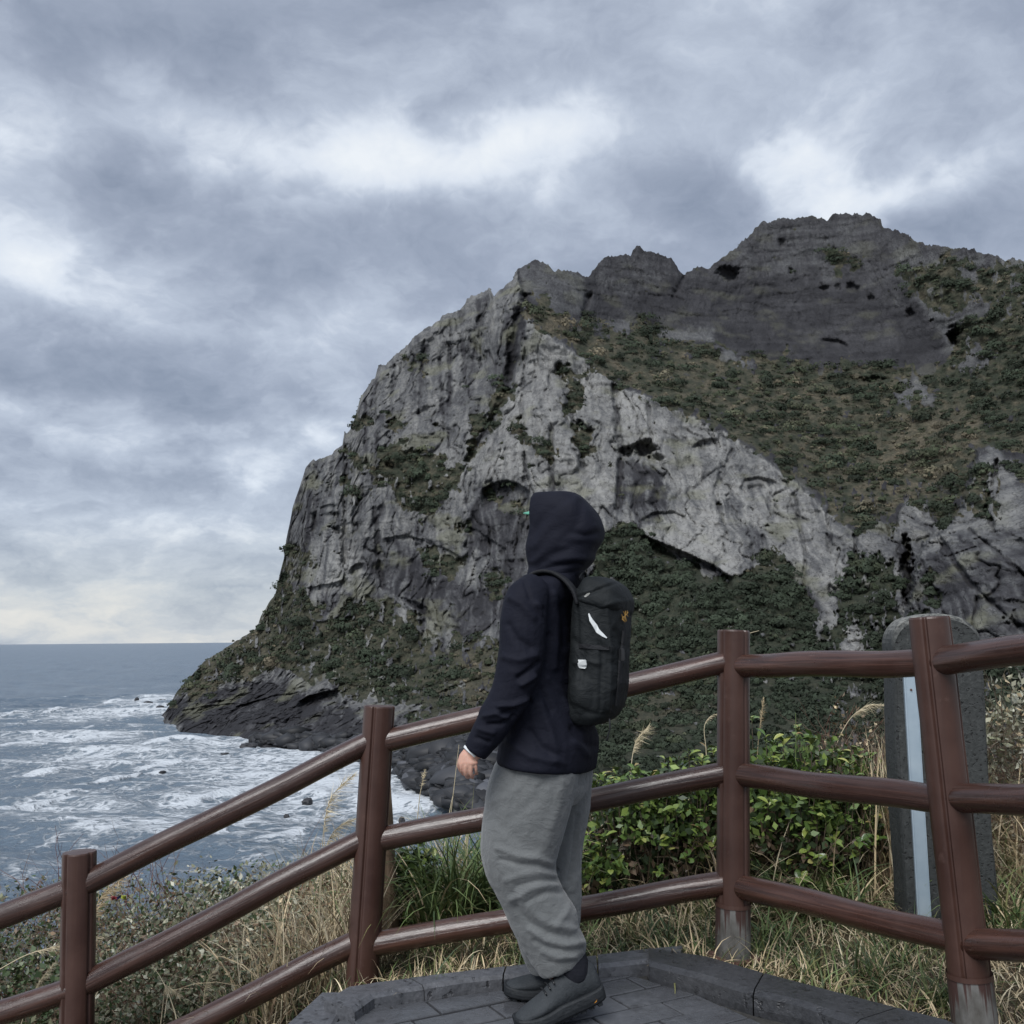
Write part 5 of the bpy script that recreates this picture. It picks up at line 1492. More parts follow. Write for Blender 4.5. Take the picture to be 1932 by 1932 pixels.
leafy_shrub(1190, 1690, 5.05, 0.30, 0.24, 0.74, 52, 380, 'bright green glossy leaved shrub just right of the backpack')
leafy_shrub(1305, 1690, 5.15, 0.27, 0.24, 0.80, 52, 380, 'bright green glossy leaved shrub left of the middle fence post')
leafy_shrub(1445, 1690, 5.10, 0.30, 0.25, 0.92, 54, 420, 'tallest bright green glossy leaved shrub right of the middle fence post')
leafy_shrub(1545, 1690, 5.20, 0.30, 0.25, 0.90, 54, 420, 'bright green glossy leaved shrub in the middle of the fence bay')
leafy_shrub(1628, 1690, 5.28, 0.24, 0.22, 0.74, 36, 300, 'bright green glossy leaved shrub next to the marker stone')
leafy_shrub(1375, 1690, 5.35, 0.25, 0.22, 0.74, 36, 300, 'glossy leaved shrub right behind the middle fence post')
leafy_shrub(1245, 1690, 4.95, 0.24, 0.2, 0.66, 50, 300, 'shorter yellow green shrub in front of the row left of the middle post')
leafy_shrub(1500, 1690, 4.92, 0.24, 0.2, 0.72, 50, 300, 'shorter yellow green shrub in front of the row right of the middle post')
leafy_shrub(1600, 1690, 5.0, 0.22, 0.2, 0.70, 46, 300, 'shorter yellow green shrub in front of the row by the marker stone')
leafy_shrub(1135, 1720, 4.85, 0.16, 0.14, 0.36, 22, 140, 'low glossy leaved sprig against the back of grey trousers')
leafy_shrub(782, 1760, 4.72, 0.14, 0.12, 0.46, 26, 160, 'dark glossy leaved sprig beside the weathered stake')


# ---- grey leaved thicket with bare twigs
def twig_lines(n, rx, ry, hz, spread=0.5, up=0.7):
    lines, r0, r1, cc = [], [], [], []
    for _ in range(n):
        a = GR.uniform(0, 6.28); rr = GR.random() ** 0.5
        p = np.array([rx * rr * math.cos(a), ry * rr * math.sin(a), GR.uniform(0, 0.45) * hz])
        d = np.array([GR.normal() * spread, GR.normal() * spread, up]); d /= np.linalg.norm(d)
        L = GR.uniform(0.25, 0.75) * hz
        pts = [p]
        for k in range(6):
            d = d + GR.normal(size=3) * 0.22; d[2] -= 0.04; d /= np.linalg.norm(d)
            pts.append(pts[-1] + d * L / 6)
        lines.append(np.array(pts)); w = GR.uniform(0.0010, 0.0026); r0.append(w); r1.append(w * 0.4)
        cc.append(np.array([0.20, 0.155, 0.115]) * GR.uniform(0.45, 1.5) if GR.random() < 0.7 else np.array([0.13, 0.06, 0.045]))
        # side shoots
        for _k in range(2):
            j = int(GR.integers(1, 6)); q = pts[j]
            dd = d + GR.normal(size=3) * 0.8; dd /= np.linalg.norm(dd)
            l2 = L * GR.uniform(0.2, 0.45)
            lines.append(np.array([q, q + dd * l2 * 0.5 + GR.normal(size=3) * 0.006, q + dd * l2])); r0.append(w * 0.6); r1.append(w * 0.3); cc.append(cc[-1])
    return lines, r0, r1, cc


def thicket(px_, py_, Yd, rx, ry, hz, ntw, nlf, pal, wts, label, lsize=0.013, grp='grey leaved thickets on the slope'):
    p = at(px_, py_, Yd)
    zt = p.z
    root = empty('thicket_shrub', (p.x, Yd, zt - hz))
    ln = twig_lines(int(ntw * 1.5), rx, ry, hz)
    v, f, c = tube_arrays(*ln, sides=3)
    o = np_mesh('twigs', v, f, m_twig, root, attrs={'col': c}); o['kind'] = 'stuff'
    n = int(nlf * 1.9)
    d = GR.normal(size=(n, 3)); d /= np.linalg.norm(d, axis=1, keepdims=True)
    lump = 1 + 0.35 * fbm(d[:, 0] * 2 + px_, d[:, 1] * 2, d[:, 2] * 2, 2)
    pc = d * (GR.random((n, 1)) ** 0.33) * lump[:, None] * np.array([rx, ry, hz * 0.5]) + np.array([0, 0, hz * 0.5])
    t1 = GR.normal(size=(n, 3)); t1 /= np.linalg.norm(t1, axis=1, keepdims=True)
    t2 = np.cross(t1, GR.normal(size=(n, 3)) + np.array([0, 0, 1.2])); t2 /= np.linalg.norm(t2, axis=1, keepdims=True)
    l_ = GR.uniform(0.6, 1.5, (n, 1)) * lsize
    nrm = np.cross(t1, t2)
    V_ = np.stack([pc - t1 * l_, pc + t2 * l_ * 0.5 + nrm * l_ * 0.15, pc + t1 * l_, pc - t2 * l_ * 0.5 + nrm * l_ * 0.15], 1).reshape(-1, 3)
    cc = pick_cols(n, pal, wts, 0.35)
    o = np_mesh('foliage', V_, np.arange(n * 4).reshape(-1, 4), m_leafy, root, attrs={'col': np.repeat(cc, 4, 0)}); o['kind'] = 'stuff'
    return tag(root, label, 'shrub', grp)


GREY = np.array([0.27, 0.265, 0.19]); PALE = np.array([0.38, 0.38, 0.30]); SAGE = np.array([0.16, 0.165, 0.10])
thicket(430, 1640, 5.35, 0.42, 0.40, 0.75, 90, 1500, [GREY, SAGE, PALE, DGREEN, RUST], [3, 4, 1.6, 3, 1.2], 'grey green thicket under the fence with its top against the surf', 0.014)
thicket(330, 1668, 5.0, 0.40, 0.38, 0.80, 110, 1300, [SAGE, DGREEN, GREY, RUST, PALE], [4, 4, 2, 2, 0.8], 'dense olive thicket behind the sloping rails')
thicket(200, 1690, 5.2, 0.40, 0.36, 0.75, 120, 900, [SAGE, RUST, GREY, DGREEN, PALE], [3, 3, 2, 2, 0.6], 'reddish twiggy thicket behind the lowest fence post')
thicket(60, 1660, 5.5, 0.50, 0.40, 0.80, 120, 1200, [DGREEN, SAGE, BROWN, GREY], [4, 3, 3, 1], 'dark brownish thicket above the surf left of the lowest post')
thicket(-90, 1690, 5.2, 0.45, 0.40, 0.80, 90, 1000, [DGREEN, SAGE, BROWN, GREY], [4, 3, 3, 1], 'dark thicket at the far low end of the fence')
thicket(560, 1668, 5.05, 0.30, 0.30, 0.70, 100, 900, [SAGE, GREY, RUST, DGREEN, TAN], [3, 3, 2, 2, 1], 'brown and grey thicket close to the weathered stake')
thicket(470, 1632, 7.2, 0.65, 0.5, 0.75, 110, 1500, [GREY, SAGE, PALE, DGREEN], [3, 4, 1.6, 3], 'pale leaved thicket farthest down the slope below the top rail', 0.017)
thicket(300, 1650, 7.0, 0.70, 0.5, 0.75, 110, 1500, [SAGE, DGREEN, GREY, RUST], [4, 4, 2, 1], 'broad olive thicket on the slope edge above the surf', 0.017)
thicket(110, 1668, 6.8, 0.70, 0.5, 0.75, 110, 1500, [DGREEN, SAGE, BROWN, GREY], [4, 3, 3, 1], 'broad brownish thicket on the slope edge above the surf', 0.017)
thicket(600, 1650, 6.2, 0.45, 0.4, 0.70, 100, 1100, [SAGE, GREY, TAN, DGREEN], [3, 3, 2, 3], 'straw coloured thicket on the slope edge near the stake', 0.016)
thicket(500, 1760, 4.7, 0.36, 0.3, 0.60, 90, 1000, [SAGE, DGREEN, GREY, TAN, PALE], [3, 4, 2, 1, 0.7], 'low matted thicket under the middle rail')
thicket(300, 1790, 4.6, 0.42, 0.3, 0.60, 100, 1300, [DGREEN, SAGE, GREY, PALE], [5, 3, 2, 0.6], 'low dark green thicket under the sloping middle rail')
thicket(60, 1770, 4.7, 0.36, 0.3, 0.66, 60, 1300, [DGREEN, GREEN * 0.7, SAGE], [5, 3, 2], 'low dark green bush left of the lowest fence post', 0.017)
thicket(200, 1870, 4.45, 0.36, 0.2, 0.55, 90, 800, [SAGE, BROWN, DGREEN, GREY], [3, 3, 3, 1], 'brown matted thicket at the foot of the lowest post')
thicket(420, 1850, 4.45, 0.36, 0.2, 0.50, 90, 900, [SAGE, DGREEN, DGREEN * 0.7, GREY], [3, 3, 4, 1], 'dark matted thicket beneath the lowest sloping rail')
thicket(1905, 1265, 5.2, 0.26, 0.3, 0.95, 150, 900, [GREY, PALE, SAGE, TAN], [3, 2.2, 3, 1], 'pale leaved twiggy bush right of the marker stone', 0.018)
thicket(2010, 1250, 5.1, 0.30, 0.3, 1.0, 120, 800, [GREY, PALE, SAGE, TAN], [3, 2, 3, 1], 'pale leaved twiggy bush beside the leaning post', 0.018)
thicket(1612, 1322, 5.75, 0.22, 0.22, 0.62, 170, 160, [BROWN, TAN, RUST], [3, 2, 2], 'leafless grey brown tangle of twigs behind the marker stone')
thicket(1230, 1490, 5.3, 0.55, 0.2, 0.55, 130, 260, [BROWN, RUST * 0.7, DGREEN], [4, 2, 2], 'dead brown undergrowth below the shrubs left of the middle post')
thicket(1530, 1490, 5.25, 0.55, 0.2, 0.55, 130, 260, [BROWN, RUST * 0.7, DGREEN], [4, 2, 2], 'dead brown undergrowth below the shrubs in the fence bay')
thicket(930, 1590, 5.3, 0.55, 0.22, 0.5, 110, 420, [DGREEN, SAGE, BROWN, TAN], [4, 2, 2, 1], 'dark undergrowth behind the sedge by grey trousers')

# bare reddish shoots rising above the thickets
for (px_, py_, Yd, n, hh, lab) in ((110, 1600, 5.3, 26, 0.50, 'bare reddish upright shoots beside the lowest post against the surf'), (290, 1610, 5.3, 22, 0.45, 'bare grey shoots above the olive thicket'), (225, 1590, 5.6, 14, 0.5, 'thin bare shoots just behind the lowest post top'), (590, 1560, 4.9, 9, 0.55, 'few bare red stems close to the weathered stake')):
    p = at(px_, py_, Yd)
    root = empty('bare_shoots', (p.x, Yd, p.z - hh))
    v, f, c = tube_arrays(*twig_lines(n, 0.20, 0.18, hh * 1.25, 0.28, 1.0), sides=3)
    np_mesh('twigs', v, f, m_twig, root, attrs={'col': c * np.array([0.9, 0.62, 0.6])})['kind'] = 'stuff'
    tag(root, lab, 'shoots', 'bare shoots above the thickets')


# ---- plume reeds, one by one
m_plume, nt = material('reed_plume')
finish(nt, nt.attr('col', 0), 0.7, spec=0.2)


def reed(pts, Yd, plen, label, fat=0.03, colr=STRAW):
    P = np.array([at(q[0], q[1], Yd)[:] for q in pts])
    # smooth the stalk
    t = np.linspace(0, 1, len(P)); tt = np.linspace(0, 1, 18)
    S = np.stack([np.interp(tt, t, P[:, k]) for k in range(3)], -1)
    for _ in range(3): S[1:-1] = (S[:-2] + 2 * S[1:-1] + S[2:]) / 4
    base = S[0].copy()
    root = empty('plume_reed', base)
    v, f, c = tube_arrays([S - base], [0.0024], [0.0011], [colr * 0.9], 5)
    np_mesh('stalk', v, f, m_plume, root, attrs={'col': c})
    if plen > 0:
        seg = np.linalg.norm(np.diff(S, axis=0), axis=1); cum = np.concatenate([[0], np.cumsum(seg)])
        n = int(60 + 500 * plen)
        s = cum[-1] - plen * GR.random(n)
        C_ = np.stack([np.interp(s, cum, S[:, k]) for k in range(3)], -1) - base
        ax = (S[-1] - S[-6]); ax /= np.linalg.norm(ax)
        u = (cum[-1] - s) / plen
        fl = GR.normal(size=(n, 3)) * 0.5
        d = ax + fl + np.array([0.25, 0, -0.35]); d /= np.linalg.norm(d, axis=1, keepdims=True)
        L = fat * GR.uniform(0.7, 1.7, (n, 1)) * (0.45 + np.sin(np.pi * np.clip(u, 0.02, 1))[:, None])
        sd = np.cross(d, GR.normal(size=(n, 3))); sd /= np.linalg.norm(sd, axis=1, keepdims=True)
        V_ = np.stack([C_ - sd * 0.0012, C_ + sd * 0.0012, C_ + d * L], 1).reshape(-1, 3)
        cc = np.repeat(colr * GR.uniform(0.7, 1.3, (n, 1)), 3, 0)
        o = np_mesh('plume', V_, np.arange(n * 3).reshape(-1, 3), m_plume, root, attrs={'col': cc}); o['kind'] = 'stuff'
    return tag(root, label, 'reed', 'dry plume reeds behind the fence')


reed([(598, 1760), (606, 1640), (610, 1560), (622, 1500), (668, 1462)], 4.5, 0.30, 'tall plume reed by the upper left post bending over the surf', 0.045)
reed([(600, 1790), (606, 1660), (612, 1600), (632, 1562), (668, 1545)], 4.55, 0.22, 'shorter plume reed by the upper left post under the top rail', 0.04)
reed([(1188, 1500), (1192, 1430), (1200, 1395), (1224, 1370)], 5.2, 0.17, 'feathery plume reed above the shrubs right of the backpack', 0.04, STRAW * 1.15)
reed([(1425, 1520), (1430, 1400), (1437, 1350), (1440, 1318)], 5.15, 0.16, 'upright brown plume reed beside the middle fence post', 0.018, TAN)
reed([(1330, 1500), (1334, 1420), (1326, 1370), (1340, 1350), (1356, 1347)], 5.15, 0.09, 'hooked dry reed left of the middle fence post', 0.012)
reed([(1560, 1470), (1578, 1400), (1604, 1352), (1638, 1328), (1668, 1330)], 5.4, 0.20, 'arching plume reed close to the marker stone', 0.035)
reed([(160, 1800), (175, 1730), (190, 1690), (240, 1650)], 4.6, 0.26, 'bushy plume reed leaning against the lowest fence post', 0.05, TAN * 1.1)
reed([(180, 1880), (215, 1815), (250, 1785), (300, 1772)], 4.4, 0.20, 'plume reed arching right of the lowest fence post', 0.035)
reed([(-20, 1840), (50, 1800), (110, 1785), (190, 1768)], 4.45, 0.30, 'long low plume reed crossing behind the lowest post', 0.045)
reed([(300, 1960), (308, 1890), (312, 1855), (338, 1880)], 4.3, 0.10, 'small drooping plume reed under the middle sloping rail', 0.03)
reed([(380, 1960), (384, 1880), (392, 1845), (410, 1825)], 4.35, 0.16, 'slim plume reed under the sloping rails', 0.02)
reed([(30, 1960), (55, 1890), (75, 1850), (105, 1815)], 4.3, 0.14, 'slim plume reed at the far low end of the fence', 0.02)
reed([(848, 1560), (856, 1490), (866, 1405)], 4.7, 0.0, 'thin straight straw stalk beside the bare hand')
reed([(786, 1560), (792, 1500), (802, 1452)], 4.8, 0.10, 'thin pale reed against the surf between post and person', 0.012)
reed([(880, 1640), (884, 1560), (905, 1530), (935, 1512)], 4.75, 0.0, 'bent straw stalk touching the front of the trousers', 0.012)
reed([(1394, 1330), (1398, 1240), (1408, 1196), (1432, 1190)], 4.5, 0.0, 'thin curled stalk rising beside the middle post top')
reed([(1500, 1480), (1502, 1400), (1501, 1345)], 5.05, 0.0, 'single green shoot rising above the shrubs', 0.012, GREEN * 1.5)
reed([(1490, 1700), (1560, 1660), (1570, 1600), (1562, 1560)], 4.85, 0.0, 'curved straw stalk looping below the middle rail')

# a coloured scrap of wrapper caught in the thicket
m_wrap, nt = material('printed_wrapper')
tco = nt.n('ShaderNodeTexCoord', out=3)
xx = nt.n('ShaderNodeSeparateXYZ', {0: tco}, out=0)
finish(nt, nt.ramp(xx, [(0.0, (0.20, 0.03, 0.035)), (0.022, (0.02, 0.03, 0.13)), (0.036, (0.40, 0.46, 0.06))], 'CONSTANT'), 0.4)
bm = bmesh.new()
bmesh.ops.create_grid(bm, x_segments=10, y_segments=4, size=0.5)
for v in bm.verts:
    x, y = v.co.x, v.co.y
    v.co = ((x + 0.5) * 0.060, 0.006 * math.sin(x * 17) + 0.004 * math.sin(y * 9 + x * 5), y * 0.016 + 0.006 * math.sin(x * 6))
wr = bm_obj('wrapper', bm, m_wrap, smooth=True)
md = wr.modifiers.new('thickness', 'SOLIDIFY'); md.thickness = 0.0006
wr.location = at(211, 1692, 4.5); wr.rotation_euler = (0.2, 0.15, 0.1)
tag(wr, 'crumpled red blue and yellow wrapper caught behind the lowest fence post', 'wrapper')
# ================================================================== the walker and the backpack
PD = 3.50
FACE = Vector((-0.93, 0.37, 0)).normalized()
LEFT = Vector((-FACE.y, FACE.x, 0))              # the walker's left, towards the viewer
_f2 = np.array(FACE[:2]); _l2 = np.array(LEFT[:2])


def superell(th, e):
    c, s = np.cos(th), np.sin(th)
    return np.sign(c) * np.abs(c) ** (2 / e), np.sign(s) * np.abs(s) ** (2 / e)


def body_ring(xl, yl, xr, yr, dy, ss, n=40, e=2.3, a0=0.0, closed=True, fmin=0.02):
    """ring round the body whose outline meets the two picture points; ss = half breadth across the body (metres)"""
    Yc = PD + dy
    A, B = at(xl, yl, Yc), at(xr, yr, Yc)
    th = np.linspace(0, 2 * math.pi, n, endpoint=False) if closed else np.linspace(a0, 2 * math.pi - a0, n)
    ca, sa = superell(th, e)
    W = B.x - A.x

    def xs(fb): return ca * fb * _f2[0] + sa * ss * _l2[0]
    lo, hi = fmin, 1.0
    for _ in range(40):
        mid = (lo + hi) / 2
        q = xs(mid)
        if q.max() - q.min() > W: hi = mid
        else: lo = mid
    fb = (lo + hi) / 2
    x = xs(fb)
    x0 = A.x - x.min() if True else 0
    y = ca * fb * _f2[1] + sa * ss * _l2[1]
    X = x + x0 + (W - (x.max() - x.min())) / 2
    t = np.clip((X - A.x) / max(1e-6, W), -0.2, 1.2)
    return np.stack([X, Yc + y, A.z + (B.z - A.z) * t], -1)


def add_loft(bm, rings, cap=True, closed=True):
    rv = [[bm.verts.new(tuple(p)) for p in r] for r in rings]
    n = len(rv[0])
    for a, b in zip(rv[:-1], rv[1:]):
        for i in range(n if closed else n - 1):
            j = (i + 1) % n
            bm.faces.new((a[i], a[j], b[j], b[i]))
    if cap:
        for r, rev in ((rv[0], True), (rv[-1], False)):
            c = bm.verts.new(sum((v.co for v in r), Vector()) / n)
            for i in range(n):
                j = (i + 1) % n
                bm.faces.new((r[j], r[i], c) if rev else (r[i], r[j], c))


def resample(rings, k=3):
    """smooth in-between rings (Catmull-Rom)"""
    R_ = [np.asarray(r) for r in rings]
    out = []
    for i in range(len(R_) - 1):
        p0 = R_[max(0, i - 1)]; p1 = R_[i]; p2 = R_[i + 1]; p3 = R_[min(len(R_) - 1, i + 2)]
        for j in range(k):
            t = j / k
            out.append(0.5 * (2 * p1 + (p2 - p0) * t + (2 * p0 - 5 * p1 + 4 * p2 - p3) * t * t + (3 * p1 - p0 - 3 * p2 + p3) * t ** 3))
    out.append(R_[-1])
    return out


def tube_rings(pts, n=20, squash=None):
    """pts: list of (Vector, radius); round rings square to the path"""
    P = [Vector(p) for p, r in pts]
    rings = []
    ref = Vector((0.2, 1.0, 0.15))
    for i, (p, r) in enumerate(pts):
        d = (P[min(i + 1, len(P) - 1)] - P[max(i - 1, 0)]).normalized()
        s = d.cross(ref).normalized(); u = s.cross(d).normalized()
        k = 1.0 if squash is None else squash
        rings.append(np.array([(p + s * math.cos(a) * r + u * math.sin(a) * r * k)[:] for a in np.linspace(0, 2 * math.pi, n, endpoint=False)]))
    return rings


def px_tube(seq, scale=1.0, squash=None):
    """seq: (px, py, dy, radius px)"""
    return tube_rings([(at(a, b, PD + dy), r * scale * (PD + dy) / FPX) for a, b, dy, r in seq], squash=squash)


def ellipsoid(bm, c, ax, rot=None, sub=3):
    r = bmesh.ops.create_icosphere(bm, subdivisions=sub, radius=1.0)
    M = Matrix.Translation(Vector(c)) @ (rot.to_4x4() if rot is not None else Matrix.Identity(4)) @ Matrix.Diagonal((*ax, 1.0))
    bmesh.ops.transform(bm, verts=r['verts'], matrix=M)


def fused(name, bm, voxel, smooth_it, mat, parent, displace=None):
    """fuse overlapping closed lofts into one continuous skin, smooth it, then push folds into it"""
    bmesh.ops.recalc_face_normals(bm, faces=bm.faces[:])
    me = bpy.data.meshes.new(name + '_raw'); bm.to_mesh(me); bm.free()
    tmp = bpy.data.objects.new(name + '_raw', me); COL.objects.link(tmp)
    md = tmp.modifiers.new('fuse', 'REMESH'); md.mode = 'VOXEL'; md.voxel_size = voxel; md.use_smooth_shade = True
    if smooth_it:
        sm = tmp.modifiers.new('smooth', 'SMOOTH'); sm.factor = 0.5; sm.iterations = smooth_it
    dg = bpy.context.evaluated_depsgraph_get(); dg.update()
    out = bpy.data.meshes.new_from_object(tmp.evaluated_get(dg))
    bpy.data.objects.remove(tmp); bpy.data.meshes.remove(me)
    out.name = name
    if displace is not None:
        n = len(out.vertices)
        co = np.empty(n * 3, np.float32); no = np.empty(n * 3, np.float32)
        out.vertices.foreach_get('co', co); out.vertex_normals.foreach_get('vector', no)
        co = co.reshape(-1, 3); no = no.reshape(-1, 3)
        co = co + no * displace(co, no)[:, None]
        out.vertices.foreach_set('co', co.ravel())
    for p in out.polygons: p.use_smooth = True
    out.update()
    out.materials.clear(); out.materials.append(mat)
    return link(bpy.data.objects.new(name, out), parent)


def to_px(co):
    """world points to the picture plan, for laying folds along seams"""
    d = co - np.array([0, 0, CAM_Z])
    ex, ey, ez = np.array(_ex), np.array(_ey), np.array(_F0)
    z = d @ ez
    return 966 + FPX * (d @ ex) / z, 966 - FPX * (d @ ey) / z


def folds(co, no, lines):
    """lines: (polyline, width px, height m): ridges (+) and creases (-) on the side towards the viewer"""
    px_, py_ = to_px(co)
    view = co - np.array([0, 0, CAM_Z]); view /= np.linalg.norm(view, axis=1, keepdims=True)
    facing = np.clip(-(no * view).sum(1) * 1.6, 0, 1)
    h = np.zeros(len(co))
    for pl, w, a in lines:
        d = line_d(px_, py_, pl)
        h += a * np.exp(-(d / w) ** 2)
    return h * facing


# ---- materials
def cloth(name, base, light, rough, weave, sheen=0.0, spec=0.22, wrinkle=0.5):
    mt, nt = material(name)
    tco = nt.n('ShaderNodeTexCoord', out=3)
    n1 = nt.noise(tco, 7.0, 5.0, 0.6)
    n2 = nt.noise(tco, weave, 3.0, 0.7)
    c0 = nt.mix(nt.rng(n1, 0.3, 0.7), base, light)
    c0 = nt.mix(nt.rng(n2, 0.35, 0.75, 0.0, 0.35), c0, tuple(min(1, x * 1.7) for x in light))
    wr = nt.noise(nt.mapping(tco, (1.0, 1.0, 1.5)), 16.0, 5.0, 0.6, dist=1.8)
    finish(nt, c0, rough, nt.bump(n2, 0.2, 0.003, nt.bump(wr, wrinkle, 0.012)), spec=spec, **{'Sheen_Weight': sheen})
    return mt


m_jacket = cloth('navy_shell_fabric', (0.0062, 0.0070, 0.0132), (0.0088, 0.0098, 0.0172), 0.76, 260, 0.0, 0.15, 0.30)
m_trouser = cloth('grey_wool_trousers', (0.098, 0.104, 0.106), (0.138, 0.145, 0.147), 0.9, 420, 0.25)
m_pack = cloth('black_pack_fabric', (0.0070, 0.0090, 0.0105), (0.0125, 0.0150, 0.0165), 0.7, 340)
m_strap = cloth('black_webbing', (0.010, 0.011, 0.013), (0.018, 0.019, 0.022), 0.7, 500)
m_shoe = cloth('charcoal_shoe_upper', (0.024, 0.028, 0.032), (0.044, 0.049, 0.054), 0.75, 220)
m_sole = cloth('dark_rubber_sole', (0.014, 0.016, 0.019), (0.024, 0.027, 0.030), 0.6, 120)
m_sock = cloth('black_sock', (0.010, 0.011, 0.016), (0.016, 0.017, 0.022), 0.9, 300)
m_skin, nt = material('skin')
tco = nt.n('ShaderNodeTexCoord', out=3)
finish(nt, nt.mix(nt.rng(nt.noise(tco, 30.0, 4.0), 0.35, 0.7), (0.47, 0.265, 0.20), (0.58, 0.35, 0.27)), 0.5, spec=0.4, **{'Subsurface_Weight': 0.12, 'Subsurface_Scale': 0.02})
m_white, nt = material('white_cloth_band')
finish(nt, (0.66, 0.69, 0.70), 0.6)
m_green, nt = material('green_cap_brim')
finish(nt, (0.10, 0.34, 0.24), 0.6)
m_gold, nt = material('gold_thread')
finish(nt, (0.60, 0.33, 0.06), 0.5)
m_black, nt = material('black_plastic')
finish(nt, (0.012, 0.013, 0.015), 0.35)
m_grey, nt = material('pale_zip_pull')
finish(nt, (0.30, 0.30, 0.28), 0.5)

foot0 = at_z(1060, 1925, ZP)
person = empty('person', (foot0.x, PD, ZP))
tag(person, 'person in a black hooded jacket and loose grey trousers walking past the fence', 'person')
PINV = Matrix.Translation(-person.location)


def own(o):
    o.matrix_parent_inverse = PINV
    return o


# ---- trousers
NEAR = [(935, 1440, 1094, 1440, 0.118), (921, 1480, 1087, 1480, 0.118), (914, 1525, 1076, 1524, 0.114), (909, 1565, 1066, 1562, 0.110), (907, 1605, 1055, 1598, 0.104), (912, 1634, 1048, 1630, 0.098), (922, 1663, 1054, 1660, 0.094),
        (938, 1692, 1068, 1686, 0.092), (954, 1726, 1086, 1715, 0.090), (968, 1758, 1092, 1746, 0.087), (984, 1786, 1104, 1774, 0.084), (1001, 1813, 1104, 1790, 0.080), (1020, 1840, 1100, 1806, 0.074)]
FAR = [(985, 1440, 1119, 1446, 0.11), (990, 1490, 1115, 1489, 0.11), (985, 1535, 1111, 1536, 0.105), (980, 1590, 1100, 1590, 0.10), (975, 1634, 1096, 1634, 0.095), (973, 1692, 1096, 1692, 0.09), (972, 1750, 1092, 1749, 0.085), (985, 1800, 1086, 1795, 0.08), (1002, 1834, 1088, 1822, 0.072)]
bm = bmesh.new()
add_loft(bm, resample([body_ring(948, 1395, 1105, 1400, 0, 0.155), body_ring(942, 1420, 1110, 1424, 0, 0.170), body_ring(930, 1460, 1111, 1462, 0, 0.185), body_ring(925, 1490, 1108, 1492, 0.0, 0.182), body_ring(945, 1515, 1090, 1515, 0.0, 0.15)]))
add_loft(bm, resample([body_ring(a, b, c, d, -0.085 + 0.030 * i / 12, h, e=2.15) for i, (a, b, c, d, h) in enumerate(NEAR)]))
add_loft(bm, resample([body_ring(a, b, c, d, 0.085 + 0.02 * i / 8, h, e=2.15) for i, (a, b, c, d, h) in enumerate(FAR)]))
PF = [
    # crease between the legs, knee folds, calf folds, hem bunching: measured along the cloth
    ([(1040, 1628), (1010, 1618), (975, 1614), (940, 1600)], 7, 0.010), ([(1048, 1640), (1015, 1632), (980, 1632), (945, 1622)], 6, -0.011), ([(1050, 1652), (1020, 1645), (985, 1650), (955, 1660)], 7, 0.009), ([(1046, 1662), (1010, 1662), (975, 1672)], 6, -0.009),
    ([(1058, 1672), (1035, 1668), (1000, 1678), (965, 1696)], 7, 0.010), ([(1060, 1684), (1030, 1684), (995, 1700)], 6, -0.010), ([(1076, 1700), (1070, 1720), (1050, 1745)], 8, 0.008), ([(985, 1690), (1005, 1720), (1035, 1742), (1078, 1752)], 9, 0.012), ([(975, 1712), (1000, 1742), (1035, 1760), (1075, 1768)], 7, -0.010),
    ([(1000, 1752), (1030, 1774), (1070, 1782), (1100, 1778)], 7, 0.011), ([(1010, 1775), (1040, 1790), (1075, 1795), (1098, 1790)], 6, -0.010), ([(1025, 1795), (1050, 1806), (1085, 1805)], 6, 0.008), ([(1035, 1815), (1060, 1818), (1085, 1812)], 5, -0.006),
    ([(1000, 1455), (985, 1480), (960, 1500), (925, 1512)], 10, 0.006), ([(1030, 1470), (1010, 1510), (965, 1545)], 12, -0.007), ([(1062, 1475), (1050, 1530), (1030, 1590), (1020, 1612)], 11, 0.008), ([(975, 1440), (968, 1488)], 3, -0.004), ([(938, 1440), (930, 1490)], 6, 0.004), ([(950, 1560), (980, 1590), (1020, 1605)], 12, -0.006), ([(1088, 1540), (1080, 1620), (1072, 1660)], 6, -0.010), ([(1092, 1650), (1078, 1680)], 6, 0.006),
    ([(930, 1560), (935, 1620), (960, 1668)], 12, 0.005), ([(920, 1520), (945, 1560)], 8, -0.004)]


def trouser_disp(co, no):
    h = 0.65 * folds(co, no, [(a, b * 0.85, c) for a, b, c in PF])
    z = sstep(29.1, 28.75, co[:, 2])
    h += 0.003 * ridged(co[:, 0] * 9, co[:, 1] * 9, co[:, 2] * 16, 2) * (0.2 + z) + 0.0018 * ridged(co[:, 0] * 26, co[:, 1] * 26, co[:, 2] * 20, 2) * 0.7
    return h


own(fused('trousers', bm, 0.005, 4, m_trouser, person, trouser_disp))['label'] = 'loose grey wool trousers bunched above the shoes'

# ---- jacket
TORSO = [(1010, 1052, 1100, 1056, 0.088), (1006, 1070, 1104, 1074, 0.098), (1000, 1085, 1102, 1088, 0.12), (982, 1102, 1104, 1106, 0.178), (966, 1124, 1102, 1128, 0.208), (957, 1160, 1096, 1162, 0.220), (951, 1220, 1094, 1222, 0.222), (948, 1290, 1098, 1290, 0.218), (945, 1350, 1118, 1350, 0.216), (942, 1395, 1132, 1398, 0.226), (938, 1428, 1130, 1444, 0.236), (944, 1436, 1126, 1454, 0.232)]
ARM_L = [(1010, 1108, -0.145, 30), (996, 1126, -0.185, 40), (988, 1170, -0.205, 43), (985, 1226, -0.215, 43), (976, 1275, -0.222, 41), (961, 1312, -0.225, 37), (941, 1346, -0.228, 34), (924, 1376, -0.228, 31), (907, 1402, -0.226, 26), (896, 1419, -0.225, 22.5)]
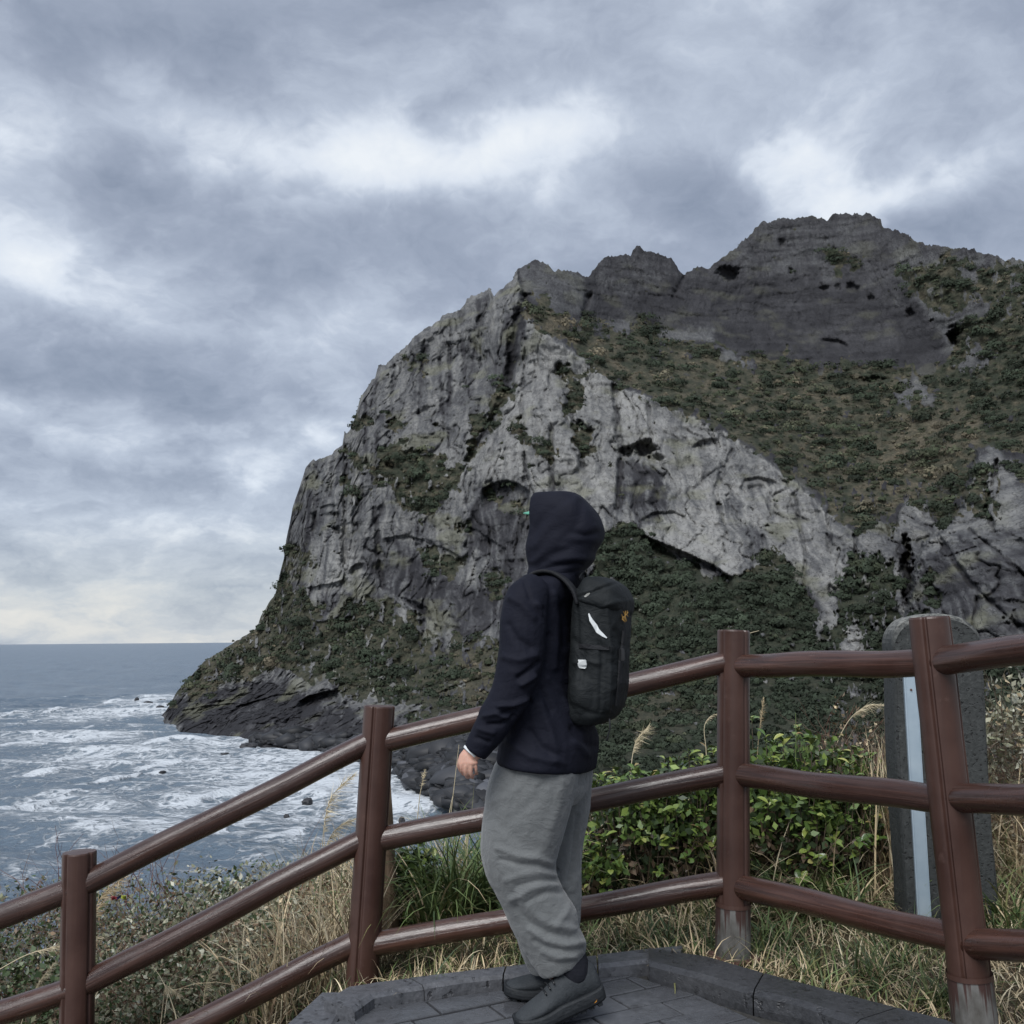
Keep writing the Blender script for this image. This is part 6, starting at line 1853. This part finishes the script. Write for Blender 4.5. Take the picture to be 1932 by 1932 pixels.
ARM_R = [(1035, 1110, 0.145, 30), (1035, 1130, 0.185, 38), (1038, 1175, 0.215, 38), (1042, 1230, 0.225, 38), (1036, 1290, 0.225, 36), (1016, 1335, 0.22, 32), (996, 1375, 0.21, 28), (980, 1410, 0.20, 23)]
bm = bmesh.new()
add_loft(bm, resample([body_ring(a, b, c, d, 0.0, s, e=2.35) for a, b, c, d, s in TORSO]))
add_loft(bm, resample(px_tube(ARM_L)))
add_loft(bm, resample(px_tube(ARM_R)))
JF = [([(1012, 1140), (1026, 1162), (1032, 1190)], 7, 0.008), ([(1024, 1150), (1036, 1200), (1030, 1250)], 6, -0.008), ([(978, 1278), (1000, 1264), (1016, 1250)], 6, -0.009), ([(985, 1292), (1008, 1276)], 6, 0.008), ([(942, 1332), (968, 1330), (994, 1318)], 6, 0.009), ([(948, 1346), (975, 1340), (1000, 1322)], 5, -0.009), ([(916, 1352), (936, 1346), (960, 1356)], 6, 0.008),
      ([(922, 1366), (945, 1366), (970, 1350)], 5, -0.008), ([(905, 1376), (930, 1382)], 6, 0.006), ([(900, 1392), (922, 1400)], 5, -0.006), ([(960, 1180), (975, 1205), (1000, 1222)], 9, -0.006), ([(952, 1240), (980, 1246), (1010, 1236)], 8, 0.005), ([(965, 1130), (985, 1140), (1005, 1165)], 9, 0.006), ([(1045, 1120), (1050, 1180), (1046, 1260)], 8, 0.007), ([(1062, 1140), (1064, 1220)], 7, -0.007),
      ([(1020, 1330), (1040, 1380), (1050, 1430)], 10, 0.006), ([(1000, 1380), (1020, 1410), (1050, 1425)], 10, -0.006), ([(960, 1400), (1000, 1428), (1060, 1440)], 9, 0.005), ([(1080, 1375), (1100, 1400), (1125, 1410)], 8, -0.007), ([(1085, 1400), (1110, 1425)], 8, 0.006), ([(1035, 1280), (1060, 1310), (1072, 1340)], 8, 0.006), ([(1022, 1300), (1040, 1340)], 7, -0.006), ([(990, 1098), (1000, 1130)], 5, -0.004)]


def jacket_disp(co, no):
    h = 1.5 * folds(co, no, [(a, b * 0.8, c) for a, b, c in JF])
    h += 0.003 * ridged(co[:, 0] * 5 + 3, co[:, 1] * 5, co[:, 2] * 7, 2) + 0.0012 * fbm(co[:, 0] * 20, co[:, 1] * 20, co[:, 2] * 24, 2) - 0.001
    return h


jacket = own(fused('jacket', bm, 0.005, 3, m_jacket, person, jacket_disp))
jacket['label'] = 'black navy shell jacket with creased sleeve'

# hood: open at the face
HOOD = [(1022, 929.6, 1080, 931, 0.040), (1008, 931.5, 1092, 935, 0.066), (1003, 938, 1104, 943, 0.086), (1000.5, 952, 1116, 955, 0.102), (999, 972, 1131, 974, 0.115), (999.5, 996, 1141, 1000, 0.120), (994, 1018, 1138, 1020, 0.120), (991, 1038, 1126, 1040, 0.116), (994, 1056, 1122, 1056, 0.112), (997, 1070, 1113, 1068, 0.108), (995, 1082, 1104, 1076, 0.108), (992, 1094, 1094, 1086, 0.112)]
rings = resample([body_ring(a, b, c, d, -0.005, s, n=54, e=2.7, a0=R(40), closed=False) for a, b, c, d, s in HOOD], 5)
top = rings[0]
bm = bmesh.new()
allr = [np.repeat(top.mean(0)[None] + np.array([0, 0, 0.002]), 54, 0) * 0.75 + top * 0.25] + rings
rv = [[bm.verts.new(tuple(p)) for p in r] for r in allr]
for a, b in zip(rv[:-1], rv[1:]):
    for i in range(53): bm.faces.new((a[i], a[i + 1], b[i + 1], b[i]))
bm.faces.new(rv[0])
# close the crown over the brow
crown = []
me = bpy.data.meshes.new('hood'); bmesh.ops.recalc_face_normals(bm, faces=bm.faces[:]); bm.to_mesh(me); bm.free()
n = len(me.vertices); co = np.empty(n * 3, np.float32); no = np.empty(n * 3, np.float32)
me.vertices.foreach_get('co', co); me.vertex_normals.foreach_get('vector', no); co = co.reshape(-1, 3); no = no.reshape(-1, 3)
ctr_ = co.mean(0)
if ((co - ctr_) * no).sum() < 0: no = -no
HF = [([(1010, 1030), (1030, 1000), (1055, 972), (1075, 950)], 6, 0.007), ([(1004, 1010), (1020, 985), (1038, 960)], 5, -0.006), ([(1006, 1060), (1030, 1040), (1050, 1015)], 7, 0.006), ([(1015, 1068), (1045, 1045), (1075, 1035)], 7, -0.006), ([(1088, 938), (1078, 965), (1060, 985)], 6, 0.006), ([(1100, 950), (1092, 985), (1070, 1010)], 6, -0.006), ([(1130, 1005), (1105, 1012), (1085, 1006)], 6, -0.010), ([(1136, 1022), (1118, 1026), (1112, 1045)], 6, 0.006),
      ([(1002, 940), (1002, 1000), (997, 1040), (999, 1085)], 4, 0.005), ([(1012, 1076), (1053, 1067), (1096, 1064)], 4, -0.008), ([(1040, 1058), (1080, 1052), (1118, 1056)], 6, 0.006), ([(1060, 1020), (1090, 1028), (1115, 1024)], 7, -0.005)]
co = co + no * (folds(co, no, HF) + 0.0015 * ridged(co[:, 0] * 8, co[:, 1] * 8, co[:, 2] * 9, 2))[:, None]
me.vertices.foreach_set('co', co.ravel())
for p in me.polygons: p.use_smooth = True
me.materials.append(m_jacket); me.update()
hood = link(bpy.data.objects.new('hood', me), person); own(hood)
md = hood.modifiers.new('thickness', 'SOLIDIFY'); md.thickness = 0.006; md.offset = -1.0
md = hood.modifiers.new('soften', 'SUBSURF'); md.levels = 1; md.render_levels = 1
hood['label'] = 'raised black hood seen from behind and the side'

# ---- body: one continuous skin, mostly under the clothes
HC = at(1064, 1002, PD)
HC = Vector((HC.x, PD, HC.z))
fr3 = Matrix((FACE, LEFT, Vector((0, 0, 1)))).transposed()
def hp(f, l, u): return HC + FACE * f + LEFT * l + Vector((0, 0, u))
bm = bmesh.new()
ellipsoid(bm, hp(-0.008, 0, 0.022), (0.098, 0.076, 0.098), fr3)
ellipsoid(bm, hp(0.022, 0, -0.050), (0.068, 0.060, 0.068), fr3)
ellipsoid(bm, hp(0.098, 0, -0.024), (0.020, 0.015, 0.016), fr3, 2)           # nose
ellipsoid(bm, hp(0.088, 0, -0.004), (0.014, 0.011, 0.024), fr3, 2)
for s_ in (-1, 1):
    ellipsoid(bm, hp(0.078, 0.030 * s_, 0.012), (0.012, 0.026, 0.009), fr3, 2)    # brows
    ellipsoid(bm, hp(-0.004, 0.076 * s_, -0.004), (0.020, 0.010, 0.030), fr3, 2)  # ears
ellipsoid(bm, hp(0.083, 0, -0.062), (0.011, 0.024, 0.008), fr3, 2)               # mouth
ellipsoid(bm, hp(0.074, 0, -0.098), (0.022, 0.024, 0.018), fr3, 2)               # chin
def shr(seq, k): return [(a, b, dy, r * k) for a, b, dy, r in seq]
add_loft(bm, tube_rings([(hp(-0.01, 0, -0.03), 0.055), (hp(-0.005, 0, -0.10), 0.052), (hp(-0.01, 0, -0.16), 0.058)]))
def inset(sec, k):
    a, b, c, d, s = sec
    m_ = (a + c) / 2
    return (m_ + (a - m_) * k, b, m_ + (c - m_) * k, d, s * k)
add_loft(bm, [body_ring(*inset(t, 0.72)[:4], 0.0, inset(t, 0.78)[4]) for t in TORSO[:-1]])
add_loft(bm, [body_ring(*inset((928, 1455, 1112, 1457, 0.19), 0.75)[:4], 0.0, 0.14), body_ring(*inset((928, 1400, 1112, 1400, 0.19), 0.7)[:4], 0.0, 0.14)])
def slim(seq, dy0, dy1, k, last):
    rr = []
    for i, (a, b, c, d, h) in enumerate(seq):
        m_ = (a + c) / 2; my = (b + d) / 2
        rr.append((at(m_, my, PD + dy0 + (dy1 - dy0) * i / (len(seq) - 1)), max(0.042, 0.078 - 0.036 * i / (len(seq) - 1)) * k))
    rr.append(last)
    return tube_rings(rr)
ank_n = at(1090, 1836, PD - 0.06); ank_f = at(1066, 1842, PD + 0.11)
add_loft(bm, slim(NEAR, -0.085, -0.055, 0.9, (ank_n, 0.036)))
add_loft(bm, slim(FAR, 0.085, 0.105, 0.9, (ank_f, 0.036)))
add_loft(bm, px_tube(shr(ARM_R, 0.62) + [(972, 1428, 0.195, 15)]))
add_loft(bm, px_tube(shr(ARM_L[:-1], 0.62) + [(895, 1420, -0.226, 15.5), (887, 1424, -0.228, 14.5)]))
# left hand: palm towards the thigh, fingers half curled
def hpt(a, b, dy): return at(a, b, PD + dy)
palm = [(hpt(889, 1421, -0.227), 0.0275), (hpt(884, 1430, -0.229), 0.0315), (hpt(883, 1439, -0.231), 0.0350), (hpt(884, 1443, -0.230), 0.0325)]
add_loft(bm, resample(tube_rings(palm, squash=0.52)))
FING = [[(872, 1440, -0.238, 9.2), (871, 1453, -0.232, 8.6), (875, 1461, -0.212, 8.0), (882, 1458, -0.196, 7.4)],
        [(879, 1446, -0.243, 9.4), (879, 1460, -0.236, 8.9), (883, 1467, -0.213, 8.3), (889, 1462, -0.196, 7.6)],
        [(888, 1447, -0.243, 9.2), (889, 1461, -0.236, 8.7), (892, 1467, -0.214, 8.0), (896, 1461, -0.198, 7.4)],
        [(897, 1444, -0.238, 8.2), (898, 1455, -0.232, 7.7), (900, 1460, -0.213, 7.0), (902, 1455, -0.199, 6.4)]]
for fg in FING:
    add_loft(bm, resample(tube_rings([(hpt(886, 1432, -0.232), 0.010)] + [(hpt(a, b, dy), r * 0.00074) for a, b, dy, r in fg], n=12)))
add_loft(bm, resample(tube_rings([(hpt(882, 1424, -0.222), 0.013), (hpt(871, 1434, -0.205), 0.0125), (hpt(868, 1446, -0.196), 0.0105), (hpt(872, 1456, -0.188), 0.0085)], n=12)))
# right hand, on the far side
rh = lambda a, b, dy: at(a, b, PD + dy)
add_loft(bm, resample(tube_rings([(rh(972, 1426, 0.195), 0.026), (rh(966, 1440, 0.195), 0.032), (rh(964, 1455, 0.195), 0.033)], squash=0.55)))
for k in range(4):
    x_ = 953 + 8.5 * k
    add_loft(bm, resample(tube_rings([(rh(966, 1440, 0.195), 0.010), (rh(x_, 1458, 0.202), 0.0095), (rh(x_ + 1, 1474, 0.195), 0.0088), (rh(x_ + 5, 1482, 0.176), 0.0078)], n=12)))
add_loft(bm, resample(tube_rings([(rh(968, 1432, 0.19), 0.012), (rh(955, 1444, 0.175), 0.0115), (rh(952, 1458, 0.168), 0.009)], n=12)))
body = own(fused('body', bm, 0.0034, 1, m_skin, person))
body['label'] = 'bare left hand hanging with fingers curled'

# white band at the wrist
bm = bmesh.new()
w0, w1 = at(891, 1416.5, PD - 0.2265), at(886.5, 1421.5, PD - 0.2275)
add_loft(bm, tube_rings([(w0, 0.0290), (w0.lerp(w1, 0.2), 0.0305), (w0.lerp(w1, 0.8), 0.0298), (w1, 0.0280)], n=28), cap=True)
own(bm_obj('wrist_band', bm, m_white, person, smooth=True))
# cap: crown and brim
bm = bmesh.new()
ellipsoid(bm, hp(-0.005, 0, 0.040), (0.103, 0.082, 0.088), fr3)
bmesh.ops.bisect_plane(bm, geom=bm.verts[:] + bm.edges[:] + bm.faces[:], plane_co=hp(0, 0, 0.045), plane_no=(0, 0, 1), clear_inner=True)
bl = [v for v in bm.verts]
capo = own(bm_obj('cap', bm, m_green, person, smooth=True))
bm = bmesh.new()
tip = at(983.5, 963, PD - 0.03)
bl_f = (Vector((tip.x, tip.y, 0)) - Vector((HC.x, HC.y, 0))).dot(FACE) + 0.022
bz = tip.z - HC.z
up, lo = [], []
for i in range(17):
    a = -1.25 + 2.5 * i / 16
    rowu, rowl = [], []
    for k in range(5):
        t = k / 4
        rad_f = 0.085 + (bl_f - 0.085) * t
        ff = rad_f * math.cos(a * 0.9) ** (0.4 + 0.6 * t) if t > 0 else 0.085 * math.cos(a)
        ll = 0.078 * math.sin(a) * (1 - 0.12 * t)
        zz = bz + 0.010 * (1 - t) - 0.020 * math.sin(a) ** 2
        rowu.append(bm.verts.new(hp(ff, ll, zz + 0.0022))); rowl.append(bm.verts.new(hp(ff, ll, zz - 0.0022)))
    up.append(rowu); lo.append(rowl)
for i in range(16):
    for k in range(4):
        bm.faces.new((up[i][k], up[i + 1][k], up[i + 1][k + 1], up[i][k + 1])); bm.faces.new((lo[i][k], lo[i][k + 1], lo[i + 1][k + 1], lo[i + 1][k]))
    bm.faces.new((up[i][4], up[i + 1][4], lo[i + 1][4], lo[i][4])); bm.faces.new((up[i][0], lo[i][0], lo[i + 1][0], up[i + 1][0]))
for r_ in (0, 16):
    for k in range(4): bm.faces.new((up[r_][k], up[r_][k + 1], lo[r_][k + 1], lo[r_][k]))
o = own(bm_obj('cap_brim', bm, m_green, person, smooth=True)); o['label'] = 'green cap brim poking out of the hood'


# ---- shoes: built toe towards +X, sole on z = 0
def shoe_parts(parent, M, badge):
    S = [(-0.150, 0.020, 0.060, 0.082), (-0.140, 0.033, 0.074, 0.098), (-0.110, 0.038, 0.082, 0.108), (-0.070, 0.040, 0.084, 0.110), (-0.030, 0.041, 0.080, 0.104), (0.010, 0.044, 0.066, 0.086), (0.050, 0.049, 0.054, 0.070), (0.090, 0.051, 0.046, 0.060), (0.125, 0.045, 0.038, 0.052), (0.148, 0.032, 0.030, 0.044), (0.158, 0.015, 0.022, 0.036)]
    bm = bmesh.new(); rings = []
    for x, w, h1, h2 in S:
        r = []
        for i in range(20):
            a = 2 * math.pi * i / 20
            c, s = math.cos(a), math.sin(a)
            zz = 0.020 + (h2 - 0.020) * (0.5 + 0.5 * s) if True else 0
            taper = 1.0 - 0.38 * max(0, s) ** 1.2
            r.append((x, w * 0.97 * (abs(c) ** 0.75) * math.copysign(1, c) * taper, zz))
        rings.append(np.array(r))
    add_loft(bm, resample(rings, 2)); bmesh.ops.transform(bm, verts=bm.verts, matrix=M)
    up = own(bm_obj('shoe', bm, m_shoe, parent, smooth=True))
    bm = bmesh.new(); rings = []
    for x, w, h1, h2 in S:
        rise = 0.012 * max(0, (x - 0.06) / 0.1) ** 2 + 0.006 * max(0, (-0.09 - x) / 0.06) ** 2
        hs = 0.034 if x < 0.05 else 0.030
        ww = w * 1.07 + 0.002
        r = [(x * 1.03, y * ww, z + rise) for y, z in ((-0.86, 0.0), (-1.0, 0.006), (-1.04, 0.016), (-1.0, hs - 0.004), (-0.90, hs), (0, hs), (0.90, hs), (1.0, hs - 0.004), (1.04, 0.016), (1.0, 0.006), (0.86, 0.0), (0, 0.0))]
        rings.append(np.array(r))
    add_loft(bm, resample(rings, 2)); bmesh.ops.transform(bm, verts=bm.verts, matrix=M)
    so = bm_obj('sole', bm, m_sole, up, smooth=False)
    so.matrix_parent_inverse = up.matrix_world.inverted() if False else Matrix.Translation(Vector((0, 0, 0)))
    # tread lugs
    bm = bmesh.new()
    for k in range(9):
        for s_ in (-1, 1):
            v = bmesh.ops.create_cube(bm, size=1.0)['verts']
            bmesh.ops.scale(bm, verts=v, vec=(0.016, 0.030, 0.010))
            bmesh.ops.translate(bm, verts=v, vec=(-0.125 + k * 0.031, s_ * 0.021, -0.001))
    bmesh.ops.transform(bm, verts=bm.verts, matrix=M)
    bm_obj('tread', bm, m_sole, up)
    bm = bmesh.new()
    for k in range(5):
        x = 0.005 + 0.018 * k; zt = 0.098 - 0.0085 * k - (0.004 * k if k > 2 else 0)
        add_loft(bm, tube_rings([(Vector((x, y, zt - 6.0 * y * y - 0.004)), 0.0028) for y in (-0.030, -0.018, 0.0, 0.018, 0.030)], n=6))
    bmesh.ops.transform(bm, verts=bm.verts, matrix=M)
    bm_obj('laces', bm, m_black, up, smooth=True)
    if badge:
        bm = bmesh.new()
        v = bmesh.ops.create_cone(bm, cap_ends=True, segments=8, radius1=0.011, radius2=0.010, depth=0.003)['verts']
        bmesh.ops.scale(bm, verts=v, vec=(1.0, 0.55, 1.0)); bmesh.ops.rotate(bm, verts=v, matrix=Matrix.Rotation(R(90), 3, 'X'))
        bmesh.ops.translate(bm, verts=v, vec=(-0.105, 0.0425, 0.016)); bmesh.ops.transform(bm, verts=bm.verts, matrix=M)
        b_ = bm_obj('sole_badge', bm, m_gold, up)
        b_.data.materials[0] = m_orange
    return up


m_orange, nt = material('orange_rubber')
finish(nt, (0.60, 0.26, 0.03), 0.5)
# the near foot is pushing off, heel raised; the far foot is flat
toe = at_z(1000, 1940, ZP); heel = at(1136, 1882, PD - 0.06)
dirn = (Vector((toe.x, toe.y, toe.z)) - heel)
dirn = dirn.normalized()
yv = Vector((0, 0, 1)).cross(dirn).normalized(); zv = dirn.cross(yv)
Mn = Matrix((dirn, yv, zv)).transposed().to_4x4(); Mn.translation = heel + dirn * 0.142; Mn = Mn @ Matrix.Diagonal((0.98, 1.05, 1.28, 1.0))
sh = shoe_parts(person, Mn, True); sh['label'] = 'near charcoal shoe with heel lifted and orange sole badge'
fd = Vector((-0.97, 0.05, 0)).normalized(); yv = Vector((0, 0, 1)).cross(fd)
ft = at_z(955, 1884, ZP)
Mf = Matrix((fd, yv, Vector((0, 0, 1)))).transposed().to_4x4(); Mf.translation = Vector((ft.x + 0.155, ft.y, ZP + 0.006)); Mf = Mf @ Matrix.Diagonal((1.0, 1.0, 1.12, 1.0))
sh = shoe_parts(person, Mf, False); sh['label'] = 'far charcoal shoe planted flat'
bm = bmesh.new()
hl = Mn @ Vector((-0.080, 0, 0.075)); up_n = at(1072, 1800, PD - 0.06)
add_loft(bm, resample(tube_rings([(up_n, 0.052), (up_n.lerp(hl, 0.5), 0.055), (hl, 0.047), (hl + (hl - up_n) * 0.3, 0.035)])))
own(bm_obj('sock', bm, m_sock, person, smooth=True))
bm = bmesh.new()
hl = Mf @ Vector((-0.075, 0, 0.08)); up_f = at(1020, 1812, PD + 0.105)
add_loft(bm, tube_rings([(up_f, 0.052), (hl + Vector((-0.02, 0, 0.02)), 0.050), (hl, 0.046), (hl + Vector((0, 0, -0.04)), 0.035)]))
own(bm_obj('sock', bm, m_sock, person, smooth=True))

# ================================================================== backpack (worn, a thing of its own)
bpk = empty('backpack', at(1130, 1368, PD - 0.07))
tag(bpk, 'black backpack worn on the back with gold emblem and white tag', 'backpack')
BINV = Matrix.Translation(-bpk.location)
def bown(o):
    o.matrix_parent_inverse = BINV
    return o
DYB = -0.075
BODY = [(1086, 1112, 1186, 1118, 0.118), (1081, 1135, 1194, 1140, 0.126), (1078, 1176, 1192, 1178, 0.128), (1075, 1220, 1190, 1221, 0.130), (1073, 1268, 1190, 1268, 0.132), (1071, 1310, 1186, 1306, 0.132), (1070, 1338, 1179, 1332, 0.126), (1073, 1354, 1168, 1350, 0.114), (1082, 1364, 1150, 1362, 0.092)]
bm = bmesh.new()
add_loft(bm, resample([body_ring(a, b, c, d, DYB, s, e=2.9, n=48) for a, b, c, d, s in BODY]))
# side pocket bulging on the near side
pk = [at(1092, 1262, PD - 0.205), at(1110, 1350, PD - 0.18)]
ellipsoid(bm, at(1104, 1306, PD - 0.165), (0.052, 0.045, 0.085))
BF = [([(1076, 1200), (1100, 1230), (1096, 1290)], 6, -0.006), ([(1118, 1165), (1130, 1200), (1150, 1225)], 7, 0.007), ([(1126, 1180), (1136, 1240), (1132, 1340)], 4, -0.007), ([(1085, 1250), (1112, 1248), (1130, 1252)], 5, 0.007), ([(1145, 1150), (1152, 1230), (1148, 1340)], 4, 0.006), ([(1090, 1140), (1092, 1230)], 4, -0.004), ([(1150, 1250), (1178, 1262)], 6, -0.004), ([(1155, 1300), (1180, 1290)], 7, 0.005), ([(1080, 1330), (1110, 1345), (1150, 1350)], 5, -0.005), ([(1160, 1190), (1170, 1215)], 5, -0.005)]
bown(fused('pack_body', bm, 0.0055, 4, m_pack, bpk, lambda co, no: folds(co, no, BF) + 0.003 * ridged(co[:, 0] * 11, co[:, 1] * 11, co[:, 2] * 9, 2)))
LID = [(1112, 1089.5, 1150, 1092, 0.050), (1102, 1092, 1168, 1097, 0.086), (1094, 1102, 1186, 1108, 0.116), (1086, 1118, 1197, 1126, 0.131), (1083, 1128, 1200.5, 1140, 0.139), (1087, 1136, 1199, 1156, 0.139), (1096, 1142, 1193, 1166, 0.124)]
bm = bmesh.new()
add_loft(bm, resample([body_ring(a, b, c, d, DYB, s, e=3.2, n=48) for a, b, c, d, s in LID]))
LF = [([(1088, 1128), (1110, 1121), (1140, 1108), (1175, 1098)], 2.5, -0.005), ([(1084, 1122), (1108, 1116), (1138, 1103), (1170, 1094)], 3, 0.004), ([(1130, 1146), (1160, 1136), (1198, 1132)], 4, 0.004), ([(1110, 1105), (1140, 1120), (1170, 1128)], 8, -0.004)]
bown(fused('pack_lid', bm, 0.0045, 3, m_pack, bpk, lambda co, no: folds(co, no, LF) + 0.002 * ridged(co[:, 0] * 13, co[:, 1] * 13, co[:, 2] * 13, 2)))


def surf(px_, py_, off=0.004):
    """point on the pack surface seen at a picture point: cast a ray on the built mesh"""
    dg = bpy.context.evaluated_depsgraph_get()
    o_ = Vector((0, 0, CAM_Z)); d_ = (at(px_, py_, 3.0) - o_).normalized()
    best = None
    for ob in [c for c in bpk.children if c.name.startswith('pack_')]:
        iv = ob.matrix_world.inverted()
        ok, loc, nor, _i = ob.evaluated_get(dg).ray_cast(iv @ o_, (iv.to_3x3() @ d_))
        if ok:
            w = ob.matrix_world @ loc
            if best is None or (w - o_).length < (best[0] - o_).length: best = (w, (ob.matrix_world.to_3x3() @ nor).normalized())
    if best is None:
        return at(px_, py_, PD - 0.2), Vector((0, -1, 0))
    return best[0] + best[1] * off, best[1]


bpy.context.view_layer.update()


def decal_strip(name, pts, widths, mat, thick=0.002, off=0.003):
    bm = bmesh.new(); rows = []
    P = [surf(*q, off) for q in pts]
    for i, ((p, nn), w) in enumerate(zip(P, widths)):
        d = (P[min(i + 1, len(P) - 1)][0] - P[max(i - 1, 0)][0]).normalized()
        s = d.cross(nn).normalized()
        rows.append([bm.verts.new(p + s * w * a + nn * b) for a, b in ((-0.5, -0.003), (-0.5, thick), (0.5, thick), (0.5, -0.003))])
    for a, b in zip(rows[:-1], rows[1:]):
        for k in range(4): bm.faces.new((a[k], a[(k + 1) % 4], b[(k + 1) % 4], b[k]))
    bm.faces.new(rows[0]); bm.faces.new(rows[-1][::-1])
    return bown(bm_obj(name, bm, mat, bpk))


o = decal_strip('white_flap', [(1111.5, 1158), (1116, 1170), (1122, 1181), (1129, 1191), (1137, 1199), (1144, 1204)], [0.003, 0.011, 0.015, 0.014, 0.010, 0.003], m_white)
o['label'] = 'slim curved white flap on the side of the backpack'
o = decal_strip('white_tag', [(1100, 1246.5), (1100, 1251), (1100, 1256), (1100, 1261)], [0.032, 0.034, 0.030, 0.020], m_white, 0.004)
o['label'] = 'small white tag on the side pocket'
decal_strip('zip_pull', [(1104, 1127), (1108, 1122), (1113, 1119)], [0.006, 0.008, 0.004], m_grey)
decal_strip('compression_strap', [(1176, 1190), (1173, 1220), (1169, 1250), (1167, 1290), (1162, 1330)], [0.018] * 5, m_strap, 0.004)
decal_strip('compression_strap', [(1094, 1218), (1110, 1220), (1130, 1222), (1150, 1222)], [0.014] * 4, m_strap, 0.003)
p_, n_ = surf(1170, 1235, 0.006)
bm = bmesh.new(); bmesh.ops.create_cube(bm, size=1.0); bmesh.ops.scale(bm, verts=bm.verts, vec=(0.030, 0.010, 0.042)); bmesh.ops.bevel(bm, geom=bm.edges[:], offset=0.003, segments=2, affect='EDGES')
o = bm_obj('buckle', bm, m_black, bpk); o.location = p_; o.rotation_euler = n_.to_track_quat('-Y', 'Z').to_euler(); bown(o)
# gold emblem: a spiky little skeleton bird of crossing strokes
p_, n_ = surf(1177, 1163, 0.004)
q_ = n_.to_track_quat('-Y', 'Z').to_matrix()
bm = bmesh.new()
for (x0, z0, x1, z1, w) in ((-0.020, -0.004, 0.004, 0.004, 0.0034), (0.004, 0.004, 0.022, 0.015, 0.0032), (0.000, 0.004, -0.012, 0.017, 0.0030), (0.002, 0.004, 0.002, 0.019, 0.0028), (0.000, 0.002, 0.012, -0.016, 0.0030), (-0.006, 0.000, -0.012, -0.016, 0.0030), (0.000, 0.000, 0.000, -0.019, 0.0026), (-0.018, -0.004, -0.024, 0.006, 0.0026), (0.010, 0.008, 0.022, 0.000, 0.0026), (-0.014, -0.002, -0.020, -0.012, 0.0022), (0.014, 0.010, 0.014, 0.020, 0.0022)):
    a_, b_ = Vector((x0, 0, z0)), Vector((x1, 0, z1)); s_ = (b_ - a_).normalized().cross(Vector((0, 1, 0))) * w * 0.5
    lo_ = [bm.verts.new(v) for v in (a_ - s_, b_ - s_ * 0.4, b_ + s_ * 0.4, a_ + s_)]
    hi_ = [bm.verts.new(v + Vector((0, -0.0012, 0))) for v in (a_ - s_, b_ - s_ * 0.4, b_ + s_ * 0.4, a_ + s_)]
    bm.faces.new(hi_[::-1]); bm.faces.new(lo_)
    for k in range(4): bm.faces.new((lo_[k], lo_[(k + 1) % 4], hi_[(k + 1) % 4], hi_[k]))
o = bm_obj('emblem', bm, m_gold, bpk); o.scale = (1.25, 1.0, 1.0); o.location = p_; o.rotation_euler = q_.to_euler(); bown(o)
o['label'] = 'small gold bird skeleton emblem'


def band(name, pts, w, th, wide):
    """flat strap swept along a path; wide = direction of its breadth"""
    bm = bmesh.new(); rows = []
    P = resample([np.array([p[:]]) for p in pts], 4)
    P = [Vector(p[0]) for p in P]
    for i, p in enumerate(P):
        d = (P[min(i + 1, len(P) - 1)] - P[max(i - 1, 0)]).normalized()
        s = (wide - d * wide.dot(d)).normalized(); nn = s.cross(d).normalized()
        rows.append([bm.verts.new(p + s * a * w + nn * b * th) for a, b in ((-0.5, -0.3), (-0.42, 0.5), (0.42, 0.5), (0.5, -0.3), (0.42, -0.5), (-0.42, -0.5))])
    for a, b in zip(rows[:-1], rows[1:]):
        for k in range(6): bm.faces.new((a[k], a[(k + 1) % 6], b[(k + 1) % 6], b[k]))
    bm.faces.new(rows[0]); bm.faces.new(rows[-1][::-1])
    return bown(bm_obj(name, bm, m_strap, bpk, smooth=True))


band('shoulder_strap', [at(1092, 1140, PD - 0.155), at(1084, 1116, PD - 0.150), at(1066, 1094, PD - 0.140), at(1042, 1080, PD - 0.128), at(1016, 1080, PD - 0.118), at(996, 1094, PD - 0.112), at(974, 1130, PD - 0.105), at(956, 1190, PD - 0.10), at(948, 1260, PD - 0.10), at(975, 1310, PD - 0.19)], 0.052, 0.012, LEFT)
band('shoulder_strap', [at(1108, 1140, PD + 0.06), at(1100, 1110, PD + 0.10), at(1080, 1092, PD + 0.115), at(1050, 1082, PD + 0.12), at(1020, 1088, PD + 0.125), at(990, 1130, PD + 0.13), at(972, 1200, PD + 0.135), at(966, 1270, PD + 0.14)], 0.052, 0.012, LEFT)
band('haul_loop', [at(1094, 1092, PD - 0.09), at(1098, 1084, PD - 0.07), at(1104, 1082, PD - 0.05), at(1110, 1092, PD - 0.03)], 0.018, 0.004, LEFT)
bm = bmesh.new()
add_loft(bm, tube_rings([(at(1150, 1356, PD - 0.2), 0.0028), (at(1151, 1375, PD - 0.2), 0.0026), (at(1147, 1388, PD - 0.2), 0.0024), (at(1145, 1398, PD - 0.2), 0.003)], n=8))
bown(bm_obj('cord', bm, m_strap, bpk, smooth=True))
